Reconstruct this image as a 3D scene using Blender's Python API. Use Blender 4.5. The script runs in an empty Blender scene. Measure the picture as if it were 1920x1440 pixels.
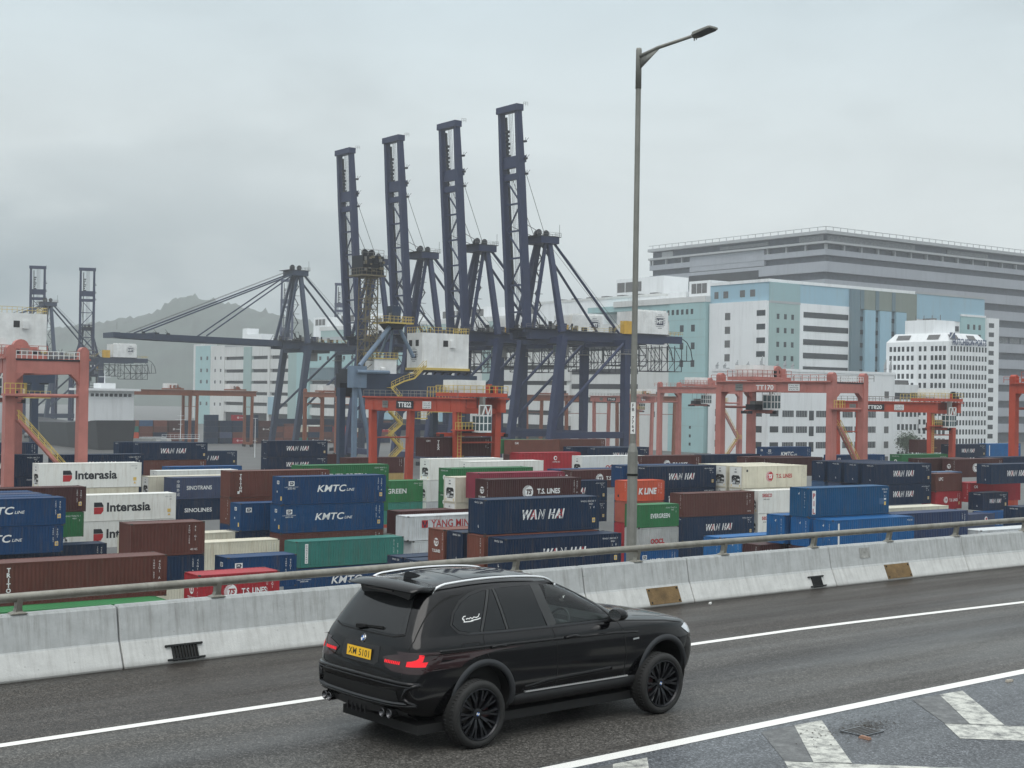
import bpy, bmesh, math, random
from math import radians, cos, sin, pi
from mathutils import Vector, Matrix
from mathutils.bvhtree import BVHTree

S = bpy.context.scene
COL = S.collection
random.seed(7)

# ------------------------------------------------------------------ camera
HC = 3.9                 # eye height above the road deck
PITCH, ROLL = .0092, .0161
cam_d = bpy.data.cameras.new('camera')
cam_d.sensor_width = 36.0
cam_d.lens = 2700.0 / 1920 * 36
cam_d.clip_start, cam_d.clip_end = 0.2, 9000
cam = bpy.data.objects.new('camera', cam_d)
COL.objects.link(cam)
_c, _s, _cp, _sp = cos(ROLL), sin(ROLL), cos(PITCH), sin(PITCH)
cam.matrix_world = Matrix(((_c, -_s, 0, 0), (-_s * _sp, -_c * _sp, -_cp, 0), (_s * _cp, _c * _cp, -_sp, HC), (0, 0, 0, 1)))
S.camera = cam

# ------------------------------------------------------------------ light
SUN_EL, SUN_AZ = radians(58), radians(200)      # a veiled sun high behind the cloud deck, behind the viewer's back
S.view_settings.view_transform = 'Standard'
S.view_settings.look = 'None'
S.view_settings.gamma = 1
S.view_settings.use_curve_mapping = False
S.view_settings.exposure = 0.45
S.cycles.use_denoising = True
S.cycles.max_bounces = 6
S.cycles.diffuse_bounces = 3
S.cycles.glossy_bounces = 3
S.cycles.transmission_bounces = 6
S.cycles.transparent_max_bounces = 8
S.cycles.volume_bounces = 1
S.cycles.sample_clamp_indirect = 4

world = bpy.data.worlds.new('World')
S.world = world
world.use_nodes = True
nt = world.node_tree
nt.nodes.clear()


def N(tree, kind, **kw):
    n = tree.nodes.new(kind)
    for k, v in kw.items():
        setattr(n, k, v)
    return n


def L(tree, a, b):
    tree.links.new(a, b)


def ramp(tree, stops, interp='LINEAR'):
    r = N(tree, 'ShaderNodeValToRGB')
    r.color_ramp.interpolation = interp
    e = r.color_ramp.elements
    while len(e) > 1:
        e.remove(e[-1])
    for i, (p, c) in enumerate(stops):
        if isinstance(c, (int, float)):
            c = (c, c, c)
        k = e[0] if i == 0 else e.new(p)
        k.position = p
        k.color = (*c, 1)
    return r


def mth(tree, op, a, b=None, clamp=False):
    m = N(tree, 'ShaderNodeMath', operation=op)
    m.use_clamp = clamp
    for i, v in enumerate((a, b)):
        if v is None:
            continue
        if isinstance(v, (int, float)):
            m.inputs[i].default_value = v
        else:
            L(tree, v, m.inputs[i])
    return m.outputs[0]


def mixc(tree, fac, a, b, blend='MIX'):
    m = N(tree, 'ShaderNodeMix', data_type='RGBA', blend_type=blend)
    for sock, v in ((m.inputs[0], fac), (m.inputs[6], a), (m.inputs[7], b)):
        if isinstance(v, (int, float)):
            sock.default_value = v
        elif isinstance(v, tuple):
            sock.default_value = (*v, 1)
        else:
            L(tree, v, sock)
    return m.outputs[2]


sky = N(nt, 'ShaderNodeTexSky', sky_type='NISHITA')
sky.sun_disc = False
sky.sun_elevation = SUN_EL
sky.sun_rotation = SUN_AZ
sky.air_density = 2.0
sky.dust_density = 4.0
bg_sky = N(nt, 'ShaderNodeBackground')
bg_sky.inputs[1].default_value = 0.08
L(nt, sky.outputs[0], bg_sky.inputs[0])
tc = N(nt, 'ShaderNodeTexCoord')
sep = N(nt, 'ShaderNodeSeparateXYZ')
L(nt, tc.outputs['Generated'], sep.inputs[0])
dx, dy, dz = sep.outputs
# overcast dome: darker towards the horizon, brightest overhead
grad = ramp(nt, [(0.0, (.50, .55, .56)), (.06, (.54, .585, .595)), (.12, (.57, .615, .62)), (.18, (.54, .60, .615)), (.28, (.445, .53, .57)), (.5, (.72, .78, .81)), (1.0, (1.25, 1.31, 1.34))])
L(nt, dz, grad.inputs[0])
# big soft cloud structure
mp = N(nt, 'ShaderNodeMapping')
mp.inputs['Scale'].default_value = (3.2, 3.2, 9.0)
mp.inputs['Location'].default_value = (1.3, .4, 2.1)
L(nt, tc.outputs['Generated'], mp.inputs[0])
n1 = N(nt, 'ShaderNodeTexNoise')
n1.inputs['Scale'].default_value = 1.6
n1.inputs['Detail'].default_value = 6
n1.inputs['Roughness'].default_value = .52
n1.inputs['Distortion'].default_value = .4
L(nt, mp.outputs[0], n1.inputs['Vector'])
cl = ramp(nt, [(.28, .86), (.5, 1.0), (.72, 1.10)])
L(nt, n1.outputs[0], cl.inputs[0])
c1 = mixc(nt, 1.0, grad.outputs[0], cl.outputs[0], 'MULTIPLY')
# the heavy blue-grey rain cloud sitting on the hills to the left of the view
mp2 = N(nt, 'ShaderNodeMapping')
mp2.inputs['Scale'].default_value = (5.5, 5.5, 13.0)
mp2.inputs['Location'].default_value = (.2, 3.7, .6)
L(nt, tc.outputs['Generated'], mp2.inputs[0])
n2 = N(nt, 'ShaderNodeTexNoise')
n2.inputs['Scale'].default_value = 1.5
n2.inputs['Detail'].default_value = 7
n2.inputs['Roughness'].default_value = .5
L(nt, mp2.outputs[0], n2.inputs['Vector'])
az = ramp(nt, [(.0, 1.0), (.40, 1.0), (.49, .5), (.57, .0)])         # over x = -1..1
L(nt, mth(nt, 'MULTIPLY_ADD', dx, .5), az.inputs[0])
_m = az.inputs[0].links[0].from_node
_m.inputs[2].default_value = .5
el = ramp(nt, [(.0, 1.0), (.09, 1.0), (.13, .62), (.17, 0.0)])
# the top of that cloud is ragged
ragged = mth(nt, 'MULTIPLY_ADD', n2.outputs[0], .13)
ragged.node.inputs[2].default_value = -.065
L(nt, mth(nt, 'ADD', dz, ragged), el.inputs[0])
dark = mth(nt, 'MULTIPLY', az.outputs[0], el.outputs[0])
inner = ramp(nt, [(.33, .55), (.6, 1.0)])
L(nt, n2.outputs[0], inner.inputs[0])
dark = mth(nt, 'MULTIPLY', dark, inner.outputs[0])
c2 = mixc(nt, dark, c1, (.145, .20, .228))
bg_cl = N(nt, 'ShaderNodeBackground')
bg_cl.inputs[1].default_value = 1.0
L(nt, c2, bg_cl.inputs[0])
mix = N(nt, 'ShaderNodeMixShader')
mix.inputs[0].default_value = .93
L(nt, bg_sky.outputs[0], mix.inputs[1])
L(nt, bg_cl.outputs[0], mix.inputs[2])
wo = N(nt, 'ShaderNodeOutputWorld')
L(nt, mix.outputs[0], wo.inputs[0])
world.cycles.sampling_method = 'AUTOMATIC'

sun_d = bpy.data.lights.new('sun', 'SUN')
sun_d.energy = 0.9
sun_d.angle = radians(40)
sun_d.color = (1.0, .975, .94)
sun = bpy.data.objects.new('sun', sun_d)
COL.objects.link(sun)
# direction to the sun, Nishita convention: rotation measured from +Y towards +X
_d = Vector((sin(SUN_AZ) * cos(SUN_EL), cos(SUN_AZ) * cos(SUN_EL), sin(SUN_EL)))
sun.rotation_euler = _d.to_track_quat('Z', 'Y').to_euler()

# ------------------------------------------------------------------ frames
TH = .6293               # the port's own axes: u along the containers, v across the rows
CT, ST = cos(TH), sin(TH)


def W(u, v, z):
    """port axes (z above the road deck) -> world"""
    return Vector((u * CT - v * ST, u * ST + v * CT, z))


GROUND = HC - 23.0       # the terminal's pavement, far below the viaduct

# ------------------------------------------------------------------ materials
_mats = {}


def mat(name, col, rough=.5, metal=0.0, vary=.12, scale=1.0, bump=0.0, bscale=40, spec=.5, dirt=None, dirt_amt=.0, dirt_scale=.6, streak=False, coat=0.0, emit=None, estr=0, ovary=0.0):
    if name in _mats:
        return _mats[name]
    m = bpy.data.materials.new(name)
    m.use_nodes = True
    t = m.node_tree
    b = t.nodes['Principled BSDF']
    b.inputs['Roughness'].default_value = rough
    b.inputs['Metallic'].default_value = metal
    b.inputs['Specular IOR Level'].default_value = spec
    b.inputs['Coat Weight'].default_value = coat
    b.inputs['Coat Roughness'].default_value = .03
    tcn = N(t, 'ShaderNodeTexCoord')
    oi = N(t, 'ShaderNodeObjectInfo')
    off = N(t, 'ShaderNodeVectorMath', operation='SCALE')
    off.inputs[0].default_value = (37, 91, 53)
    L(t, oi.outputs['Random'], off.inputs['Scale'])
    add = N(t, 'ShaderNodeVectorMath', operation='ADD')
    L(t, tcn.outputs['Object'], add.inputs[0])
    L(t, off.outputs[0], add.inputs[1])
    nz = N(t, 'ShaderNodeTexNoise')
    nz.inputs['Scale'].default_value = scale
    nz.inputs['Detail'].default_value = 5
    nz.inputs['Roughness'].default_value = .62
    L(t, add.outputs[0], nz.inputs['Vector'])
    lo, hi = 1 - vary, 1 + vary
    r = ramp(t, [(.3, lo), (.7, hi)])
    L(t, nz.outputs[0], r.inputs[0])
    c = mixc(t, 1.0, tuple(col), r.outputs[0], 'MULTIPLY')
    if ovary:
        ov = ramp(t, [(.0, (1 - ovary, 1 - ovary * .8, 1 - ovary * .6)), (.5, 1.0), (1.0, (1 + ovary * 1.6, 1 + ovary * 1.4, 1 + ovary))])
        L(t, oi.outputs['Random'], ov.inputs[0])
        c = mixc(t, 1.0, c, ov.outputs[0], 'MULTIPLY')
    if dirt:
        n2 = N(t, 'ShaderNodeTexNoise')
        n2.inputs['Scale'].default_value = dirt_scale
        n2.inputs['Detail'].default_value = 8
        n2.inputs['Roughness'].default_value = .7
        if streak:
            mpn = N(t, 'ShaderNodeMapping')
            mpn.inputs['Scale'].default_value = (3.0, 3.0, .25)
            L(t, add.outputs[0], mpn.inputs[0])
            L(t, mpn.outputs[0], n2.inputs['Vector'])
        else:
            L(t, add.outputs[0], n2.inputs['Vector'])
        r2 = ramp(t, [(.5, 0.0), (.78, dirt_amt)])
        L(t, n2.outputs[0], r2.inputs[0])
        c = mixc(t, r2.outputs[0], c, tuple(dirt))
    L(t, c, b.inputs['Base Color'])
    if bump:
        n3 = N(t, 'ShaderNodeTexNoise')
        n3.inputs['Scale'].default_value = bscale
        n3.inputs['Detail'].default_value = 4
        L(t, add.outputs[0], n3.inputs['Vector'])
        bp = N(t, 'ShaderNodeBump')
        bp.inputs['Strength'].default_value = bump
        bp.inputs['Distance'].default_value = .02
        L(t, n3.outputs[0], bp.inputs['Height'])
        L(t, bp.outputs[0], b.inputs['Normal'])
    if emit:
        b.inputs['Emission Color'].default_value = (*emit, 1)
        b.inputs['Emission Strength'].default_value = estr
    _mats[name] = m
    return m


def srgb(r, g, b, k=1.0):
    f = lambda c: ((c / 255 + .055) / 1.055) ** 2.4 if c > 10 else c / 255 / 12.92
    return (min(f(r) * k, .92), min(f(g) * k, .92), min(f(b) * k, .92))


# ------------------------------------------------------------------ mesh builder
class MB:
    def __init__(self):
        self.v, self.f, self.mi, self.mats, self.sm = [], [], [], [], False

    def m(self, material):
        if material not in self.mats:
            self.mats.append(material)
        return self.mats.index(material)

    def add(self, verts, faces, material):
        k, n = self.m(material), len(self.v)
        self.v += [tuple(p) for p in verts]
        self.f += [tuple(i + n for i in f) for f in faces]
        self.mi += [k] * len(faces)

    def box(self, lo, hi, material, M=None):
        x0, y0, z0 = lo
        x1, y1, z1 = hi
        vs = [Vector(p) for p in ((x0, y0, z0), (x1, y0, z0), (x1, y1, z0), (x0, y1, z0), (x0, y0, z1), (x1, y0, z1), (x1, y1, z1), (x0, y1, z1))]
        if M is not None:
            vs = [M @ p for p in vs]
        self.add(vs, [(3, 2, 1, 0), (4, 5, 6, 7), (0, 1, 5, 4), (1, 2, 6, 5), (2, 3, 7, 6), (3, 0, 4, 7)], material)

    def beam(self, p, q, w, h, material, up=(0, 0, 1), w2=None, h2=None):
        """a box girder from p to q, w across, h along the up side, may taper to w2 x h2"""
        p, q = Vector(p), Vector(q)
        d = (q - p).normalized()
        u = Vector(up)
        if abs(d.dot(u)) > .98:
            u = Vector((1, 0, 0))
        s = d.cross(u).normalized()
        u = s.cross(d).normalized()
        w2, h2 = w if w2 is None else w2, h if h2 is None else h2
        vs = []
        for c, a, b in ((p, w, h), (q, w2, h2)):
            vs += [c - s * a / 2 - u * b / 2, c + s * a / 2 - u * b / 2, c + s * a / 2 + u * b / 2, c - s * a / 2 + u * b / 2]
        self.add(vs, [(3, 2, 1, 0), (4, 5, 6, 7), (0, 1, 5, 4), (1, 2, 6, 5), (2, 3, 7, 6), (3, 0, 4, 7)], material)

    def tube(self, pts, r, material, n=6, r2=None, caps=True):
        pts = [Vector(p) for p in pts]
        vs, fs = [], []
        for k, p in enumerate(pts):
            d = (pts[min(k + 1, len(pts) - 1)] - pts[max(k - 1, 0)]).normalized()
            a = Vector((0, 0, 1)) if abs(d.z) < .95 else Vector((1, 0, 0))
            s = d.cross(a).normalized()
            u = s.cross(d)
            rr = r if r2 is None else r + (r2 - r) * k / (len(pts) - 1)
            for i in range(n):
                t = 2 * pi * i / n
                vs.append(p + s * cos(t) * rr + u * sin(t) * rr)
        for k in range(len(pts) - 1):
            for i in range(n):
                j = (i + 1) % n
                fs.append((k * n + i, k * n + j, k * n + n + j, k * n + n + i))
        if caps:
            fs.append(tuple(range(n - 1, -1, -1)))
            fs.append(tuple(range((len(pts) - 1) * n, len(pts) * n)))
        self.add(vs, fs, material)

    def prism(self, poly, y0, y1, material, M=None):
        """extrude an (x,z) polygon along y"""
        n = len(poly)
        vs = [Vector((x, y0, z)) for x, z in poly] + [Vector((x, y1, z)) for x, z in poly]
        if M is not None:
            vs = [M @ p for p in vs]
        fs = [tuple(range(n)), tuple(range(2 * n - 1, n - 1, -1))]
        fs += [(i, i + n, (i + 1) % n + n, (i + 1) % n) for i in range(n)]
        self.add(vs, fs, material)

    def lathe(self, prof, material, n=32, M=None, close=False):
        """revolve (r, h) about the local z axis"""
        vs, fs = [], []
        for r, h in prof:
            for i in range(n):
                t = 2 * pi * i / n
                p = Vector((r * cos(t), r * sin(t), h))
                vs.append(M @ p if M is not None else p)
        k = len(prof)
        for a in range(k - 1 + (1 if close else 0)):
            b = (a + 1) % k
            for i in range(n):
                j = (i + 1) % n
                fs.append((a * n + i, a * n + j, b * n + j, b * n + i))
        self.add(vs, fs, material)

    def mesh(self, name, smooth=False):
        me = bpy.data.meshes.new(name)
        me.from_pydata(self.v, [], self.f)
        for m in self.mats:
            me.materials.append(m)
        me.polygons.foreach_set('material_index', self.mi)
        if smooth:
            me.polygons.foreach_set('use_smooth', [True] * len(me.polygons))
        me.update()
        return me

    def build(self, name, parent=None, smooth=False, fix=True):
        me = self.mesh(name, smooth)
        if fix:
            bm = bmesh.new()
            bm.from_mesh(me)
            bmesh.ops.recalc_face_normals(bm, faces=bm.faces)
            bm.to_mesh(me)
            bm.free()
        return link(name, me, parent)


def link(name, data, parent=None):
    o = bpy.data.objects.new(name, data)
    COL.objects.link(o)
    if parent is not None:
        o.parent = parent
    return o


def tag(o, label=None, cat=None, group=None, kind=None):
    for k, v in (('label', label), ('category', cat), ('group', group), ('kind', kind)):
        if v:
            o[k] = v
    return o


def thing(name, label, cat, loc=(0, 0, 0), rz=0, group=None):
    o = link(name, None)
    o.location = loc
    o.rotation_euler = (0, 0, rz)
    o.empty_display_size = .2
    return tag(o, label, cat, group)


def copy_tree(o, parent=None):
    c = o.copy()
    COL.objects.link(c)
    if parent is not None:
        c.parent = parent
    for ch in list(o.children):
        copy_tree(ch, c)
    return c


_txt = {}


def text_geo(body, bold=0.0, shear=0.0, spacing=1.0):
    """lettering as flat polygons, scaled to a height of 1, base at 0, centred on x"""
    key = (body, bold, shear, spacing)
    if key in _txt:
        return _txt[key]
    cu = bpy.data.curves.new('t', 'FONT')
    cu.body = body
    cu.offset = bold
    cu.shear = shear
    cu.space_character = spacing
    cu.resolution_u = 3
    ob = bpy.data.objects.new('t', cu)
    me = bpy.data.meshes.new_from_object(ob)
    vs = [v.co.copy() for v in me.vertices]
    fs = [tuple(p.vertices) for p in me.polygons]
    bpy.data.objects.remove(ob)
    bpy.data.meshes.remove(me)
    bpy.data.curves.remove(cu)
    x0, x1 = min(v.x for v in vs), max(v.x for v in vs)
    y0, y1 = min(v.y for v in vs), max(v.y for v in vs)
    h = (y1 - y0) or 1
    _txt[key] = ([((v.x - (x0 + x1) / 2) / h, (v.y - y0) / h) for v in vs], fs, (x1 - x0) / h)
    return _txt[key]


def put_text(mb, body, M, height, material, width=None, **kw):
    """M maps (x along the text, y out of the face, z up) to the mesh"""
    vs, fs, w = text_geo(body, **kw)
    sx = height if width is None else width / w
    mb.add([M @ Vector((x * sx, 0, y * height)) for x, y in vs], fs, material)
# ------------------------------------------------------------------ the elevated road
RP, RH, RK = (-6.71, 19.09), radians(41.0), -.0018      # a very gentle right-hand bend


def road(s, o, z=0.0):
    """s metres along the parapet, o metres from its foot towards the viewer"""
    h = RH + RK * s
    return Vector((RP[0] + (sin(h) - sin(RH)) / RK + sin(h) * o, RP[1] - (cos(h) - cos(RH)) / RK - cos(h) * o, z))


def strip(name, s0, s1, o0, o1, z, material, n=40, parent=None, uvs=True):
    vs, fs, uv = [], [], []
    for i in range(n + 1):
        s = s0 + (s1 - s0) * i / n
        for o in (o0, o1):
            oo = o(s) if callable(o) else o
            vs.append(road(s, oo, z))
            uv.append((s, oo))
    for i in range(n):
        fs.append((2 * i + 1, 2 * i + 3, 2 * i + 2, 2 * i))
    me = bpy.data.meshes.new(name)
    me.from_pydata(vs, [], fs)
    l = me.uv_layers.new(name='UVMap')
    for lp in me.loops:
        l.data[lp.index].uv = uv[lp.vertex_index]
    me.materials.append(material)
    return link(name, me, parent)


def asphalt():
    m = bpy.data.materials.new('wet_asphalt')
    m.use_nodes = True
    t = m.node_tree
    b = t.nodes['Principled BSDF']
    uv = N(t, 'ShaderNodeTexCoord')
    sp = N(t, 'ShaderNodeSeparateXYZ')
    L(t, uv.outputs['UV'], sp.inputs[0])
    s, o = sp.outputs[0], sp.outputs[1]
    # zones across the carriageway: brown shoulder, worn lane, blue-grey hatched nose
    zone = ramp(t, [(0.0, (.026, .023, .020)), (.022, (.052, .046, .040)), (.150, (.052, .046, .041)), (.165, (.072, .067, .060)), (.205, (.080, .075, .068)), (.255, (.055, .053, .051)),
                    (.30, (.078, .074, .067)), (.375, (.074, .069, .063)), (.388, (.098, .105, .114)), (.46, (.092, .097, .104)), (1.0, (.085, .088, .092))])
    wob = N(t, 'ShaderNodeTexNoise')
    wob.inputs['Scale'].default_value = .5
    L(t, uv.outputs['UV'], wob.inputs['Vector'])
    ow = mth(t, 'MULTIPLY_ADD', wob.outputs[0], .5)
    ow.node.inputs[2].default_value = -.25
    L(t, mth(t, 'DIVIDE', mth(t, 'ADD', o, ow), 20.0), zone.inputs[0])
    # stone chippings
    vo = N(t, 'ShaderNodeTexVoronoi')
    vo.inputs['Scale'].default_value = 55
    L(t, uv.outputs['UV'], vo.inputs['Vector'])
    hv = N(t, 'ShaderNodeSeparateColor', mode='HSV')
    L(t, vo.outputs['Color'], hv.inputs[0])
    chip = ramp(t, [(.0, .55), (.5, .9), (.80, 1.2), (.92, 2.0), (1.0, 3.2)])
    L(t, hv.outputs[2], chip.inputs[0])
    grain = N(t, 'ShaderNodeTexNoise')
    grain.inputs['Scale'].default_value = 14
    grain.inputs['Detail'].default_value = 6
    grain.inputs['Roughness'].default_value = .7
    L(t, uv.outputs['UV'], grain.inputs['Vector'])
    gr = ramp(t, [(.3, .62), (.7, 1.38)])
    L(t, grain.outputs[0], gr.inputs[0])
    # long soft streaks of tyre wear and drying water
    mp = N(t, 'ShaderNodeMapping')
    mp.inputs['Scale'].default_value = (.12, 1.3, 1)
    L(t, uv.outputs['UV'], mp.inputs[0])
    st = N(t, 'ShaderNodeTexNoise')
    st.inputs['Scale'].default_value = 1.5
    st.inputs['Detail'].default_value = 5
    L(t, mp.outputs[0], st.inputs['Vector'])
    sr = ramp(t, [(.32, .52), (.68, .74)])
    L(t, st.outputs[0], sr.inputs[0])
    c = mixc(t, 1.0, zone.outputs[0], chip.outputs[0], 'MULTIPLY')
    c = mixc(t, 1.0, c, gr.outputs[0], 'MULTIPLY')
    c = mixc(t, 1.0, c, sr.outputs[0], 'MULTIPLY')
    L(t, c, b.inputs['Base Color'])
    # damp film: patches of it are smoother
    wet = N(t, 'ShaderNodeTexNoise')
    wet.inputs['Scale'].default_value = .9
    wet.inputs['Detail'].default_value = 4
    L(t, mp.outputs[0], wet.inputs['Vector'])
    wr = ramp(t, [(.35, .34), (.62, .62)])
    L(t, wet.outputs[0], wr.inputs[0])
    zr = ramp(t, [(.0, 1.0), (.37, 1.0), (.395, .68), (.47, .85), (1, 1)])
    L(t, mth(t, 'DIVIDE', o, 20.0), zr.inputs[0])
    L(t, mth(t, 'MULTIPLY', wr.outputs[0], zr.outputs[0]), b.inputs['Roughness'])
    b.inputs['Specular IOR Level'].default_value = .22
    bp = N(t, 'ShaderNodeBump')
    bp.inputs['Strength'].default_value = .55
    bp.inputs['Distance'].default_value = .006
    L(t, mixc(t, .5, vo.outputs['Distance'], grain.outputs[0]), bp.inputs['Height'])
    L(t, bp.outputs[0], b.inputs['Normal'])
    return m


ASPH = asphalt()
tag(strip('road_surface', -70, 170, -.05, 34, 0, ASPH, 120), kind='structure')


def paint(name, base, wear, scale=7):
    m = bpy.data.materials.new(name)
    m.use_nodes = True
    t = m.node_tree
    b = t.nodes['Principled BSDF']
    uv = N(t, 'ShaderNodeTexCoord')
    n = N(t, 'ShaderNodeTexNoise')
    n.inputs['Scale'].default_value = scale
    n.inputs['Detail'].default_value = 9
    n.inputs['Roughness'].default_value = .78
    L(t, uv.outputs['UV'], n.inputs['Vector'])
    r = ramp(t, [(wear - .1, .0), (wear + .1, 1.0)])
    L(t, n.outputs[0], r.inputs[0])
    n2 = N(t, 'ShaderNodeTexNoise')
    n2.inputs['Scale'].default_value = 60
    n2.inputs['Detail'].default_value = 3
    L(t, uv.outputs['UV'], n2.inputs['Vector'])
    r2 = ramp(t, [(.3, .78), (.6, 1.0)])
    L(t, n2.outputs[0], r2.inputs[0])
    c = mixc(t, r.outputs[0], (.085, .086, .086), tuple(base))
    c = mixc(t, 1.0, c, r2.outputs[0], 'MULTIPLY')
    L(t, c, b.inputs['Base Color'])
    b.inputs['Roughness'].default_value = .5
    return m


P_LINE = paint('white_line_paint', (.84, .83, .79), .26)
P_HATCH = paint('worn_hatch_paint', (.60, .60, .54), .46, 5)
P_FAINT = paint('faded_hatch_paint', (.20, .205, .20), .55, 5)
tag(strip('road_line', -70, 170, lambda s: 3.19 + max(0, s - 13) * .055 if s < 40 else 4.67, lambda s: 3.35 + max(0, s - 13) * .055 if s < 40 else 4.83, .004, P_LINE, 160), kind='structure')
tag(strip('road_line', -70, 170, lambda s: 7.58 - .006 * max(0, 4 - s), lambda s: 7.78 - .006 * max(0, 4 - s), .004, P_LINE, 160), kind='structure')


def quad_marks(name, quads, z, material):
    vs, fs, uv = [], [], []
    for q in quads:
        k = len(vs)
        nn = 6
        for i in range(nn + 1):
            for j in (0, 1):
                a = i / nn
                p0 = [q[0][c] * (1 - a) + q[3][c] * a for c in (0, 1)]
                p1 = [q[1][c] * (1 - a) + q[2][c] * a for c in (0, 1)]
                so = p0 if j == 0 else p1
                vs.append(road(so[0], so[1], z))
                uv.append(so)
        for i in range(nn):
            fs.append((k + 2 * i, k + 2 * i + 1, k + 2 * i + 3, k + 2 * i + 2))
    me = bpy.data.meshes.new(name)
    me.from_pydata(vs, [], fs)
    l = me.uv_layers.new(name='UVMap')
    for lp in me.loops:
        l.data[lp.index].uv = uv[lp.vertex_index]
    me.materials.append(material)
    bm = bmesh.new()
    bm.from_mesh(me)
    for f in bm.faces:
        f.normal_update()
        if f.normal.z < 0:
            f.normal_flip()
    bm.to_mesh(me)
    bm.free()
    return tag(link(name, me), kind='structure')


for k in range(-3, 6):
    d = 3.1 * k
    quad_marks('road_hatching', [[(9.76 + d, 7.92), (10.26 + d, 7.95), (8.80 + d, 9.46), (8.50 + d, 9.17)], [(8.26 + d, 8.964), (10.46 + d, 11.15), (9.92 + d, 11.7), (7.72 + d, 9.52)]], .004, P_HATCH)
    quad_marks('road_hatching', [[(9.14 + d, 7.92), (9.755 + d, 7.92), (8.49 + d, 9.165), (8.27 + d, 8.96)]], .004, P_FAINT)


# ------------------------------------------------------------------ concrete parapet
def concrete(name, base, streaks=1.0):
    m = bpy.data.materials.new(name)
    m.use_nodes = True
    t = m.node_tree
    b = t.nodes['Principled BSDF']
    b.inputs['Roughness'].default_value = .72
    b.inputs['Specular IOR Level'].default_value = .3
    uv = N(t, 'ShaderNodeTexCoord')
    sp = N(t, 'ShaderNodeSeparateXYZ')
    L(t, uv.outputs['UV'], sp.inputs[0])
    n = N(t, 'ShaderNodeTexNoise')
    n.inputs['Scale'].default_value = 3.5
    n.inputs['Detail'].default_value = 8
    n.inputs['Roughness'].default_value = .65
    L(t, uv.outputs['UV'], n.inputs['Vector'])
    r = ramp(t, [(.3, .84), (.7, 1.08)])
    L(t, n.outputs[0], r.inputs[0])
    hb = ramp(t, [(.40, base), (.42, (base[0] * .80, base[1] * .82, base[2] * .84))])  # upright face darkened in the colour, standing in for its weaker sky light
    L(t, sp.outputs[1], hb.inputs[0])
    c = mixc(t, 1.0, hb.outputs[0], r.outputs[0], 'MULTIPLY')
    # rain streaks that run down from the coping
    mp = N(t, 'ShaderNodeMapping')
    mp.inputs['Scale'].default_value = (7.5, .55, 1)
    L(t, uv.outputs['UV'], mp.inputs[0])
    st = N(t, 'ShaderNodeTexNoise')
    st.inputs['Scale'].default_value = 1.6
    st.inputs['Detail'].default_value = 7
    st.inputs['Roughness'].default_value = .7
    L(t, mp.outputs[0], st.inputs['Vector'])
    sr = ramp(t, [(.47, 0.0), (.72, .62)])
    L(t, st.outputs[0], sr.inputs[0])
    hz = ramp(t, [(.0, .35), (.40, .55), (.80, 1.0), (1.0, .8)])
    L(t, sp.outputs[1], hz.inputs[0])
    c = mixc(t, mth(t, 'MULTIPLY', mth(t, 'MULTIPLY', sr.outputs[0], hz.outputs[0]), streaks), c, (.17, .16, .14))
    # blow holes and spots of grime
    vo = N(t, 'ShaderNodeTexVoronoi')
    vo.inputs['Scale'].default_value = 5.5
    L(t, uv.outputs['UV'], vo.inputs['Vector'])
    pr = ramp(t, [(.05, .55), (.085, 0.0)])
    L(t, vo.outputs['Distance'], pr.inputs[0])
    c = mixc(t, mth(t, 'MULTIPLY', pr.outputs[0], .6), c, (.16, .16, .15))
    # damp dirty foot
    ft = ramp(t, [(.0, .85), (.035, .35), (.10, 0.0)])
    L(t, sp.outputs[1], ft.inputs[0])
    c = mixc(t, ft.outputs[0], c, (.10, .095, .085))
    L(t, c, b.inputs['Base Color'])
    n3 = N(t, 'ShaderNodeTexNoise')
    n3.inputs['Scale'].default_value = 30
    n3.inputs['Detail'].default_value = 5
    L(t, uv.outputs['UV'], n3.inputs['Vector'])
    bp = N(t, 'ShaderNodeBump')
    bp.inputs['Strength'].default_value = .25
    bp.inputs['Distance'].default_value = .01
    L(t, n3.outputs[0], bp.inputs['Height'])
    L(t, bp.outputs[0], b.inputs['Normal'])
    return m


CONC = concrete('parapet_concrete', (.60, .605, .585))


def ptop(s):
    return .865 - .0022 * max(0, min(s, 30))


def profile(s, inset=0.0):
    h = ptop(s)
    i = inset
    return [(-.40 + i, -.35 + i), (-.40 + i, h - .03 - i), (-.37 + i, h - i), (-.235 - i, h - i), (-.205 - i, h - .03 - i), (-.125 - i, .375), (-.105 - i, .345), (.03 - i, .03), (.03 - i, -.35 + i)]


def parapet(name, s0, s1, material, label, n=None):
    n = n or max(2, int((s1 - s0) / .6))
    # arc-length along the profile for the texture: use the height
    st = [(s0, .018), (s0 + .02, 0)] + [(s0 + .02 + (s1 - s0 - .04) * i / n, 0) for i in range(1, n)] + [(s1 - .02, 0), (s1, .018)]
    vs, fs, uv = [], [], []
    for s, i in st:
        for o, z in profile(s, i):
            vs.append(road(s, o, z))
            uv.append((s, z / ptop(s)))
    k = 9
    for a in range(len(st) - 1):
        for j in range(k):
            fs.append((a * k + j, (a + 1) * k + j, (a + 1) * k + (j + 1) % k, a * k + (j + 1) % k))
    fs += [tuple(range(k)), tuple(range(len(vs) - 1, len(vs) - 1 - k, -1))]
    me = bpy.data.meshes.new(name)
    me.from_pydata(vs, [], fs)
    l = me.uv_layers.new(name='UVMap')
    for lp in me.loops:
        l.data[lp.index].uv = uv[lp.vertex_index]
    me.materials.append(material)
    bm = bmesh.new()
    bm.from_mesh(me)
    bmesh.ops.recalc_face_normals(bm, faces=bm.faces)
    bm.to_mesh(me)
    bm.free()
    return tag(link(name, me), label, 'barrier', 'concrete barrier sections along the road edge')


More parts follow.
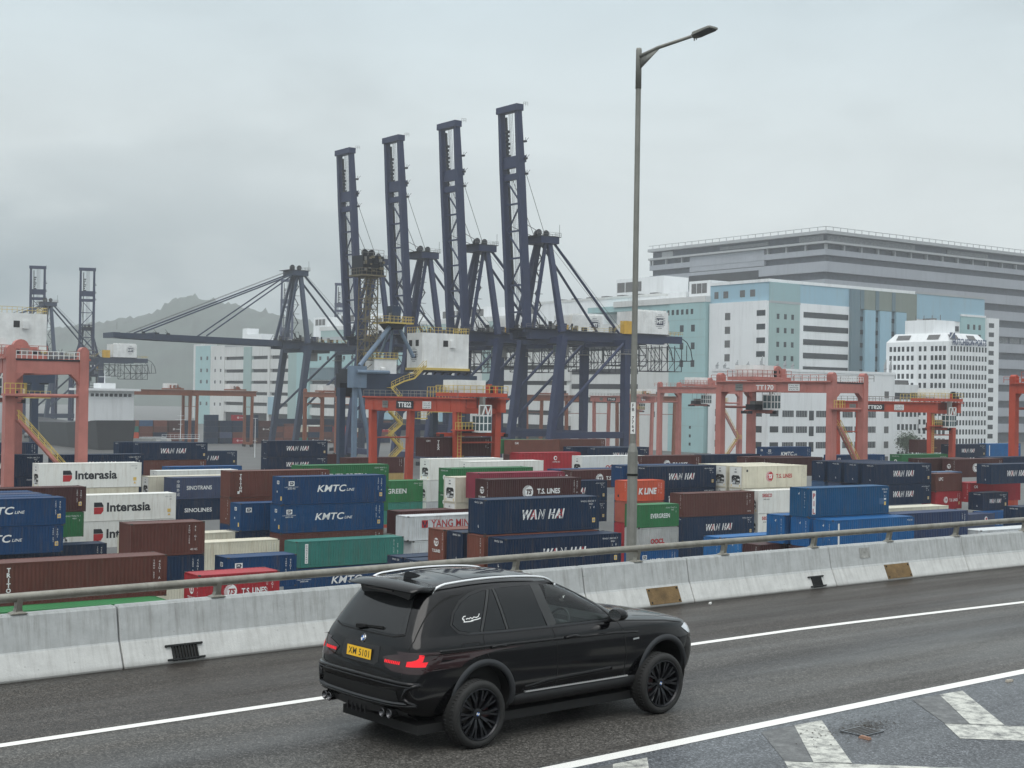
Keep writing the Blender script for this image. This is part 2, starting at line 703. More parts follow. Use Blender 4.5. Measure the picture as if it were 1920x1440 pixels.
J = [-8, 1.75, 7.6, 10.75, 13.5, 17.85, 22.7, 30]
PL = ['long stained concrete barrier section at the picture\'s left edge, ending left of the drain grating',
      'grey concrete barrier section with the black drain grating, reaching behind the black car',
      'concrete barrier section hidden for the most part behind the roof of the black car',
      'short concrete barrier section left of the lamp post\'s rusty plate, carrying the lamp post',
      'concrete barrier section right of the lamp post with a thin crack in its sloping foot',
      'concrete barrier section with a grey square patch and a rusty plate at its foot',
      'last concrete barrier section where the railing leaves the picture at the right']
PL[3] = 'short concrete barrier section below the lamp post with a rusty plate on its foot'
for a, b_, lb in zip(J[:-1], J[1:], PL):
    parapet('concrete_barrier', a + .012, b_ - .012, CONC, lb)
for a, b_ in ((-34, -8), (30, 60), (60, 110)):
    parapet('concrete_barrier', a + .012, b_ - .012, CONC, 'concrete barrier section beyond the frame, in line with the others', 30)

# the deck that carries the road, seen only from the side
deck = MB()
for i in range(48):
    s0, s1 = -70 + 5 * i, -65 + 5 * i
    vs = [road(s, o, z) for s in (s0, s1) for o, z in ((-.42, -.36), (-.42, -.9), (1.5, -2.2), (30, -2.2), (34, -.9), (34, -.01))]
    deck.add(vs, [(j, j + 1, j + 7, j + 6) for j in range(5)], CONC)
tag(deck.build('road_deck'), kind='structure')

RUST = mat('rusty_steel', srgb(120, 98, 66, 1.0), .8, .2, .35, 3.0, .3, 30, dirt=srgb(70, 60, 48), dirt_amt=.8, dirt_scale=4)
IRON = mat('drain_iron', (.022, .023, .023), .55, .6, .3, 6)
IRON2 = mat('drain_void', (.045, .042, .038), .9)


def foot_pt(s, t, out):
    """a point on the parapet's sloping foot: t 0..1 up the slope, out metres proud of it"""
    o0, z0, o1, z1 = .03, .03, -.105, .345
    n = Vector((z1 - z0, o0 - o1)).normalized()
    return road(s, o0 + (o1 - o0) * t + n.x * out, z0 + (z1 - z0) * t + n.y * out)


def foot_slab(mb, sa, sb, t0, t1, out, material, skew=0.0, base=-.01):
    c = [(sa, t0), (sb, t0), (sb + skew, t1), (sa + skew, t1)]
    vs = [foot_pt(s, t, base) for s, t in c] + [foot_pt(s, t, out) for s, t in c]
    mb.add(vs, [(4, 5, 6, 7), (0, 1, 5, 4), (1, 2, 6, 5), (2, 3, 7, 6), (3, 0, 4, 7)], material)


for sa, sb, lb in ((12.28, 13.12, 'brown rusty steel plate on the barrier foot near the lamp post'), (19.62, 20.50, 'darker brown steel plate on the barrier foot right of the small drain grating')):
    mb = MB()
    foot_slab(mb, sa, sb, .03, .97, .012, RUST)
    for q in (.06, .94):
        for t in (.15, .85):
            c = foot_pt(sa + (sb - sa) * q, t, .012)
            mb.tube([c, foot_pt(sa + (sb - sa) * q, t, .024)], .018, IRON, 8)
    tag(mb.build('steel_cover_plate'), lb, 'cover plate', 'steel plates on the barrier foot')
for sa, sb, lb in ((2.52, 2.90, 'black drain grating at the barrier foot left of the car, with bent end bars'), (17.08, 17.36, 'small black drain grating at the barrier foot, left of the darker rusty plate')):
    mb = MB()
    foot_slab(mb, sa, sb, .0, .66, .004, IRON2)
    for i in range(9):
        s = sa + (sb - sa) * i / 8
        foot_slab(mb, s - .011, s + .011, 0, .66, .028, IRON)
    foot_slab(mb, sa - .11, sb + .10, .62, .70, .034, IRON)
    foot_slab(mb, sa - .10, sb + .11, .03, .10, .034, IRON)
    tag(mb.build('drain_grating'), lb, 'drain grating', 'drain gratings along the barrier')
mb = MB()
mb.add([foot_pt(0, 0, 0)] * 0 + [road(s, o, z) for s, o, z in ((18.85, -.150, .52), (19.2, -.150, .52), (19.2, -.190, .74), (18.85, -.190, .74))], [(0, 1, 2, 3)], mat('mortar_patch', (.33, .33, .31), .8, 0, .35, 8))
for v in range(4):
    x, y, z = mb.v[v]
    d = road(19, 1) - road(19, 0)
    mb.v[v] = (x + d.x * .006, y + d.y * .006, z)
tag(mb.build('mortar_patch'), 'grey square mortar patch on the barrier face above the rusty plate', 'repair patch')

# railing on the parapet
ALU = mat('rail_alloy', srgb(150, 147, 138), .5, .7, .18, 4, .1, 60, dirt=srgb(92, 86, 74), dirt_amt=.6, dirt_scale=3)
rail = thing('guard_railing', 'weathered alloy pipe railing on posts along the top of the concrete barrier', 'railing', road(0, -.28, .86))
RI = Matrix.Translation(-rail.location)
mb = MB()
ring = []
NS, NR = 150, 12
vs, fs = [], []
for i in range(NS + 1):
    s = -34 + 144 * i / NS
    for k in range(NR):
        a = 2 * pi * k / NR
        vs.append(RI @ road(s, -.235 + .05 * cos(a), 1.09 + .064 * sin(a)))
for i in range(NS):
    for k in range(NR):
        fs.append((i * NR + k, i * NR + (k + 1) % NR, (i + 1) * NR + (k + 1) % NR, (i + 1) * NR + k))
mb.add(vs, fs, ALU)
mb.build('rail_pipe', rail, True)
for s in (2.25, 13.9, 26):
    mb = MB()
    vs = []
    for q in (s - .07, s - .008, s + .008, s + .07):
        for k in range(NR):
            a = 2 * pi * k / NR
            e = .004 if abs(q - s) > .02 else -.004
            vs.append(RI @ road(q, -.235 + (.05 + e) * cos(a), 1.09 + (.064 + e) * sin(a)))
    mb.add(vs, [(i * NR + k, i * NR + (k + 1) % NR, (i + 1) * NR + (k + 1) % NR, (i + 1) * NR + k) for i in range(3) for k in range(NR)], ALU)
    mb.build('joint_sleeve', rail, True)
for s in [-8.6, -5.6, -2.6] + [.33, 3.35, 6.35, 9.2, 12.18, 14.6, 17.4, 20.0, 22.55] + [25.4 + 2.8 * k for k in range(12)]:
    mb = MB()
    h = ptop(s)
    M = Matrix.Translation(RI @ road(s, -.27, 0)) @ Matrix.Rotation(RH + RK * s, 4, 'Z')
    # flared foot, waisted web that leans to the pipe
    prof = [(.115, .0), (.11, .012), (.05, .035), (.038, .08), (.042, .22)]
    vs, fs = [], []
    for k, (a, z) in enumerate(prof):
        lean = -.035 * max(0, z - .03) / .17
        d = .075 if k < 2 else .05
        vs += [M @ Vector((sx * a, lean + sy * d, h + z)) for sx, sy in ((-1, -1), (1, -1), (1, 1), (-1, 1))]
    for k in range(len(prof) - 1):
        for j in range(4):
            fs.append((k * 4 + j, k * 4 + (j + 1) % 4, k * 4 + 4 + (j + 1) % 4, k * 4 + 4 + j))
    fs += [(3, 2, 1, 0), tuple(range(len(vs) - 4, len(vs)))]
    mb.add(vs, fs, ALU)
    mb.build('post', rail)

# ------------------------------------------------------------------ lamp post
GALV = mat('lamp_steel', srgb(138, 138, 132), .55, .35, .14, 3, .1, 50, dirt=srgb(95, 94, 88), dirt_amt=.5, dirt_scale=1.5, streak=True)
LAMPD = mat('lamp_housing', (.10, .105, .105), .45, .3)
lp = road(12.33, -.56)
lamp = thing('street_lamp', 'tall grey street lamp with single arm and numbered plate, behind the concrete barrier', 'street lamp', lp)
mb = MB()
M8 = Matrix.Rotation(RH + radians(22.5), 4, 'Z')
mb.lathe([(.0, -.3), (.104, -.3), (.104, 2.9), (.060, 3.07), (.0, 3.07)], GALV, 8, M8)
mb.build('lower_shaft', lamp)
mb = MB()
mb.lathe([(.060, 3.05), (.063, 3.06), (.054, 9.85), (.0, 9.85)], GALV, 8, M8)
mb.build('mast', lamp)
mb = MB()
mb.lathe([(.0, 9.84), (.057, 9.84), (.056, 10.58), (.048, 10.62), (.0, 10.62)], GALV, 16)
ad = (road(12.22, 1) - road(12.22, 0)).normalized()
up = Vector((0, 0, 1))
a0, a1 = ad * .04 + up * 10.46, ad * 1.42 + up * 10.60
mb.tube([a0, ad * .5 + up * 10.54, a1], .038, GALV, 10, .030)
mb.add([Vector((0, 0, z)) + ad * q + s_ * Vector((-ad.y, ad.x, 0)) for s_ in (-.012, .012) for q, z in ((.045, 10.46), (.55, 10.52), (.045, 10.22))], [(0, 1, 2), (5, 4, 3), (0, 3, 4, 1), (1, 4, 5, 2), (2, 5, 3, 0)], GALV)
mb.build('bracket_arm', lamp, True)
bm_ = MB()
AX = Matrix(((ad.x, -ad.y, 0, 0), (ad.y, ad.x, 0, 0), (0, 0, 1, 0), (0, 0, 0, 1)))
HM = Matrix.Translation(a1 - ad * .02) @ AX @ Matrix.Rotation(radians(-7), 4, 'Y')
sec = [(0, .05, .03, -.04), (.05, .07, .035, -.05), (.10, .13, .035, -.035), (.46, .13, .03, -.02), (.52, .11, .015, -.018)]
vs, fs = [], []
for x, w, t_, b_ in sec:
    vs += [HM @ Vector(p) for p in ((x, -w, b_), (x, w, b_), (x, w, t_ * .4), (x, w * .8, t_), (x, -w * .8, t_), (x, -w, t_ * .4))]
for k in range(len(sec) - 1):
    for j in range(6):
        fs.append((k * 6 + j, k * 6 + (j + 1) % 6, k * 6 + 6 + (j + 1) % 6, k * 6 + 6 + j))
fs += [(5, 4, 3, 2, 1, 0), tuple(range(len(vs) - 6, len(vs)))]
bm_.add(vs, fs, GALV)
for q in (.03, .08):
    bm_.tube([HM @ Vector((q, 0, -.05)), HM @ Vector((q, 0, -.10))], .012, GALV, 6)
bm_.lathe([(.0, 0), (.05, 0), (.04, .03), (0, .035)], GALV, 12, HM @ Matrix.Translation((.40, 0, .03)))
head = bm_.build('lamp_head', lamp)
mb = MB()
mb.box((.12, -.115, -.036), (.47, .115, -.022), LAMPD, HM)
mb.build('lens', head)
mb = MB()
WHT = mat('sign_white', (.78, .78, .76), .45, 0, .06, 6)
BLK = mat('sign_black', (.012, .012, .012), .5)
# number plate: stands upright on the mast, facing the carriageway's oncoming side
face = Vector((-.16, -1, 0)).normalized()
sx = Vector((-face.y, face.x, 0))
PM = Matrix((( sx.x, face.x, 0, 0), (sx.y, face.y, 0, 0), (0, 0, 1, 0), (0, 0, 0, 1)))
z0, z1 = 3.24, 3.84
mb.box((-.045, .060, z0), (.045, .068, z1), WHT, PM)
mb.build('number_plate', lamp)
mb = MB()
rows = 'FB 7764'
for i, ch in enumerate(rows):
    if ch == ' ':
        continue
    zz = z1 - .018 - (i + 1) * .0805 + .012
    put_text(mb, ch, PM @ Matrix.Translation((0, .0705, zz)) @ Matrix.Scale(1, 4), .062, BLK, bold=.012)
pl = [c for c in lamp.children if c.name.startswith('number_plate')][0]
mb.build('lettering', pl, fix=False)
mb = MB()
mb.lathe([(.105, 2.44), (.112, 2.44), (.112, 2.48), (.105, 2.48)], IRON, 16)
mb.build('strap', lamp)

# ------------------------------------------------------------------ hatched nose: gully and litter
mb = MB()
g0 = road(7.05, 8.62)
gm = Matrix.Translation((g0.x, g0.y, .004)) @ Matrix.Rotation(RH, 4, 'Z')
mb.box((-.20, -.17, 0), (.20, .17, .012), mat('gully_frame', (.13, .14, .15), .5, .3, .3, 12), gm)
for i in range(6):
    mb.box((-.17, -.145 + .05 * i, .012), (.17, -.12 + .05 * i, .016), IRON2, gm)
tag(mb.build('gully_cover'), 'square iron gully cover set in the hatched road nose among wet leaf litter', 'gully cover')
LIT = mat('leaf_litter', (.052, .045, .036), .9, 0, .5, 20)
mb = MB()
rr = random.Random(3)
for i in range(900):
    a, q = rr.uniform(0, 2 * pi), abs(rr.gauss(0, .5))
    s, o = 7.25 + q * cos(a) * .95 , 8.50 + q * sin(a) * .36
    if 6.86 < s < 7.24 and 8.46 < o < 8.78 or o < 7.85:
        continue
    p = road(s, o)
    r_ = rr.uniform(.006, .016)
    t0 = rr.uniform(0, 6)
    mb.add([(p.x + cos(t0 + k * 2.1) * r_ * (1 + k % 2 * .5), p.y + sin(t0 + k * 2.1) * r_, .006 + rr.uniform(0, .008)) for k in range(3)], [(0, 1, 2)], LIT)
tag(mb.build('leaf_litter', fix=False), kind='stuff')
STONE = mat('litter_stone', (.25, .21, .18), .8, 0, .3, 20)
for s, o, c, lb in ((6.78, 8.86, (.28, .16, .11), 'small reddish chip of wood lying by the gully cover'), (11.4, 7.98, (.40, .36, .30), 'pale broken scrap lying on the road beside the white edge line'), (13.6, .32, (.6, .6, .58), 'scrap of white paper lying at the barrier foot right of the rusty plate')):
    mb = MB()
    p = road(s, o)
    M = Matrix.Translation((p.x, p.y, .018)) @ Matrix.Rotation(rr.uniform(0, 3), 4, 'Z')
    k = .075
    vs = [(-k, -.3 * k, -.016), (k, -.4 * k, -.016), (1.1 * k, .3 * k, -.016), (-.8 * k, .42 * k, -.016), (-.9 * k, -.2 * k, .012), (.8 * k, -.3 * k, .017), (.9 * k, .2 * k, .01), (-.7 * k, .3 * k, .015)]
    mb.add([M @ Vector(v) for v in vs], [(3, 2, 1, 0), (4, 5, 6, 7), (0, 1, 5, 4), (1, 2, 6, 5), (2, 3, 7, 6), (3, 0, 4, 7)], mat('scrap' + lb[:12], c, .8, 0, .3, 30))
    tag(mb.build('road_scrap'), lb, 'litter')
# ------------------------------------------------------------------ the black car
def car():
    PAINT = mat('car_paint', (.0025, .0025, .0032), .10, 0, .05, 2, spec=.30, coat=.15)
    TRIM = mat('car_trim', (.012, .012, .013), .5, 0, .08, 5)
    FLARE = mat('car_arch_trim', (.022, .024, .027), .55, 0, .08, 5, .05, 300)
    GLASSD = mat('car_tinted_glass', (.014, .015, .016), .06, 0, .05, 2, spec=.4)
    SEAM = mat('car_shut_line', (.0012, .0012, .0012), .8)
    PILLAR = mat('car_pillar', (.035, .036, .036), .35, 0, .1, 4)
    CHROME = mat('car_chrome', (.80, .80, .80), .18, 1.0, .03, 4)
    SATIN = mat('car_satin', (.62, .62, .62), .3, .8, .05, 4)
    TYRE = mat('tyre_rubber', (.016, .016, .0155), .75, 0, .2, 12, .2, 80)
    RIM = mat('rim_black', (.012, .013, .016), .32, .3, .08, 6)
    LAMPRED = mat('tail_lamp_lens', (.020, .003, .004), .08, 0, .1, 6, spec=.5, coat=.5)
    LAMPLIT = mat('tail_lamp_lit', (.75, .012, .02), .2, 0, .1, 20, emit=(1.0, .02, .035), estr=.25)
    YEL = mat('plate_yellow', srgb(238, 186, 38), .4, 0, .04, 6)
    CABIN = mat('cabin_dark', (.010, .010, .010), .8)
    SEATM = mat('seat_leather', (.016, .016, .016), .6)
    HEAD = mat('headlamp', (.72, .76, .80), .12, .3, .1, 10, coat=1.0)

    root = thing('suv_car', 'black wet SUV with tinted rear windows driving in the lane beside the concrete barrier', 'car')
    c0, c1 = road(2.85, 6.43), road(5.78, 6.43)
    hd = math.atan2(c1.y - c0.y, c1.x - c0.x)
    n = Vector((sin(hd), -cos(hd), 0))
    org = c0 - n * .84
    root.location = (org.x, org.y, 0)
    root.rotation_euler = (0, 0, hd)

    # cage rows: z rear-centre, z side rear, z side front, z front-centre, half width, x rear, x front, rear roundness, front roundness
    R = [
        (.27, .25, .23, .24, .84, -.90, 3.58, .10, .26),
        (.33, .29, .26, .30, .92, -1.05, 3.70, .10, .30),
        (.52, .50, .48, .50, .962, -1.095, 3.79, .10, .32),
        (.74, .73, .72, .72, .975, -1.075, 3.81, .12, .36),
        (.92, .93, .90, .86, .965, -1.035, 3.77, .14, .42),
        (1.02, 1.025, .985, .955, .945, -1.005, 3.66, .15, .42),
        (1.06, 1.065, 1.015, 1.03, .925, -.99, 3.36, .15, .32),
        (1.10, 1.10, 1.04, 1.085, .905, -.975, 2.92, .15, .22),
        (1.145, 1.135, 1.075, 1.115, .885, -.955, 2.46, .16, .16),
        (1.37, 1.36, 1.35, 1.385, .80, -.82, 1.93, .17, .16),
        (1.575, 1.565, 1.57, 1.60, .70, -.665, 1.42, .18, .16),
        (1.655, 1.645, 1.645, 1.668, .62, -.585, 1.19, .16, .14),
        (1.695, 1.695, 1.700, 1.70, .36, -.40, .95, .10, .08),
    ]
    T = [0, .07, .145, .215, .30, .39, .50, .61, .72, .79, .86, .93, 1]
    rows = []
    for zr, zs0, zs1, zf, w, xr, xf, rr, rf in R:
        p = [(xr, 0, zr), (xr + .012, w * .45, zr), (xr + .04, w * .76, zr * .8 + zs0 * .2), (xr + .04 + rr * .55, w * .93, zr * .4 + zs0 * .6)]
        xa, xb = xr + .06 + rr * 1.5, xf - .06 - rf * 1.5
        for t in T:
            x = xa + (xb - xa) * t
            bow = 1 - .018 * (2 * t - 1) ** 2 - .012 * max(0, t - .6)
            p.append((x, w * bow, zs0 + (zs1 - zs0) * t + .022 * (1 - (2 * t - 1) ** 2) * (1 if zs0 > 1.3 else 0)))
        p += [(xf - .04 - rf * .62, w * .885, zf * .3 + zs1 * .7), (xf - .05 - rf * .12, w * .70, zf * .75 + zs1 * .25), (xf - .012, w * .40, zf), (xf, 0, zf)]
        rows.append(p)
    NP = len(rows[0])
    verts, faces, idx = [], [], {}

    def vid(j, i, sgn):
        y = rows[j][i][1]
        if i in (0, NP - 1):
            sgn = 1
        k = (j, i, sgn)
        if k not in idx:
            x, y, z = rows[j][i]
            idx[k] = len(verts)
            verts.append((x, y * sgn, z))
        return idx[k]

    NR_ = len(rows)
    for sgn in (1, -1):
        for j in range(NR_ - 1):
            for i in range(NP - 1):
                f = (vid(j, i, sgn), vid(j, i + 1, sgn), vid(j + 1, i + 1, sgn), vid(j + 1, i, sgn))
                faces.append(f if sgn < 0 else f[::-1])
    for j in (0, NR_ - 1):           # floor pan and roof skin
        for i in range(1, NP - 2):
            f = (vid(j, i, 1), vid(j, i + 1, 1), vid(j, i + 1, -1), vid(j, i, -1))
            faces.append(f if j else f[::-1])
        a = (vid(j, 0, 1), vid(j, 1, 1), vid(j, 1, -1))
        b = (vid(j, NP - 2, 1), vid(j, NP - 1, 1), vid(j, NP - 2, -1))
        faces += [a, b] if j else [a[::-1], b[::-1]]
    me = bpy.data.meshes.new('cage')
    me.from_pydata(verts, [], faces)
    bm = bmesh.new()
    bm.from_mesh(me)
    bmesh.ops.recalc_face_normals(bm, faces=bm.faces)
    cl = bm.edges.layers.float.new('crease_edge')
    bm.verts.ensure_lookup_table()
    # firm shoulder, bonnet edge and roof gutter
    for j, cv in ((5, .35), (8, .55), (10, .3), (0, .5)):
        for sgn in (1, -1):
            for i in range(NP - 1):
                e = bm.edges.get((bm.verts[vid(j, i, sgn)], bm.verts[vid(j, i + 1, sgn)]))
                if e:
                    e[cl] = cv
    bm.to_mesh(me)
    bm.free()
    ob = bpy.data.objects.new('cage', me)
    COL.objects.link(ob)
    sm = ob.modifiers.new('s', 'SUBSURF')
    sm.levels = sm.render_levels = 3
    dg = bpy.context.evaluated_depsgraph_get()
    ev = ob.evaluated_get(dg)
    body = bpy.data.meshes.new_from_object(ev)
    bpy.data.objects.remove(ob)
    bm = bmesh.new()
    bm.from_mesh(body)
    bvh = BVHTree.FromBMesh(bm)

    # outlines in the side view
    DLO_F = [(1.10, 1.565), (1.22, 1.558), (1.36, 1.53), (1.62, 1.42), (1.90, 1.25), (2.06, 1.128), (2.02, 1.105), (1.13, 1.118), (1.06, 1.35)]
    WS = [(-.78, 1.33)]           # placeholder for the windscreen cut test below

    def inside(pt, poly):
        x, y = pt
        c = False
        k = len(poly)
        for i in range(k):
            x1, y1 = poly[i]
            x2, y2 = poly[(i + 1) % k]
            if (y1 > y) != (y2 > y) and x < (x2 - x1) * (y - y1) / (y2 - y1) + x1:
                c = not c
        return c

    def in_screen(c, nrm):
        # windscreen: forward-facing strip above the cowl
        if nrm.x < .25 or c.z < 1.135 or c.z > 1.60:
            return False
        t = (c.z - 1.135) / (1.60 - 1.135)
        return abs(c.y) < .80 - .20 * t

    ARCH = .405
    kill = []
    for f in bm.faces:
        c = f.calc_center_median()
        if abs(c.y) > .5:
            if any((c.x - ax) ** 2 + (c.z - .375) ** 2 < ARCH ** 2 for ax in (0, 2.933)):
                kill.append(f)
                continue
            if abs(f.normal.y) > .5 and inside((c.x, c.z), DLO_F):
                kill.append(f)
                continue
        if in_screen(c, f.normal):
            kill.append(f)
    bmesh.ops.delete(bm, geom=kill, context='FACES')
    for v in bm.verts:                # true up the wheel openings
        if abs(v.co.y) > .5 and v.is_boundary:
            for ax in (0, 2.933):
                d = Vector((v.co.x - ax, v.co.z - .375))
                if .3 < d.length < .52 and d.length > 1e-4:
                    d *= ARCH / d.length
                    v.co.x, v.co.z = ax + d.x, .375 + d.y
    body2 = bpy.data.meshes.new('body')
    bm.to_mesh(body2)
    bm.free()
    body2.materials.append(PAINT)
    for p in body2.polygons:
        p.use_smooth = True
    link('body', body2, root)

    def hit(o, d):
        r = bvh.ray_cast(Vector(o), Vector(d))
        return (r[0], r[1]) if r[0] is not None else (None, None)

    def side(x, z, s, off):
        p, nn = hit((x, s * 2, z), (0, -s, 0))
        if p is None:
            return Vector((x, s * .6, z))
        return p + nn * off

    def rear(y, z, off):
        p, nn = hit((-3, y, z), (1, 0, 0))
        return p + nn * off if p is not None else Vector((-.9, y, z))

    def topp(x, y, off):
        p, nn = hit((x, y, 4), (0, 0, -1))
        return p + nn * off

    def front(y, z, off):
        p, nn = hit((6, y, z), (-1, 0, 0))
        return p + nn * off

    def patch(poly, fn, off, material, name, parent, fine=.05):
        """a panel of the given outline laid on the body"""
        b = bmesh.new()
        f = b.faces.new([b.verts.new((p[0], p[1], 0)) for p in poly])
        bmesh.ops.triangulate(b, faces=[f])
        for _ in range(6):
            es = [e for e in b.edges if e.calc_length() > fine]
            if not es:
                break
            bmesh.ops.subdivide_edges(b, edges=es, cuts=1)
            bmesh.ops.triangulate(b, faces=b.faces[:])
        for v in b.verts:
            v.co = fn(v.co.x, v.co.y, off)
        bmesh.ops.recalc_face_normals(b, faces=b.faces)
        m2 = bpy.data.meshes.new(name)
        b.to_mesh(m2)
        b.free()
        m2.materials.append(material)
        for p in m2.polygons:
            p.use_smooth = True
        return link(name, m2, parent)

    def seam(mb, pts, fn, w, off, material, step=.03):
        """a thin line that follows the body"""
        q = []
        for a, b in zip(pts[:-1], pts[1:]):
            k = max(1, int(math.dist(a, b) / step))
            q += [(a[0] + (b[0] - a[0]) * i / k, a[1] + (b[1] - a[1]) * i / k) for i in range(k)]
        q.append(pts[-1])
        vs = []
        for i, p in enumerate(q):
            a, b = q[max(i - 1, 0)], q[min(i + 1, len(q) - 1)]
            d = Vector((b[0] - a[0], b[1] - a[1])).normalized() * (w / 2)
            vs += [fn(p[0] - d.y, p[1] + d.x, off), fn(p[0] + d.y, p[1] - d.x, off)]
        mb.add(vs, [(2 * i, 2 * i + 1, 2 * i + 3, 2 * i + 2) for i in range(len(q) - 1)], material)

    def raised(mb, pts, fn, w, off, material, step=.03):
        """a moulding with thickness that follows the body"""
        q = []
        for a, b in zip(pts[:-1], pts[1:]):
            k = max(1, int(math.dist(a, b) / step))
            q += [(a[0] + (b[0] - a[0]) * i / k, a[1] + (b[1] - a[1]) * i / k) for i in range(k)]
        q.append(pts[-1])
        vs = []
        for i, p in enumerate(q):
            a, b = q[max(i - 1, 0)], q[min(i + 1, len(q) - 1)]
            d = Vector((b[0] - a[0], b[1] - a[1])).normalized() * (w / 2)
            vs += [fn(p[0] - d.y, p[1] + d.x, -.004), fn(p[0] - d.y * .7, p[1] + d.x * .7, off), fn(p[0] + d.y * .7, p[1] - d.x * .7, off), fn(p[0] + d.y, p[1] - d.x, -.004)]
        mb.add(vs, [(4 * i + j, 4 * i + j + 1, 4 * i + j + 5, 4 * i + j + 4) for i in range(len(q) - 1) for j in range(3)] + [(0, 1, 2, 3), tuple(4 * (len(q) - 1) + j for j in (3, 2, 1, 0))], material)

    # clear cabin glass
    GL = bpy.data.materials.new('car_clear_glass')
    GL.use_nodes = True
    t_ = GL.node_tree
    t_.nodes.clear()
    tr = N(t_, 'ShaderNodeBsdfTransparent')
    tr.inputs[0].default_value = (.80, .88, .86, 1)
    gl = N(t_, 'ShaderNodeBsdfGlossy')
    gl.inputs[0].default_value = (1, 1, 1, 1)
    gl.inputs['Roughness'].default_value = .03
    fr = N(t_, 'ShaderNodeFresnel')
    fr.inputs[0].default_value = 1.5
    mx = N(t_, 'ShaderNodeMixShader')
    L(t_, fr.outputs[0], mx.inputs[0])
    L(t_, tr.outputs[0], mx.inputs[1])
    L(t_, gl.outputs[0], mx.inputs[2])
    ou = N(t_, 'ShaderNodeOutputMaterial')
    L(t_, mx.outputs[0], ou.inputs[0])

    for s in (-1, 1):
        sd = lambda x, z, off, s=s: side(x, z, s, off)
        # glasshouse: a dark surround, then the panes
        surround = [(1.14, 1.588), (1.26, 1.585), (1.40, 1.555), (1.66, 1.44), (1.95, 1.265), (2.12, 1.118), (2.08, 1.088), (1.0, 1.103), (.2, 1.116), (-.18, 1.128), (-.32, 1.16), (-.40, 1.24), (-.34, 1.36), (-.21, 1.475), (-.05, 1.545), (.14, 1.583), (.45, 1.597), (.8, 1.598)]
        mb = MB()
        seam(mb, surround + surround[:1], sd, .03, .004, TRIM, .04)
        o = mb.build('window_surround', root, True)
        panes = {
            'quarter_window': [(.20, 1.572), (-.03, 1.53), (-.19, 1.46), (-.32, 1.355), (-.375, 1.245), (-.31, 1.18), (-.17, 1.146), (-.02, 1.137)],
            'vent_window': [(.255, 1.572), (.285, 1.575), (.36, 1.135), (.035, 1.137)],
            'rear_door_window': [(.335, 1.578), (.88, 1.583), (.985, 1.118), (.415, 1.130)],
        }
        for nm, poly in panes.items():
            patch(poly, sd, .005, GLASSD, nm, root)
        patch(DLO_F, sd, .001, GL, 'front_door_window', root)
        mb = MB()
        for pl in ([(.23, 1.575), (.005, 1.137)], [(.31, 1.58), (.388, 1.133)], [(.925, 1.588), (.965, 1.38), (1.045, 1.115)], [(.985, 1.588), (1.02, 1.38), (1.105, 1.115)]):
            seam(mb, pl, sd, .034 if pl[0][0] < .5 else .085, .007, PILLAR, .05)
        mb.build('window_pillar', root, True)
        mb = MB()
        seam(mb, [(2.10, 1.094), (1.0, 1.104), (.2, 1.116), (-.17, 1.13)], sd, .018, .008, FLARE)
        mb.build('belt_moulding', root, True)
        # shut lines, flap and lower crease
        mb = MB()
        for pl in ([(1.055, 1.10), (1.09, .90), (1.10, .60), (1.08, .40)],
                   [(.02, 1.11), (.0, .98), (.06, .86), (.24, .72), (.40, .62), (.44, .50), (.44, .40)],
                   [(2.14, 1.08), (2.21, .92), (2.24, .66), (2.20, .40)],
                   [(.44, .40), (1.08, .385), (2.20, .38)],
                   [(2.14, 1.075), (2.5, 1.045), (3.0, 1.005), (3.35, .95)]):
            seam(mb, pl, sd, .009, .002, SEAM)
        if s < 0:
            seam(mb, [(-.30, 1.035), (-.07, 1.035), (-.055, .90), (-.10, .865), (-.28, .865), (-.32, .90), (-.30, 1.035)], sd, .008, .002, SEAM)
        mb.build('shut_line', root, True)
        mb = MB()
        raised(mb, [(-.62, .985), (.2, .978), (1.1, .966), (2.1, .945), (2.45, .925)], sd, .03, .006, PAINT, .06)
        raised(mb, [(.62, .455), (1.0, .50), (1.5, .515), (2.0, .53)], sd, .05, .008, PAINT, .06)
        mb.build('body_crease', root, True)
        # wheel arch flare and well
        for ax in (0, 2.933):
            mb = MB()
            vs = []
            K = 36
            for i in range(K + 1):
                a = radians(-14 + 208 * i / K)
                for r_, off in ((.400, -.02), (.402, .016), (.455, .020), (.478, -.004)):
                    x, z = ax + r_ * cos(a), .375 + r_ * sin(a)
                    p = side(x, max(z, .27), s, off)
                    p2 = side(ax + .47 * cos(a), max(.375 + .47 * sin(a), .27), s, off)
                    if r_ < .41:
                        p = Vector((x, p2.y, z))
                    p.x, p.z = x, z
                    vs.append(p)
            mb.add(vs, [(4 * i + j, 4 * i + j + 1, 4 * i + j + 5, 4 * i + j + 4) for i in range(K) for j in range(3)], FLARE)
            mb.build('arch_flare', root, True)
            mb = MB()
            vs = []
            for i in range(25):
                a = radians(-20 + 220 * i / 24)
                for y in (.92, .45):
                    vs.append((ax + .405 * cos(a), s * y, .375 + .405 * sin(a)))
            mb.add(vs, [(2 * i, 2 * i + 1, 2 * i + 3, 2 * i + 2) for i in range(24)], CABIN)
            mb.add([(ax + .405 * cos(radians(-20 + 220 * i / 24)), s * .46, .375 + .405 * sin(radians(-20 + 220 * i / 24))) for i in range(25)], [tuple(range(25))], CABIN)
            mb.build('wheel_well', root, fix=False)
        # sill with its bright step strip
        mb = MB()
        vs = []
        for i in range(25):
            x = .43 + (2.50 - .43) * i / 24
            for y, z in ((.90, .43), (.955, .40), (.965, .335), (.93, .265), (.80, .24)):
                vs.append((x, s * (y - .03 * abs(2 * i / 24 - 1) ** 4), z))
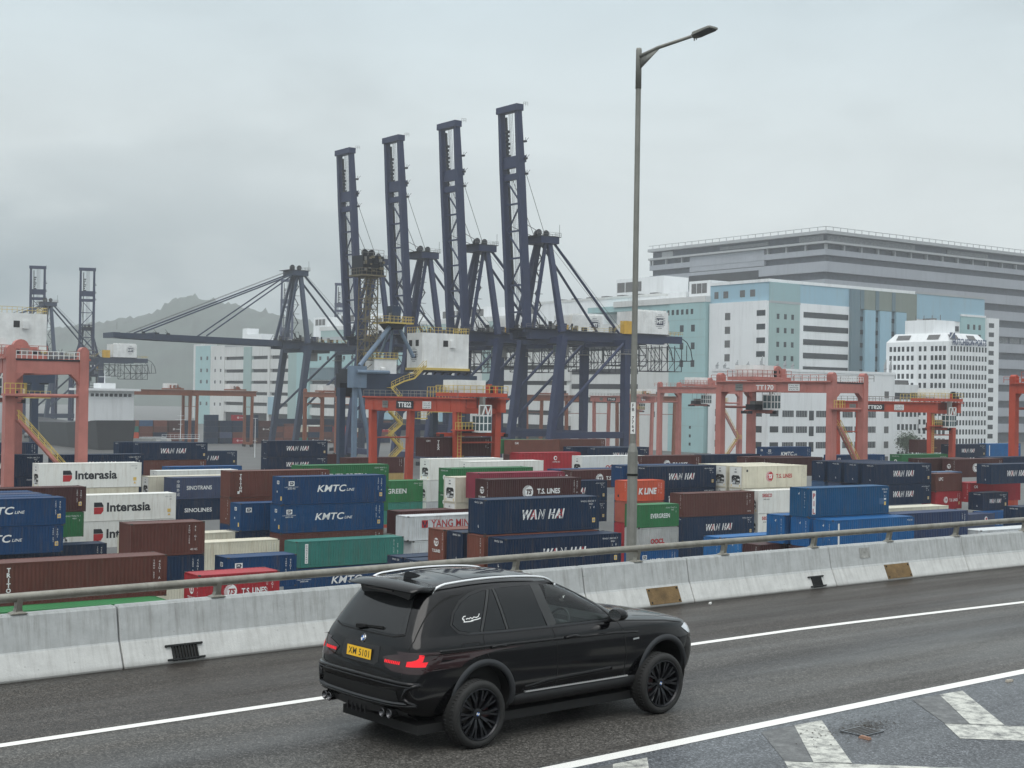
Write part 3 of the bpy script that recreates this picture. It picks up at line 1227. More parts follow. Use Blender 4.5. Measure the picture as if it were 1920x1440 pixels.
        mb.add(vs, [(5 * i + j, 5 * i + j + 1, 5 * i + j + 6, 5 * i + j + 5) for i in range(24) for j in range(4)] + [(0, 1, 2, 3, 4), tuple(120 + j for j in (4, 3, 2, 1, 0))], TRIM)
        sill = mb.build('sill', root, True)
        mb = MB()
        mb.box((.60, s * .93, .405), (2.26, s * .975, .421), SATIN)
        for i in range(42):
            mb.box((.62 + .039 * i, s * .94, .4235), (.636 + .039 * i, s * .968, .4275), SEAM)
        mb.build('step_strip', sill)
        # door handles
        for x in (.20, 1.33):
            mb = MB()
            z = .965
            q = [side(x + d, z + .012 * (1 - abs(d) / .12), s, o2) for d, o2 in ((-.115, .004), (-.08, .035), (0, .042), (.08, .035), (.115, .004))]
            mb.tube(q, .016, PAINT, 8)
            mb.build('door_handle', root, True)
        # mirror
        mb = MB()
        base = side(2.02, 1.10, s, 0)
        c = Vector((2.03, s * 1.045, 1.175))
        mb.beam(base, c - Vector((0, s * .04, .05)), .07, .03, TRIM, (1, 0, 0))
        vs, fs = [], []
        for k, (q, a, b) in enumerate(((-.085, .105, .070), (-.06, .118, .080), (.0, .118, .082), (.06, .085, .062), (.085, .03, .02))):
            for i in range(14):
                t = 2 * pi * i / 14
                vs.append(c + Vector((q, s * a * cos(t), b * sin(t) * (1.05 if sin(t) > 0 else .9))))
        for k in range(4):
            for i in range(14):
                fs.append((k * 14 + i, k * 14 + (i + 1) % 14, k * 14 + 14 + (i + 1) % 14, k * 14 + 14 + i))
        fs += [tuple(range(56, 70))]
        mb.add(vs, fs, PAINT)
        mi = mb.build('door_mirror', root, True)
        mb = MB()
        mb.add(vs[:14], [tuple(range(14))], CHROME)
        mb.v = [(x + .004, y, z) for x, y, z in mb.v]
        mb.build('mirror_glass', mi)
        # roof rail
        mb = MB()
        q = []
        for i in range(33):
            t = i / 32
            x = -.50 + 1.84 * t
            p = topp(x, s * (.615 + .01 * sin(pi * t)), 0)
            e = min(t, 1 - t)
            p.z += .042 * min(1, (e / .09)) ** .6 + .004
            q.append(p)
        mb.tube(q, .017, CHROME, 8)
        for i in (0, 32):
            mb.tube([q[i] + Vector((0, 0, .01)), q[i] - Vector((0, 0, .03))], .02, CHROME, 8)
        mb.build('roof_rail', root, True)
        # fender badge vent and headlamp
        mb = MB()
        raised(mb, [(2.36, .845), (2.46, .85)], sd, .022, .006, SATIN)
        mb.build('fender_vent', root)
        patch([(3.30, .90), (3.42, .93), (3.56, .915), (3.66, .87), (3.62, .80), (3.46, .81)], sd, .006, HEAD, 'headlight', root)
        # rear lamp that wraps round the corner: side part
        o = patch([(-.98, .985), (-.80, .99), (-.64, .985), (-.585, .95), (-.62, .88), (-.73, .80), (-.86, .765), (-1.0, .765)], sd, .006, LAMPRED, 'tail_light', root, .03)
    # headlamp, grille and lower intake seen only from the front
    for s in (-1, 1):
        patch([(s * .42, .80), (s * .50, .895), (s * .80, .90), (s * .84, .80), (s * .70, .765)], front, .005, HEAD, 'headlight', root)
        patch([(s * .04, .66), (s * .04, .86), (s * .30, .86), (s * .36, .78), (s * .30, .66)], front, .006, TRIM, 'kidney_grille', root)
    patch([(-.62, .36), (-.70, .52), (.70, .52), (.62, .36)], front, .005, TRIM, 'lower_intake', root)
    # windscreen
    b = bmesh.new()
    gx = []
    for i in range(17):
        y = -1 + 2 * i / 16
        col = []
        for k in range(13):
            z = 1.125 + (1.615 - 1.125) * k / 12
            tt = k / 12
            yy = y * (.83 - .20 * tt)
            p, nn = hit((6, yy, z), (-1, 0, 0))
            col.append(b.verts.new(p + nn * .002))
        gx.append(col)
    for i in range(16):
        for k in range(12):
            b.faces.new((gx[i][k], gx[i + 1][k], gx[i + 1][k + 1], gx[i][k + 1]))
    m2 = bpy.data.meshes.new('windscreen')
    b.to_mesh(m2)
    b.free()
    m2.materials.append(GL)
    link('windscreen', m2, root)

    # cabin: tub, dashboard, steering wheel, seats, dark headliner
    mb = MB()
    mb.box((-.45, -.78, .42), (2.35, .78, .62), CABIN)
    for s in (-1, 1):
        mb.box((-.4, s * .76 - .02, .6), (2.2, s * .76 + .02, 1.06), CABIN)
    mb.prism([(1.85, .62), (1.75, 1.0), (1.85, 1.09), (2.36, 1.08), (2.36, .62)], -.76, .76, CABIN)
    mb.prism([(1.0, 1.57), (1.1, 1.60), (-.4, 1.61), (-.5, 1.56)], -.56, .56, CABIN)
    mb.prism([(.62, .62), (.72, .62), (.60, 1.55), (.50, 1.55)], -.72, .72, CABIN)
    mb.build('cabin', root)
    for y in (-.38, .38):
        mb = MB()
        mb.prism([(.85, .62), (1.42, .66), (1.42, .78), (.95, .74)], y - .25, y + .25, SEATM)
        mb.prism([(.78, .72), (.95, .74), (.78, 1.32), (.66, 1.30)], y - .24, y + .24, SEATM)
        mb.prism([(.66, 1.34), (.76, 1.34), (.72, 1.52), (.64, 1.50)], y - .13, y + .13, SEATM)
        mb.build('front_seat', root)
    mb = MB()
    SW = Matrix.Translation((1.62, -.38, 1.03)) @ Matrix.Rotation(radians(-64), 4, 'Y')
    vs = []
    for i in range(28):
        a = 2 * pi * i / 28
        for k in range(6):
            q = 2 * pi * k / 6
            vs.append(SW @ Vector(((.185 + .016 * cos(q)) * cos(a), (.185 + .016 * cos(q)) * sin(a), .016 * sin(q))))
    mb.add(vs, [(i * 6 + k, ((i + 1) % 28) * 6 + k, ((i + 1) % 28) * 6 + (k + 1) % 6, i * 6 + (k + 1) % 6) for i in range(28) for k in range(6)], PILLAR)
    mb.box((-.05, -.17, -.01), (.05, .17, .01), PILLAR, SW)
    mb.build('steering_wheel', root, True)
    # the driver, dark against the far window
    # ------------------------------------------------ tail
    patch([(-.655, 1.165), (-.60, 1.30), (-.535, 1.46), (-.49, 1.545), (.49, 1.545), (.535, 1.46), (.60, 1.30), (.655, 1.165), (.55, 1.145), (-.55, 1.145)], rear, .005, GLASSD, 'rear_window', root)
    mb = MB()
    seam(mb, [(-.70, 1.55), (-.735, 1.36), (-.775, 1.16), (-.79, 1.10), (-.765, .90), (-.76, .73), (-.70, .70), (.70, .70), (.76, .73), (.765, .90), (.79, 1.10), (.775, 1.16), (.735, 1.36), (.70, 1.55)], rear, .010, .002, SEAM)
    seam(mb, [(-.66, 1.15), (-.5, 1.118), (.5, 1.118), (.66, 1.15)], rear, .012, .006, SEAM)
    mb.build('shut_line', root, True)
    # spoiler: blade over the glass with an undercut
    mb = MB()
    K = 24
    vs = []
    for i in range(K + 1):
        y = -.635 + 1.27 * i / K
        e = abs(2 * i / K - 1)
        xr = -.93 + .14 * e ** 2.2
        zt = 1.672 - .035 * e ** 2
        for x, z in ((-.46, zt + .018 - .01 * e), (-.62, zt + .010), (xr, zt - .030), (xr + .006, zt - .043), (-.70, zt - .060 + .02 * e), (-.52, zt - .075)):
            vs.append((x, y, z))
    mb.add(vs, [(6 * i + j, 6 * i + (j + 1) % 6, 6 * i + 6 + (j + 1) % 6, 6 * i + 6 + j) for i in range(K) for j in range(6)] + [(0, 1, 2, 3, 4, 5), tuple(6 * K + j for j in (5, 4, 3, 2, 1, 0))], PAINT)
    sp = mb.build('rear_spoiler', root, True)
    mb = MB()
    mb.box((-.80, -.27, 1.578), (-.775, .27, 1.592), LAMPRED)
    mb.build('brake_light', sp)
    mb = MB()          # ragged deflector under the blade
    mb.add([(-.70, y, z) for y, z in ((-.50, 1.60), (-.47, 1.52), (-.42, 1.485), (-.36, 1.505), (.36, 1.505), (.42, 1.485), (.47, 1.52), (.50, 1.60))] + [(-.62, y, z) for y, z in ((-.50, 1.60), (-.47, 1.52), (-.42, 1.485), (-.36, 1.505), (.36, 1.505), (.42, 1.485), (.47, 1.52), (.50, 1.60))], [tuple(range(8))] + [(i, i + 8, (i + 1) % 8 + 8, (i + 1) % 8) for i in range(8)], TRIM)
    mb.build('deflector', sp)
    # tail lamps on the tailgate, and the lit elements
    for s in (-1, 1):
        patch([(s * .43, .905), (s * .60, .95), (s * .90, .985), (s * .955, .97), (s * .96, .80), (s * .90, .765), (s * .62, .775), (s * .50, .81)], rear, .007, LAMPRED, 'tail_light', root, .03)
        tl = root.children[-1]
        for c in root.children:
            if c.name.startswith('tail_light'):
                tl = c
        mb = MB()
        for i in range(9):
            y0 = .475 + .0275 * i
            q = [(s * y0, .852), (s * (y0 + .021), .853), (s * (y0 + .021), .888 - .002 * (i % 2)), (s * y0, .884 - .002 * (i % 2))]
            mb.add([rear(a, b_, .011) for a, b_ in q], [(0, 1, 2, 3)], LAMPLIT)
        mb.build('light_bar', tl, fix=False)
    # hook-shaped lit element on the outer lamp: foot along the gate edge, then up the corner
        mb = MB()
        for i in range(8):
            x = -1.0 + .0
            pass
        foot = [(s * (.80 + .0135 * i)) for i in range(11)]
        for a, b_ in zip(foot[:-1], foot[1:]):
            mb.add([rear(a, .842, .0115), rear(b_, .842, .0115), rear(b_, .893, .0115), rear(a, .893, .0115)], [(0, 1, 2, 3)], LAMPLIT)
        up_ = [((-.955, .842), (-.955, .893)), ((-.925, .85), (-.93, .905)), ((-.89, .873), (-.905, .925)), ((-.862, .908), (-.882, .945)), ((-.842, .958), (-.872, .963))]
        up_ = [((-.965, .842), (-.965, .894)), ((-.93, .846), (-.94, .900)), ((-.885, .862), (-.905, .915)), ((-.845, .90), (-.878, .935)), ((-.815, .965), (-.868, .968))]
        for (p0, p1), (p2, p3) in zip(up_[:-1], up_[1:]):
            mb.add([side(*p0, s, .011), side(*p2, s, .011), side(*p3, s, .011), side(*p1, s, .011)], [(0, 1, 2, 3)], LAMPLIT)
        mb.build('light_hook', tl, fix=False)
    # roundel
    def roundel(parent, M, r):
        mb = MB()
        mb.lathe([(0, .004), (r * .70, .004), (r * .72, .006), (r, .006), (r * 1.04, .0), (r * 1.0, -.01)], CHROME, 28, M)
        e = mb.build('emblem', parent, True)
        mb = MB()
        BL = mat('emblem_blue', (.02, .12, .42), .2)
        K = 32
        mb.lathe([(r * .70, .0065), (r * .96, .0066)], SEAM, K, M)
        for q in range(4):
            pts = [(0, 0)] + [(r * .68 * cos(pi / 2 * q + pi / 16 * i), r * .68 * sin(pi / 2 * q + pi / 16 * i)) for i in range(9)]
            mb.add([M @ Vector((a, b_, .0062)) for a, b_ in pts], [tuple(range(10))], BL if q % 2 else WHT)
        mb.build('emblem_field', e, fix=False)
    zc = 1.045
    p, nn = hit((-3, 0, zc), (1, 0, 0))
    roundel(root, Matrix.Translation(p + nn * .004) @ nn.to_track_quat('Z', 'Y').to_matrix().to_4x4(), .046)
    # plate recess, plate, characters
    patch([(-.36, .84), (-.34, 1.0), (.34, 1.0), (.36, .84), (.30, .80), (-.30, .80)], rear, .003, TRIM, 'plate_recess', root)
    p, nn = hit((-3, 0, .90), (1, 0, 0))
    PL_ = Matrix.Translation((p.x - .012, 0, .90)) @ Matrix.Rotation(radians(6), 4, 'Y')
    mb = MB()
    mb.box((-.006, -.235, -.058), (.004, .235, .058), YEL, PL_)
    mb.box((-.003, -.24, -.063), (.002, .24, .063), TRIM, PL_)
    pl_ = mb.build('number_plate', root)
    mb = MB()
    # seen from behind, the car's left is the reader's left: the text runs along -y
    TM = PL_ @ Matrix(((0, -1, 0, -.0075), (-1, 0, 0, 0), (0, 0, 1, -.038), (0, 0, 0, 1)))
    put_text(mb, 'XM 5101', TM, .076, BLK, bold=.006, width=.40, spacing=1.1)
    mb.build('lettering', pl_, fix=False)
    # wiper
    mb = MB()
    mb.beam(rear(.10, 1.165, .02), rear(-.30, 1.185, .02), .02, .025, SEAM)
    mb.beam(rear(.16, 1.15, .02), rear(-.02, 1.17, .03), .05, .05, SEAM, w2=.02, h2=.02)
    mb.build('rear_wiper', root)
    # bumper: shelf, dark recess, two grey blades, diffuser
    mb = MB()
    raised(mb, [(-.93, .655), (-.6, .665), (0, .67), (.6, .665), (.93, .655)], rear, .05, .028, PAINT, .04)
    raised(mb, [(-.90, .425), (-.60, .405), (0, .40), (.60, .405), (.90, .425)], rear, .05, .034, PAINT, .04)
    for s in (-1, 1):
        raised(mb, [(s * .90, .425), (s * .80, .50), (s * .84, .60), (s * .93, .655)], rear, .045, .028, PAINT, .03)
    mb.build('rear_bumper', root, True)
    patch([(-.74, .46), (-.70, .575), (.70, .575), (.74, .46), (.62, .435), (-.62, .435)], rear, .006, SEAM, 'bumper_recess', root)
    mb = MB()
    raised(mb, [(-.84, .455), (-.62, .442), (0, .437), (.62, .442), (.84, .455)], rear, .012, .040, FLARE, .04)
    raised(mb, [(-.88, .633), (-.3, .642), (.3, .642), (.88, .633)], rear, .010, .032, FLARE, .04)
    mb.build('bumper_blade', root, True)
    mb = MB()
    K = 20
    vs = []
    for i in range(K + 1):
        y = -.80 + 1.6 * i / K
        e = abs(2 * i / K - 1)
        for x, z in ((-1.085 + .12 * e ** 3, .385), (-1.06 + .12 * e ** 3, .28 + .03 * e), (-.80, .235)):
            vs.append((x, y, z))
    mb.add(vs, [(3 * i + j, 3 * i + j + 1, 3 * i + j + 4, 3 * i + j + 3) for i in range(K) for j in range(2)], TRIM)
    for i in range(-2, 3):
        mb.box((-1.08, i * .085 - .006, .245), (-.85, i * .085 + .006, .33), TRIM)
    mb.build('diffuser', root)
    for s in (-1, 1):
        for d in (0, .115):
            mb = MB()
            M = Matrix.Translation((-1.09 + .015 * (d > 0), s * (.52 + d), .318)) @ Matrix.Rotation(radians(90), 4, 'Y')
            mb.lathe([(.040, .18), (.047, .16), (.047, .0), (.052, -.006), (.047, -.012), (.040, -.006), (.038, .12), (0, .12)], mat('exhaust_steel', (.10, .10, .105), .25, .9), 20, M)
            mb.build('exhaust_tip', root, True)
        for ax, dx in ((0, -.47), (2.933, -.47)):      # mud flaps
            mb = MB()
            mb.prism([(ax + dx, .14), (ax + dx - .03, .14), (ax + dx - .02, .44), (ax + dx + .03, .44)], s * .70, s * .93, TRIM)
            mb.build('mud_flap', root)
    # shark-fin antenna
    mb = MB()
    q = topp(-.30, 0, 0)
    prof = [(-.13, -.01), (.11, -.01), (.0, .04), (-.09, .062), (-.12, .058)]
    vs = [(q.x + a, sg * .022 * (1 - b_ / .075), q.z + b_) for sg in (-1, 1) for a, b_ in prof]
    mb.add(vs, [(0, 1, 2, 3, 4), (9, 8, 7, 6, 5)] + [(i, i + 5, (i + 1) % 5 + 5, (i + 1) % 5) for i in range(5)], PAINT)
    mb.build('antenna_fin', root)
    # sunroof panel and roof shut line
    patch([(.05, -.48), (.98, -.46), (.98, .46), (.05, .48)], topp, .003, GLASSD, 'sunroof', root)
    mb = MB()
    seam(mb, [(-.43, -.60), (-.46, -.3), (-.46, .3), (-.43, .60)], topp, .010, .002, SEAM)
    seam(mb, [(2.60, -.70), (3.0, -.74), (3.40, -.66)], topp, .01, .003, SEAM)
    seam(mb, [(2.60, .70), (3.0, .74), (3.40, .66)], topp, .01, .003, SEAM)
    mb.build('roof_seam', root, True)
    # scrawled white sticker on the near quarter window
    qw = [c for c in root.children if c.name.startswith('quarter_window')][0]
    mb = MB()
    sd = lambda x, z, off: side(x, z, -1, off)
    for pl in ([(-0.200, 1.262), (-0.230, 1.292), (-0.205, 1.315), (-0.175, 1.318)], [(-0.230, 1.292), (-0.205, 1.288), (-0.208, 1.262)],
               [(-0.180, 1.285), (-0.150, 1.292), (-0.130, 1.285), (-0.115, 1.298), (-0.090, 1.285), (-0.065, 1.30), (-0.030, 1.292), (0.000, 1.30), (0.025, 1.33)],
               [(-0.220, 1.258), (-0.130, 1.258), (-0.080, 1.262)], [(-0.110, 1.266), (-0.020, 1.272), (0.030, 1.283)]):
        seam(mb, pl, sd, .010, .008, WHT, .02)
    mb.build('window_sticker', qw, fix=False)

    # final proportions: shorter tail, higher waist
    def smooth(a, b, x):
        t = min(1, max(0, (x - a) / (b - a)))
        return t * t * (3 - 2 * t)

    def warp(co):
        x, y, z = co
        amp = .115 - .05 * smooth(.9, 2.1, x) - .025 * smooth(2.1, 3.2, x)
        g = smooth(.38, 1.05, z)
        rearness = smooth(-.30, -.75, -(-x)) if False else smooth(.42, .85, -x)
        g = max(g, rearness * (.95 - .10 * smooth(.9, 1.4, z)))
        for ax in (0, 2.933):
            rr_ = math.hypot(x - ax, z - .375)
            g *= 1 - .80 * (1 - smooth(.46, .72, rr_))
        nx = x + .20 * smooth(.30, 1.15, -x)
        return (nx, y, z + amp * g)

    def all_meshes(o, M):
        for c in o.children:
            M2 = M @ c.matrix_local
            if c.type == 'MESH':
                inv = M2.inverted()
                for v in c.data.vertices:
                    v.co = inv @ Vector(warp(M2 @ v.co))
            all_meshes(c, M2)
    all_meshes(root, Matrix())

    # wheels
    def wheel(ax, s, steer=0):
        w = link('wheel', None, root)
        w.location = (ax, s * .835, .375)
        w.rotation_euler = (0, 0, steer)
        FY = Matrix.Rotation(radians(90) * (1 if s < 0 else -1), 4, 'X')     # local z -> outward
        mb = MB()
        mb.lathe([(.284, .104), (.300, .122), (.338, .126), (.362, .108), (.374, .075), (.376, 0), (.374, -.075), (.362, -.108), (.31, -.125), (.284, -.11)], TYRE, 56, FY)
        for i in range(56):
            a = 2 * pi * i / 56
            M = FY @ Matrix.Rotation(a, 4, 'Z')
            mb.box((.3735, -.006, .035), (.3785, .010, .085), TYRE, M)
            mb.box((.3735, -.010, -.085), (.3785, .006, -.035), TYRE, M)
        mb.box((.372, -.01, -.012), (.372, .01, .012), TYRE, FY)
        mb.build('tyre', w, True)
        mb = MB()
        mb.lathe([(.284, .104), (.289, .114), (.280, .118), (.268, .10), (.258, .04), (.25, -.09), (.284, -.10)], RIM, 48, FY)
        for i in range(10):
            a = 2 * pi * i / 10
            for sg in (-1, 1):
                M = FY @ Matrix.Rotation(a + sg * .075, 4, 'Z')
                vs = [(.045, sg * -.006 - .012, .055), (.045, sg * -.006 + .012, .055), (.274, sg * .013 - .014, .094), (.274, sg * .013 + .014, .094),
                      (.045, sg * -.006 - .012, .020), (.045, sg * -.006 + .012, .020), (.274, sg * .013 - .014, .045), (.274, sg * .013 + .014, .045),
                      (.15, sg * .0 - .011, .088), (.15, sg * .0 + .011, .088), (.15, sg * .0 - .011, .035), (.15, sg * .0 + .011, .035)]
                mb.add([M @ Vector(v) for v in vs], [(0, 1, 9, 8), (8, 9, 3, 2), (1, 5, 11, 9), (9, 11, 7, 3), (4, 0, 8, 10), (10, 8, 2, 6), (5, 4, 10, 11), (11, 10, 6, 7), (0, 4, 5, 1), (2, 3, 7, 6)], RIM)
        mb.lathe([(0, .062), (.035, .066), (.062, .062), (.07, .04), (.07, .0)], RIM, 24, FY)
        mb.build('rim', w)
        mb = MB()
        mb.lathe([(.05, -.02), (.17, -.02), (.175, -.025), (.175, -.045), (.05, -.05)], mat('brake_disc', (.09, .085, .08), .4, .8), 32, FY)
        mb.box((.08, -.09, -.06), (.19, .09, .01), mat('brake_caliper', (.05, .008, .009), .5), FY @ Matrix.Rotation(radians(190 if ax > 1 else 10), 4, 'Z'))
        mb.build('brake', w)
        mb = MB()
        mb.lathe([(0, .070), (.026, .070), (.030, .066)], SEAM, 20, FY)
        for q in range(4):
            pts = [(0, 0)] + [(.022 * cos(pi / 2 * q + .5 + pi / 10 * i), .022 * sin(pi / 2 * q + .5 + pi / 10 * i)) for i in range(6)]
            mb.add([FY @ Vector((a, b_, .0715)) for a, b_ in pts], [tuple(range(7))], WHT if q % 2 else mat('emblem_blue', (.02, .12, .42), .2))
        mb.build('hub_cap', w, fix=False)
    for ax in (0, 2.933):
        for s in (-1, 1):
            wheel(ax, s)
    mb = MB()
    mb.box((-.7, -.72, .20), (3.4, .72, .30), CABIN)
    mb.build('underbody', root)
    return root


CAR = car()
# ------------------------------------------------------------------ shipping containers
CW = 2.438


def cmat(name, col, dirt=(.10, .075, .055), amt=.55, rough=.5, vary=.13):
    return mat('container_' + name, col, rough, 0, vary, .55, 0, 40, spec=.25, dirt=dirt, dirt_amt=amt, dirt_scale=1.1, streak=True, ovary=.22 if col[0] < .3 else .06)


CM = {
    'navy': cmat('navy', (.0045, .019, .052)), 'blue': cmat('blue', (.003, .042, .125)), 'bright': cmat('bright_blue', (.004, .082, .24)), 'sky': cmat('light_blue', (.012, .12, .32)),
    'slate': cmat('slate', (.048, .066, .125)), 'ocean': cmat('ocean_blue', (.004, .072, .175)), 'indigo': cmat('indigo', (.016, .032, .085)), 'steel': cmat('steel_blue', (.05, .11, .21)), 'brown': cmat('brown', (.088, .032, .026)), 'maroon': cmat('maroon', (.058, .019, .019)),
    'rust': cmat('rust', (.155, .052, .036)), 'tan': cmat('tan', (.42, .30, .12)), 'red': cmat('red', (.34, .022, .032)), 'crimson': cmat('crimson', (.17, .024, .045)),
    'orange': cmat('orange', (.56, .095, .045)), 'salmon': cmat('salmon', (.36, .10, .07)), 'green': cmat('green', (.026, .15, .055)), 'teal': cmat('teal', (.035, .18, .15), amt=.5),
    'mint': cmat('mint', (.22, .46, .36)), 'white': cmat('white', (.72, .73, .70), (.30, .22, .14), .4, .4, .06), 'cream': cmat('cream', (.60, .57, .46), (.28, .19, .10), .55, .5, .10),
    'grey': cmat('grey', (.40, .41, .40)), 'pale': cmat('pale_grey', (.52, .55, .57), (.25, .17, .10), .5),
}
T_W = mat('decal_white', (.76, .77, .76), .5, 0, .1, 3)
T_R = mat('decal_red', (.42, .02, .025), .5, 0, .08, 3)
T_K = mat('decal_black', (.012, .014, .02), .5, 0, .08, 3)
T_N = mat('decal_navy', (.008, .014, .045), .5, 0, .08, 3)
T_Y = mat('decal_yellow', (.72, .50, .14), .5, 0, .1, 3)
T_G = mat('decal_grey', (.30, .31, .32), .5, 0, .1, 3)
VOID = mat('reefer_void', (.008, .008, .009), .7, 0, .2, 6)
CASTM = mat('corner_casting', (.06, .055, .05), .6, .3, .3, 6)
_cm = {}


def cbody(ln, H, col, reefer):
    key = (ln, H, col, reefer)
    if key in _cm:
        return _cm[key]
    m = CM[col]
    mb = MB()
    hx, hy = ln / 2, CW / 2
    p = .13                      # post
    rt, rb = .09, .14            # top and bottom rails
    for sx in (-1, 1):
        for sy in (-1, 1):
            x0, x1 = sorted((sx * hx, sx * (hx - p)))
            y0, y1 = sorted((sy * hy, sy * (hy - p)))
            mb.box((x0, y0, .11), (x1, y1, H - .11), m)
            for z0, z1 in ((0, .115), (H - .115, H)):
                xa, xb = sorted((sx * (hx + .003), sx * (hx - .17)))
                ya, yb = sorted((sy * (hy + .003), sy * (hy - .155)))
                mb.box((xa, ya, z0), (xb, yb, z1), CASTM if not reefer else m)
    for sy in (-1, 1):
        y0, y1 = sorted((sy * hy, sy * (hy - .07)))
        mb.box((-hx + .165, y0, H - rt - .02), (hx - .165, y1, H - .02), m)
        mb.box((-hx + .165, y0, .02), (hx - .165, y1, .02 + rb), m)
    for sx in (-1, 1):
        x0, x1 = sorted((sx * hx, sx * (hx - .07)))
        mb.box((x0, -hy + .15, H - rt - .02), (x1, hy - .15, H - .02), m)
        mb.box((x0, -hy + .15, .02), (x1, hy - .15, .02 + rb), m)

    def wall(a0, a1, depth, pitch, fn):
        """corrugated sheet between a0 and a1"""
        n = max(2, round((a1 - a0) / pitch))
        pt = (a1 - a0) / n
        prof = []
        for i in range(n):
            b = a0 + i * pt
            prof += [(b, 0), (b + .26 * pt, 0), (b + .5 * pt, depth), (b + .76 * pt, depth)]
        prof.append((a1, 0))
        vs, fs = [], []
        for a, d in prof:
            vs += [fn(a, d, .15), fn(a, d, H - .11)]
        for i in range(len(prof) - 1):
            fs.append((2 * i, 2 * i + 2, 2 * i + 3, 2 * i + 1))
        mb.add(vs, fs, m)
    if reefer:
        for sy in (-1, 1):
            y = sy * (hy - .012)
            mb.add([(-hx + .12, y, .15), (hx - .12, y, .15), (hx - .12, y, H - .1), (-hx + .12, y, H - .1)], [(0, 1, 2, 3)], m)
        mb.add([(hx - .03, -hy + .1, .15), (hx - .03, hy - .1, .15), (hx - .03, hy - .1, H - .1), (hx - .03, -hy + .1, H - .1)], [(0, 1, 2, 3)], m)
        mb.add([(-hx + .10, -hy + .1, .15), (-hx + .10, hy - .1, .15), (-hx + .10, hy - .1, H - .1), (-hx + .10, -hy + .1, H - .1)], [(3, 2, 1, 0)], m)
        mb.add([(-hx + .1, -hy + .05, H - .03), (hx - .1, -hy + .05, H - .03), (hx - .1, hy - .05, H - .03), (-hx + .1, hy - .05, H - .03)], [(0, 1, 2, 3)], m)
    else:
        for sy in (-1, 1):
            wall(-hx + p, hx - p, .036, .278, lambda a, d, z, sy=sy: (a, sy * (hy - .006 - d), z))
        wall(-hy + p, hy - p, .045, .25, lambda a, d, z: (-hx + .012 + d, a, z))
        wall(-hy + p, hy - p, .03, .5, lambda a, d, z: (hx - .012 - d, a, z))
        n = int(ln / .3)
        vs, fs = [], []
        for i in range(n * 2 + 1):
            x = -hx + .1 + (ln - .2) * i / (2 * n)
            z = H - .03 - (.02 if i % 2 else 0)
            vs += [(x, -hy + .04, z), (x, hy - .04, z)]
        mb.add(vs, [(2 * i, 2 * i + 2, 2 * i + 3, 2 * i + 1) for i in range(2 * n)], m)
        # door gear on the far end
        for y in (-.75, -.3, .3, .75):
            mb.tube([(hx + .01, y, .15), (hx + .01, y, H - .12)], .02, CASTM, 5)
    mb.add([(-hx, -hy, .02), (hx, -hy, .02), (hx, hy, .02), (-hx, hy, .02)], [(3, 2, 1, 0)], m)
    me = mb.mesh('container')
    _cm[key] = me
    return me


_dec = {}
SIDE = lambda x, z: Matrix.Translation((x, -CW / 2 - .003, z))          # text on the long face towards the road
END = lambda ln, y, z: Matrix.Translation((-ln / 2 - .004, y, z)) @ Matrix.Rotation(radians(-90), 4, 'Z')


def rect(mb, M, x0, x1, z0, z1, m, out=0.0):
    mb.add([M @ Vector(p) for p in ((x0, -out, z0), (x1, -out, z0), (x1, -out, z1), (x0, -out, z1))], [(0, 1, 2, 3)], m)


def disc(mb, M, r, m, n=22, out=0.0, r0=0.0, a0=0, a1=2 * pi):
    vs, fs = [], []
    for i in range(n + 1):
        a = a0 + (a1 - a0) * i / n
        vs += [M @ Vector((r0 * cos(a), -out, r0 * sin(a))), M @ Vector((r * cos(a), -out, r * sin(a)))]
    mb.add(vs, [(2 * i, 2 * i + 1, 2 * i + 3, 2 * i + 2) for i in range(n)], m)


def lay(M, d):
    return M @ Matrix.Translation((0, -d, 0))


def vtext(mb, M, s, h, m, step=1.35, **k):
    """letters stacked downwards from z = 0"""
    for i, ch in enumerate(s):
        if ch != ' ':
            put_text(mb, ch, M @ Matrix.Translation((0, 0, -(i + 1) * h * step)), h, m, **k)


def outlined(mb, M, s, h, face, line, **k):
    """letters with a light outline; face(i) gives each letter's own fill"""
    b = k.pop('bold', .03)
    vs, fs, w = text_geo(s, bold=b + .055, **k)
    put_text(mb, s, M, h, line, bold=b + .055, **k)
    return w


def ts_roundel(mb, M, r, a, b):
    disc(mb, M, r, a)
    for q in range(4):
        disc(mb, lay(M, .003), r * (.98 - .13 * q), b, 22, 0, r * (.93 - .13 * q), radians(75 - 3 * q), radians(290 + 5 * q))
    disc(mb, lay(M @ Matrix.Translation((r * .22, 0, 0)), .005), r * .74, a)
    put_text(mb, 'TS', lay(M @ Matrix.Translation((r * .22, 0, -r * .40)), .008), r * .8, b, bold=.05, shear=.25, spacing=.9)


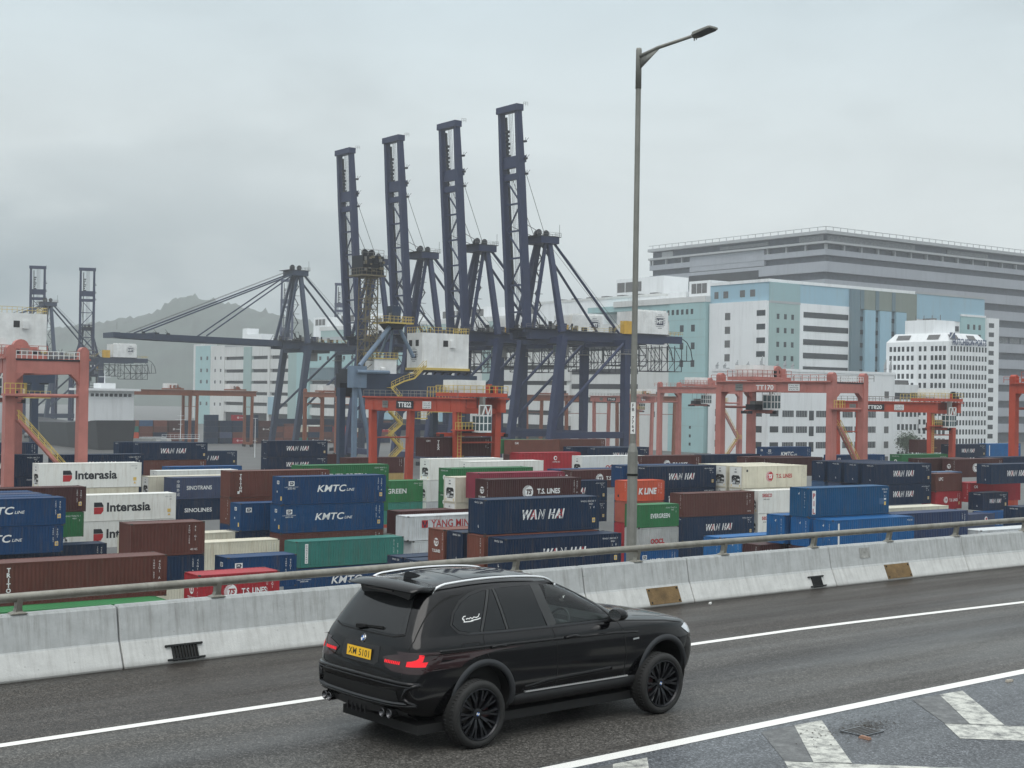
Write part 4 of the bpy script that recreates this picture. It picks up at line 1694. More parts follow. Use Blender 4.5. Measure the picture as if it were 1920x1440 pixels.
def side_decal(kind, ln, H, col):
    """lettering on the long face: one part, painted marks a few millimetres proud"""
    mb = MB()
    s = 1.0 if ln > 8 else .62
    hx = ln / 2
    # number block in the far top corner and data column below it
    def codes(m=T_W, panel=True, top=True):
        if top:
            put_text(mb, 'WHSU 584120 7', SIDE(hx - 1.25, H - .50), .15, m, spacing=1.15)
            put_text(mb, '45G1', SIDE(hx - .95, H - .75), .15, m)
            put_text(mb, '2', SIDE(hx - 1.0, H - 1.05), .15, m)
            put_text(mb, '8', SIDE(hx - .60, H - 1.05), .17, m)
        else:
            vtext(mb, SIDE(hx - .95, H - .30), 'TGHU 602', .13, m, 1.25)
            vtext(mb, SIDE(hx - .55, H - .30), '45G1 A', .17, m, 1.35)
        if panel:
            rect(mb, SIDE(hx - .62, .62), -.16, .16, 0, .40, T_Y)
            rect(mb, lay(SIDE(hx - .62, .62), .003), -.10, .10, .08, .30, T_G)
    if kind == 'wan':
        h = .80 * (1 if ln > 8 else .72)
        M = SIDE(0, H / 2 - h * .42)
        wd = 4.5 if ln > 8 else 2.75
        k = dict(shear=.28, spacing=1.22)
        vs, fs, w = text_geo('WAN HAI', bold=.045, **k)
        kx = wd / w
        mb.add([M @ Vector((x * kx, 0, y * h * 1.06 - h * .03)) for x, y in vs], fs, T_W)
        v2, f2, w2 = text_geo('WAN HAI', bold=-.012, **k)
        # the two A's are red
        M2 = lay(M, .004)
        # split the faces by letter: sheared x position of each letter's centre
        cols = {}
        for f in f2:
            cx = sum(v2[i][0] - v2[i][1] * .28 for i in f) / len(f) / w2 + .5
            red = .22 < cx < .345 or .755 < cx < .885
            cols.setdefault(red, []).append(f)
        for red, ff in cols.items():
            mb.add([M2 @ Vector((x * kx * .985, 0, y * h)) for x, y in v2], ff, T_R if red else T_N)
        codes()
    elif kind == 'kmtc':
        h = .72 * (1 if ln > 8 else .8)
        put_text(mb, 'KMTC', SIDE(-.45 * s, H * .43), h, T_W, width=3.45 * s, bold=.02, shear=.22, spacing=1.04)
        put_text(mb, 'LINE', SIDE(1.78 * s, H * .43 + .05), .27 * (1 if ln > 8 else .9), T_W, width=.95 * s, bold=.01, shear=.24)
        k_flag(mb, SIDE(-hx + .95, H - .95), .33)
        put_text(mb, 'KOREA MARINE TRANSPORT', SIDE(-hx + .95, H - 1.12), .085, T_W)
        put_text(mb, 'SINCE 1954', SIDE(-hx + .95, H - 1.31), .13, T_W, bold=.02)
        codes(top=False)
    elif kind == 'flag':
        k_flag(mb, SIDE(-hx + .95, H - .95), .33)
        codes(top=False, panel=False)
    elif kind in ('ts', 'tsr'):
        a, b = (T_W, CM[col]) if kind == 'ts' else (T_R, T_W)
        r = .70 * (1 if ln > 8 else .70)
        ts_roundel(mb, SIDE(-.95 * s - .1, H / 2 + .05), r, a, b)
        put_text(mb, 'T.S. LINES', SIDE(1.6 * s + .1, H / 2 - .20), .56 * (1 if ln > 8 else .75), a, width=3.05 * s, bold=.03)
        if kind == 'tsr':
            rect(mb, SIDE(-hx + .9, H - .75), -.15, .15, 0, .3, T_K)
        codes(top=False, panel=kind == 'ts', m=T_W if kind == 'ts' else T_G)
    elif kind == 'inter':
        put_text(mb, 'Interasia', SIDE(.60, H / 2 - .44), 1.02, T_K, width=5.0, bold=.03)
        M = SIDE(-2.75, H / 2)
        mb.add([M @ Vector((x, 0, z)) for x, z in ((-.6, .62), (.25, .62), (.46, .25), (.46, .12), (-.6, .12))], [(0, 1, 2, 3, 4)], T_K)
        mb.add([M @ Vector((x, 0, z)) for x, z in ((-.6, .08), (.46, .08), (.46, -.3), (.2, -.66), (-.6, -.66))], [(0, 1, 2, 3, 4)], T_R)
        put_text(mb, 'IASU 540', SIDE(hx - .9, H - .45), .14, T_G)
        put_text(mb, '19', SIDE(hx - .65, H - .78), .17, T_K)
        rect(mb, SIDE(hx - .8, .75), -.2, .2, 0, .4, T_Y)
        mb.add([SIDE(hx - .8, .4) @ Vector((x, 0, z)) for x, z in ((-.17, 0), (.17, 0), (0, .28))], [(0, 1, 2)], T_Y)
    elif kind == 'ever':
        put_text(mb, 'EVERGREEN', SIDE(.3 * s, H / 2 - .28), .66 * (1 if ln > 8 else .8), T_W, width=5.2 if ln > 8 else 2.9, bold=.025, spacing=1.05)
        put_text(mb, 'EGHU 934672 1', SIDE(hx - 1.2, H - .5), .15, T_W, spacing=1.2)
        put_text(mb, '45G1', SIDE(hx - 1.0, H - .75), .14, T_W)
        put_text(mb, '7', SIDE(hx - .45, H - 1.0), .17, T_W)
    elif kind == 'sinot':
        put_text(mb, 'SINOTRANS', SIDE(-2.1, H / 2 - .22), .55, T_W, width=3.6, bold=.02)
        vtext(mb, SIDE(-hx + 1.0, H - .18), '\u4e2d\u56fd\u5916\u8fd0', .42, T_W, 1.35)
        codes(top=False, panel=False)
    elif kind == 'sinol':
        put_text(mb, 'SINOLINES', SIDE(-2.2, H / 2 - .30), .55, T_W, width=3.9, bold=.02)
        codes(top=False, panel=False)
    elif kind == 'sinow':
        put_text(mb, 'SINOTRANS', SIDE(1.0, H * .62), .62, T_K, width=5.2, bold=.01)
    elif kind == 'kline':
        put_text(mb, 'K LINE', SIDE(.25, H / 2 - .45), .80, T_W, width=3.0, bold=.04, shear=.16)
        codes(top=False, panel=False)
    elif kind == 'oocl':
        put_text(mb, 'OOCL', SIDE(-.3 * s, H / 2 - .55), .62 * (1 if ln > 8 else .92), T_R, width=2.6 if ln > 8 else 2.1, bold=.045)
        put_text(mb, 'OOLU 672 0', SIDE(hx - .8, H - .6), .14, T_G)
    elif kind == 'yang':
        put_text(mb, 'YANG MING', SIDE(-.4, H / 2 + .02), .80, T_R, width=5.6, bold=.01)
        rect(mb, SIDE(-hx + 2.1, H / 2 + .02), -.38, .38, 0, .80, T_R)
        M = lay(SIDE(-hx + 2.1, H / 2 + .02), .004)
        mb.add([M @ Vector((x, 0, z)) for x, z in ((-.34, .70), (-.20, .70), (0, .22), (.20, .70), (.34, .70), (.08, .06), (-.08, .06))], [(0, 1, 2, 3, 4, 5, 6)], T_N)
        put_text(mb, 'www.yangming.com', SIDE(-hx + 3.3, H - .55), .16, T_R)
    elif kind == 'triton':
        vtext(mb, SIDE(-hx + 1.25, H - .30), 'TRITON', .30, T_W, 1.12, bold=.04)
        rect(mb, SIDE(-hx + 1.0, .42), -.12, .12, 0, .28, T_W)
        codes(top=False, panel=False)
    elif kind == 'tex':
        vtext(mb, SIDE(-hx + 2.5, H - .35), 'TEX', .42, T_W, 1.2, bold=.03)
        put_text(mb, 'CRX', SIDE(-hx + .7, H - .62), .26, T_W)
        codes(top=False, panel=False)
    elif kind == 'cai':
        put_text(mb, 'CAI', SIDE(-hx + 1.3, H - .85), .42, T_W, bold=.04)
    elif kind == 'seaco':
        put_text(mb, 'seaco', SIDE(-hx + 1.6, H - .85), .46, T_R, width=1.75, bold=.015)
        put_text(mb, 'www.seaco', SIDE(-hx + 1.5, H - 1.18), .12, T_K)
    elif kind == 'pil':
        rect(mb, SIDE(-hx + .85, .28), -.26, .26, 0, H - .56, T_W)
        vtext(mb, lay(SIDE(-hx + .85, H - .30), .004), 'PIL', .52, T_R, 1.45, bold=.03)
        put_text(mb, 'PCIU 811', SIDE(hx - .65, H - .45), .16, T_W)
        put_text(mb, '45G1', SIDE(hx - .62, H - .75), .16, T_W)
        put_text(mb, '8.1', SIDE(hx - .62, H - 1.15), .18, T_W)
        rect(mb, SIDE(hx - 1.0, H * .34), -.55, .55, 0, .62, CM['steel'])
        rect(mb, lay(SIDE(hx - .62, H * .34 - .1), .004), -.14, .14, 0, .36, T_Y)
        rect(mb, lay(SIDE(hx - .62, H * .34 + .45), .004), -.16, .16, 0, .16, T_W)
    elif kind == 'bar':
        rect(mb, SIDE(-hx + .85, .25), -.12, .12, 0, H - .6, T_W)
        put_text(mb, 'PCIU 811', SIDE(hx - .65, H - .45), .16, T_W)
        put_text(mb, '8.1', SIDE(hx - .62, H - 1.15), .18, T_W)
    elif kind == 'dong':
        rect(mb, SIDE(-hx + 1.15, .42), -.17, .17, 0, 1.9, T_W)
        vtext(mb, lay(SIDE(-hx + 1.15, 2.25), .004), 'DONGFANG', .16, T_K, 1.36, bold=.02)
        vtext(mb, SIDE(hx - 1.15, H - .25), 'DFSU 6120', .12, T_W, 1.25)
        vtext(mb, SIDE(hx - .7, H - .6), '45 G1', .17, T_W, 1.35)
    elif kind == 'sink':
        put_text(mb, 'SINOKOR', SIDE(-.15, H / 2 - .55), .55, T_W, width=3.6, bold=.03)
        rect(mb, SIDE(-hx + .75, H - .95), -.2, .2, 0, .35, T_W)
    elif kind == 'lpc':
        put_text(mb, 'LPC', SIDE(-hx + 1.2, H - 1.0), .45, T_W, bold=.03)
    elif kind == 'redlogo':
        disc(mb, SIDE(1.0, H / 2 + .55), .34, T_W)
        disc(mb, lay(SIDE(1.05, H / 2 + .55), .003), .2, CM['red'])
        put_text(mb, 'HAMBURG', SIDE(1.2, H / 2 - .15), .22, T_W)
    elif kind == 'plain':
        codes(top=False, panel=False)
    elif kind == 'patch':
        vtext(mb, SIDE(hx - 1.3, H - .25), 'TCNU 7208', .13, T_W, 1.25)
        vtext(mb, SIDE(hx - .8, H - .25), '45 G1', .17, T_W, 1.45)
        put_text(mb, '40 HC', SIDE(hx - .9, .35), .16, T_W)
    elif kind == 'dot':
        rect(mb, SIDE(-.9, H - .95), -.2, .2, 0, .4, T_W)
        codes(top=False, panel=False)
    elif kind == 'none':
        return None
    return mb


def k_flag(mb, M, r):
    rect(mb, M, -r, r, 0, r * 1.45, T_W)
    M2 = lay(M, .004)
    mb.add([M2 @ Vector((x * r, 0, z * r)) for x, z in ((-.62, .25), (.42, .25), (.78, .85), (.5, 1.2), (-.62, 1.2))], [(0, 1, 2, 3, 4)], T_N)
    mb.add([lay(M2, .003) @ Vector((x * r, 0, z * r)) for x, z in ((-.32, .48), (.05, .62), (.3, .48), (.30, .98), (-.32, .98))], [(0, 1, 2, 3, 4)], T_W)
    mb.add([lay(M2, .006) @ Vector((x * r, 0, z * r)) for x, z in ((-.12, .55), (.15, .55), (.15, .85), (-.12, .85))], [(0, 1, 2, 3)], T_N)


def end_decal(kind, ln, H, col):
    mb = MB()
    if kind in ('wan', 'num'):
        put_text(mb, 'WHSU 584', END(ln, -.25, H - .36), .17, T_W, spacing=1.3, width=1.15)
        put_text(mb, 'L', END(ln, -.30, .55), .22, T_W, bold=.05)
    elif kind in ('kmtc', 'flag'):
        k_flag(mb, END(ln, -.10, H - .80), .24)
        rect(mb, END(ln, -.80, .45), -.13, .13, 0, .42, T_Y)
        rect(mb, END(ln, .1, H * .42), -.06, .06, 0, .2, T_W)
    elif kind == 'ts':
        disc(mb, END(ln, -.05, H * .60), .36, T_W)
        put_text(mb, 'TS', lay(END(ln, -.05, H * .60 - .22), .004), .44, CM[col], bold=.05, shear=.2)
        put_text(mb, 'T.S.LINES', END(ln, -.05, H * .30), .26, T_W, width=1.25, bold=.03)
        vtext(mb, END(ln, -1.02, H - .25), 'TSSU 3120', .13, T_W, 1.3)
    elif kind == 'ever':
        disc(mb, END(ln, 0, H * .62), .28, T_W)
        disc(mb, lay(END(ln, 0, H * .62), .004), .13, CM[col])
        put_text(mb, 'EGHU 93', END(ln, 0, H - .38), .16, T_W, width=1.4)
    elif kind == 'pil':
        put_text(mb, '4', END(ln, .0, H - .72), .26, T_W, shear=.3)
        vtext(mb, END(ln, -.78, H - .35), 'PCIU 811 0', .12, T_W, 1.35)
    elif kind == 'brn':
        vtext(mb, END(ln, -.70, H - .20), 'TCNU 72 0', .13, T_W, 1.4)
        put_text(mb, '4', END(ln, -.3, .5), .22, T_W)
    elif kind == 'box':
        rect(mb, END(ln, .55, .5), -.14, .14, 0, .30, VOID)
        vtext(mb, END(ln, -.75, H - .2), 'KKFU 7', .13, T_W, 1.4)
    elif kind == 'none':
        return None
    return mb


def reefer_end(ln, H, col):
    """the machinery end: frame, grille panel, black octagonal fan bay with gear inside"""
    key = ('re', ln, H, col)
    if key in _dec:
        return _dec[key]
    mb = MB()
    m = CM['white']
    x = -ln / 2 + .02
    def P(y, z, d=0):
        return (x - d, -y, z)
    # face plate with an octagonal opening
    oc = [(-.78, .72), (-.55, .50), (.55, .50), (.78, .72), (.78, 1.45), (.55, 1.68), (-.55, 1.68), (-.78, 1.45)]
    fr = [(-1.06, .15), (-1.06, .15), (1.06, .15), (1.06, .15), (1.06, H - .12), (1.06, H - .12), (-1.06, H - .12), (-1.06, H - .12)]
    vs = [P(*p) for p in oc] + [P(*p) for p in fr] + [P(a, b, -.06) for a, b in oc]
    mb.add(vs, [(i, (i + 1) % 8, (i + 1) % 8 + 8, i + 8) for i in range(8)] + [(i, i + 16, (i + 1) % 8 + 16, (i + 1) % 8) for i in range(8)], m)
    mb.add([P(a, b, -.058) for a, b in oc], [tuple(range(8))], VOID)
    for (y0, y1, z0, z1, mm) in ((-.52, -.10, .58, .98, CM['pale']), (.1, .62, .58, .80, CM['grey']), (.32, .66, 1.02, 1.22, T_W), (-.70, -.5, .62, .75, T_W), (-.2, .0, 1.30, 1.42, CM['grey'])):
        mb.box((x - .0, -y1, z0), (x + .05, -y0, z1), mm)
    for k in range(4):
        mb.tube([P(-.6 + .35 * k, 1.0 + .1 * (k % 2), .0), P(-.35 + .3 * k, 1.25 - .2 * (k % 2), -.02)], .025, CM['grey'], 5)
    rect(mb, END(ln, 0, H - .52), -.13, .13, 0, .16, T_G)
    rect(mb, END(ln, .0, H - .85), -.2, .2, 0, .12, T_K)
    for y in (-.8, .75):
        rect(mb, END(ln, y, .22), -.06, .06, 0, .25, T_Y)
    me = mb.mesh('cooling_unit')
    _dec[key] = me
    return me


def container(u, v, ztop, ln, H, col, kind, label, end=None, reefer=False, rz=0.0, group=None, quiet=False):
    Ln = 12.192 if ln == 40 else 6.058
    me = cbody(Ln, H, col, reefer)
    o = link('reefer_container' if reefer else 'shipping_container', me)
    o.location = W(u + Ln / 2, v + CW / 2, HC + ztop - H)
    o.rotation_euler = (0, 0, TH + rz)
    tag(o, label, 'container', group or 'shipping containers stacked in the terminal')
    if end is None:
        end = {'wan': 'wan', 'kmtc': 'kmtc', 'flag': 'kmtc', 'ts': 'ts', 'ever': 'ever', 'pil': 'pil', 'bar': 'pil'}.get(kind, 'none')
    for nm, fn, kd in (('side_lettering', side_decal, kind), ('end_marking', end_decal, end)):
        k = (nm, kd, Ln, H, col)
        if k not in _dec:
            mb = fn(kd, Ln, H, col)
            _dec[k] = mb.mesh(nm) if mb else None
        if _dec[k] is not None and not (reefer and nm == 'end_marking'):
            link(nm, _dec[k], o)
    if reefer:
        link('cooling_unit', reefer_end(Ln, H, col), o)
    return o


Z0, Z1, Z2, Z3 = -8.5, -11.4, -14.3, -17.2
HC9, STD = 2.896, 2.591
C = container
# ---- block beside the viaduct (rows v = 93.5 ... 108, front row nearest)
C(27.9, 95.8, Z1, 40, HC9, 'brown', 'triton', 'long dark brown container at the left edge behind the railing, with upright white letters', 'none')
C(26.4, 91.9, -14.0, 40, STD, 'green', 'none', 'green container showing only a strip of ribbed roof over the barrier at the left')
C(40.6, 92.0, -15.0, 40, HC9, 'orange', 'none', 'orange-red container, a sliver below the small red one at the barrier')
C(40.5, 91.3, -12.4, 20, STD, 'red', 'ts', 'short bright red container with white lettering just behind the railing post')
C(41.4, 106.0, -10.15, 20, STD, 'brown', 'patch', 'plain short brown container standing above a dark blue one, between white reefers')
C(41.4, 106.0, -12.75, 20, STD, 'navy', 'plain', 'short dark blue container directly under the plain short brown one')
C(48.9, 104.8, -13.0, 20, STD, 'blue', 'flag', 'short blue container with a small white flag mark, right behind the small red one')
C(67.9, 93.8, Z1, 40, HC9, 'navy', 'wan', 'navy container with outlined lettering cut by the railing, lowest above the car')
C(67.9, 96.8, Z1, 40, HC9, 'rust', 'none', 'rust-brown container whose narrow end shows between two navy ones above the car', 'brn')
C(68.3, 97.3, Z0, 40, HC9, 'navy', 'wan', 'large navy container with outlined lettering in the middle, topmost above the car')
C(67.9, 99.9, Z1, 40, HC9, 'navy', 'none', 'navy container end between a brown end with a round mark and a plain rust-brown end', 'num')
C(67.9, 102.8, Z1, 40, HC9, 'rust', 'none', 'brown container end with a white round mark and small white letters, near the car roof', 'ts')
C(67.9, 102.8, Z2, 40, HC9, 'blue', 'none', 'blue container end below the brown end with the white round mark', 'num')
C(67.3, 105.7, Z2, 40, HC9, 'navy', 'none', 'navy container end low by the railing, nearer of two beside the teal container', 'num')
C(67.3, 108.6, Z2, 40, HC9, 'navy', 'none', 'navy container end low by the railing, touching the right end of the teal container', 'num')
C(107.2, 94.2, Z1, 40, HC9, 'bright', 'bar', 'bright blue container with a thin white upright bar, cut by the railing at the right')
C(107.4, 97.6, Z0, 40, HC9, 'ocean', 'pil', 'blue container with a white upright panel of red letters, topmost of the blue stack')
C(107.4, 97.4, Z1, 40, HC9, 'bright', 'none', 'bright blue container end directly under the one with the white upright panel', 'pil')
C(107.3, 100.6, Z1, 40, HC9, 'bright', 'none', 'bright blue container end standing left of the stack with the white upright panel', 'pil')
C(107.0, 97.2, Z2, 40, HC9, 'maroon', 'none', 'dark red-brown container end low behind the railing, under the bright blue stack', 'brn')
C(107.0, 94.3, Z2, 40, HC9, 'maroon', 'none', 'dark red-brown container, lowest under the bright blue one with the thin white bar', 'none')
C(104.7, 101.4, Z2, 40, HC9, 'maroon', 'lpc', 'dark red-brown container with short white letters, low beside light blue roofs', 'brn')
C(53.0, 128.0, Z2, 40, HC9, 'cream', 'plain', 'weathered cream container, nearer of two cream ones behind the plain short brown one', 'none')
C(53.0, 136.8, Z2, 40, HC9, 'cream', 'none', 'weathered cream container, farther of two cream ones behind the plain short brown one', 'none')
C(53.0, 128.0, -17.2, 40, HC9, 'cream', 'none', 'cream container beneath the nearer weathered cream one, beside the short blue one', 'none')
C(106.4, 105.7, Z2, 40, HC9, 'sky', 'none', 'light blue container, nearer of two pale blue roofs right of the navy lettered one', 'pil')
C(106.4, 108.8, Z2, 40, HC9, 'sky', 'none', 'light blue container, farther of two pale blue roofs right of the navy lettered one', 'pil')
C(119.4, 96.7, Z1, 40, HC9, 'indigo', 'plain', 'long plain dark indigo-blue container right of the bright blue one with the white bar', 'none').active_material
C(123.6, 102.4, Z1, 40, HC9, 'cream', 'none', 'cream refrigerated container showing its long roof behind the plain indigo-blue one', reefer=True)
C(133.0, 96.0, -13.6, 40, HC9, 'pale', 'sinow', 'white container with dark lettering cut by the railing at the right edge', 'none')
# ---- second block
C(65.3, 124.7, Z2, 40, STD, 'teal', 'dong', 'teal container with a blue roof and a white upright name plate, above the railing', 'none')
C(65.3, 124.7, -16.95, 40, HC9, 'blue', 'kmtc', 'blue container with slanted white lettering under the teal one, cut by the railing')
C(85.4, 121.1, Z0, 40, HC9, 'maroon', 'ts', 'dark maroon container with white round emblem and white lettering behind the big navy one')
C(80.1, 128.1, -12.64, 40, STD, 'pale', 'yang', 'off-white container with red lettering and rusty post, left of the big navy one', 'none')
C(80.6, 127.8, -15.25, 40, STD, 'pale', 'none', 'off-white container with a rusty corner, beneath the one with red lettering', 'none')
C(82.7, 134.2, -12.64, 40, STD, 'maroon', 'none', 'maroon container showing as a roof strip behind the off-white one with red lettering', 'none')
C(67.8, 132.5, Z0, 40, HC9, 'blue', 'kmtc', 'blue container with slanted white lettering, topmost of the stack left of centre')
C(67.6, 132.5, Z1, 40, HC9, 'blue', 'kmtc', 'blue container with slanted white lettering, second of the stack left of centre')
C(67.6, 132.5, Z2, 40, HC9, 'brown', 'plain', 'brown container strip squeezed between a blue lettered one and the teal one', 'none')
C(65.0, 136.5, Z1, 40, HC9, 'blue', 'flag', 'blue container with a white flag mark, half hidden behind the two lettered blue ones')
C(64.6, 136.5, Z2, 40, HC9, 'navy', 'none', 'dark navy container in shade under the blue one with the flag mark', 'none')
C(67.3, 144.0, Z0, 40, HC9, 'brown', 'triton', 'brown container with upright white letters near its left end, behind the blue stack', 'none')
C(67.3, 144.0, Z1, 40, HC9, 'rust', 'none', 'rust-brown container under the brown one with the upright white letters', 'brn')
C(67.3, 144.0, Z2, 40, HC9, 'blue', 'none', 'blue container low in the stack under two brown ones, mostly hidden', 'none')
C(91.4, 131.6, Z0, 40, HC9, 'crimson', 'plain', 'crimson container behind the dark maroon lettered one, with pale ribs on its end', 'none')
C(90.4, 134.6, -9.1, 40, HC9, 'cream', 'none', 'dirty cream reefer end with an octagonal fan opening, left of the crimson one', reefer=True)
C(90.4, 134.6, -12.0, 40, HC9, 'cream', 'none', 'second dirty reefer end, under the one left of the crimson container', reefer=True)
C(94.0, 141.2, Z0, 40, HC9, 'green', 'none', 'green container end with a white round mark, upper of two, beside white reefers', 'ever')
C(94.0, 141.2, Z1, 40, HC9, 'green', 'none', 'green container end with a white round mark, lower of two, beside white reefers', 'ever')
C(126.2, 158.7, -10.15, 40, STD, 'maroon', 'ts', 'dark maroon container with white marks, small gap view between navy and white ones')
C(126.0, 161.7, -10.15, 40, STD, 'blue', 'none', 'blue container of which a flat roof and flag mark show behind the maroon one', 'kmtc')
C(116.0, 134.8, -10.05, 20, STD, 'orange', 'kline', 'orange container with slanted white lettering cut by the lamp post, topmost of its stack', 'box')
C(116.0, 134.8, -12.65, 20, STD, 'salmon', 'none', 'faded salmon container end under the orange lettered one by the lamp post', 'none')
C(116.0, 134.8, -15.25, 20, STD, 'red', 'none', 'red container end, third of the stack under the orange one by the lamp post', 'none')
C(116.0, 134.8, -17.85, 20, STD, 'red', 'none', 'lowest red container end of the stack by the lamp post', 'none')
C(106.7, 122.0, -11.85, 20, STD, 'green', 'ever', 'short green container with white block lettering right of the lamp post')
C(106.7, 122.0, -14.45, 20, STD, 'grey', 'oocl', 'short grey container with red lettering under the short green one', 'none')
C(106.7, 122.0, -17.05, 20, STD, 'bright', 'kmtc', 'short blue container behind the railing under the grey one with red lettering')
C(120.3, 129.4, Z1, 40, HC9, 'brown', 'patch', 'plain brown container right of the short green one, on a navy lettered one', 'brn')
C(120.3, 129.4, Z2, 40, HC9, 'navy', 'wan', 'navy container with outlined lettering under the plain brown one right of the lamp post')
C(120.3, 129.4, Z3, 40, HC9, 'navy', 'none', 'plain navy container low under the lettered navy one right of the lamp post', 'none')
C(133.4, 129.6, Z1, 40, HC9, 'white', 'seaco', 'clean white reefer with small red lettering, upper of two beside the blue stack', reefer=True)
C(133.4, 129.6, Z2, 40, HC9, 'white', 'seaco', 'clean white reefer with small red lettering, lower of two beside the blue stack', reefer=True)
C(134.5, 133.6, Z0, 40, HC9, 'cream', 'tsr', 'cream reefer with a red round emblem and red lettering, front of its row', reefer=True)
C(134.5, 136.5, Z0, 40, HC9, 'cream', 'none', 'cream reefer end with octagonal fan opening, second behind the red lettered one', reefer=True)
C(134.5, 139.4, Z0, 40, HC9, 'cream', 'none', 'cream reefer end half hidden by the navy container, third behind the red lettered one', reefer=True)
C(134.5, 133.6, Z1, 40, HC9, 'cream', 'none', 'cream reefer directly under the red lettered cream one, mostly hidden', reefer=True)
C(134.5, 136.5, Z1, 40, HC9, 'cream', 'none', 'cream reefer in the lower tier behind the plain brown container', reefer=True)
C(121.5, 137.6, Z0, 40, HC9, 'navy', 'wan', 'navy container with outlined lettering right of the lamp post, above the orange one')
C(121.5, 137.6, Z1, 40, HC9, 'navy', 'wan', 'navy container with outlined lettering, second tier behind the orange one')
C(120.4, 140.8, Z0, 40, HC9, 'blue', 'none', 'blue container end left of the lamp post in line with the navy lettered one', 'num')
C(121.0, 140.8, Z1, 40, HC9, 'blue', 'kmtc', 'blue container with white lettering mostly hidden behind the orange one')
C(121.0, 140.8, Z2, 40, HC9, 'blue', 'kmtc', 'blue container with white lettering in the third tier behind the salmon one')
C(158.8, 132.0, Z0, 40, HC9, 'navy', 'wan', 'navy container with outlined lettering, top of the pair right of the blue stack')
C(158.8, 132.0, Z1, 40, HC9, 'navy', 'wan', 'navy container with outlined lettering, lower of the pair right of the blue stack')
C(158.9, 135.2, Z0, 40, HC9, 'navy', 'none', 'navy container end, first behind the top lettered one right of the blue stack', 'num')
C(159.0, 138.4, Z0, 40, HC9, 'navy', 'none', 'navy container end, second behind the top lettered one right of the blue stack', 'num')
C(159.3, 141.7, Z0, 40, HC9, 'navy', 'none', 'navy container end, third and farthest behind the lettered one right of the blue stack', 'num')
C(159.3, 141.7, Z1, 40, HC9, 'steel', 'none', 'faded grey-blue container roof under the row of navy ends', 'none')
C(159.1, 138.4, Z1, 40, HC9, 'slate', 'none', 'dark slate container under the middle of the row of navy ends', 'none')
C(171.9, 131.9, -10.05, 20, STD, 'brown', 'lpc', 'short brown container standing on a red one, right of the navy pair', 'none')
C(171.9, 131.9, -12.65, 20, STD, 'red', 'ts', 'short red container with white round emblem under the short brown one', 'none')
C(176.1, 135.0, -10.05, 20, STD, 'steel', 'redlogo', 'short grey-blue container with a small red mark behind the short brown one', 'none')
C(176.1, 135.0, -12.65, 20, STD, 'blue', 'kmtc', 'short blue container with white lettering behind the short red one', 'none')
C(177.2, 126.4, Z0, 40, HC9, 'navy', 'wan', 'navy lettered container cut by the right edge, above a crimson-red one')
C(178.2, 130.6, Z1, 40, HC9, 'red', 'cai', 'dark red container with short white letters, cut by the right edge', 'brn')
C(176.7, 127.4, -12.64, 20, STD, 'navy', 'wan', 'short navy container with outlined lettering near the right edge')
C(175.0, 125.4, -15.23, 20, STD, 'bright', 'sink', 'bright blue container with bold white lettering near the right edge')
C(168.8, 124.0, -15.23, 20, STD, 'slate', 'redlogo', 'short slate container with a red mark left of the bright blue lettered one', 'none')
C(156.9, 107.6, -12.64, 20, STD, 'navy', 'none', 'navy container end with a row of small white figures at the right edge', 'num')
C(158.6, 104.4, -12.64, 20, STD, 'mint', 'none', 'pale green container end at the very right edge above the railing', 'none')
# ---- third block (v = 152 ... 166) and left part
C(34.2, 135.3, -10.15, 40, STD, 'blue', 'kmtc', 'blue container with slanted white lettering at the left edge, upper of two')
C(34.0, 135.3, -12.74, 40, STD, 'blue', 'kmtc', 'blue container with slanted white lettering at the left edge, lower of two')
for k in range(3):
    C(34.0, 138.2 + 2.9 * k, -10.15, 40, STD, ('blue', 'slate', 'blue')[k], 'none', 'blue container roof at the left edge, ' + ('first', 'second', 'third')[k] + ' row behind the lettered pair', 'none')
C(40.4, 147.2, -10.0, 40, STD, 'maroon', 'ts', 'dark maroon container with white lettering, between the blue pair and the white reefers', 'none')
C(40.2, 147.2, -12.6, 40, STD, 'green', 'ever', 'green container with white block lettering under the dark maroon one at the left', 'none')
C(40.4, 141.0, -15.3, 40, HC9, 'navy', 'plain', 'dark navy container low under the green one at the left', 'none')
C(53.1, 153.8 + 4, -11.1, 40, HC9, 'white', 'inter', 'white reefer with large black lettering, front one at the left, fully visible name', reefer=True).location = W(53.1 + 6.096, 153.8 + 1.22, HC + Z1 - HC9)
C(53.1, 153.8, Z2, 40, HC9, 'white', 'inter', 'white reefer with black lettering cut by the plain short brown container', reefer=True)
C(53.5, 165.2, Z0, 40, HC9, 'white', 'inter', 'white reefer with black lettering behind the pink crane leg at the left', reefer=True)
C(53.2, 165.2, Z1, 40, HC9, 'cream', 'none', 'cream reefer strip directly under the white one behind the pink crane leg', reefer=True)
C(80.5, 152.9, Z0, 40, HC9, 'green', 'ever', 'green container with white block lettering behind the blue stack left of centre', 'none')
C(80.5, 152.9, Z1, 40, HC9, 'green', 'none', 'green container under the upper green one behind the blue stack', 'none')
C(93.6, 164.6, Z1, 40, HC9, 'green', 'ever', 'green container with white block lettering beside the orange crane leg', 'none')
C(93.4, 164.6, Z2, 40, HC9, 'teal', 'none', 'teal-green container under the green one beside the orange crane leg', 'none')
C(106.6, 155.6, Z0, 40, HC9, 'white', 'none', 'white reefer with a green framed end, between green and white containers', reefer=True)
C(105.6, 163.6, Z0, 40, HC9, 'white', 'none', 'long white reefer by the orange crane legs, with a black house mark', reefer=True)
C(105.2, 163.6, Z1, 40, HC9, 'white', 'none', 'white reefer, second of the stack by the orange crane legs', reefer=True)
C(105.2, 163.6, Z2, 40, HC9, 'pale', 'none', 'greyish reefer, third of the stack by the orange crane legs', reefer=True)
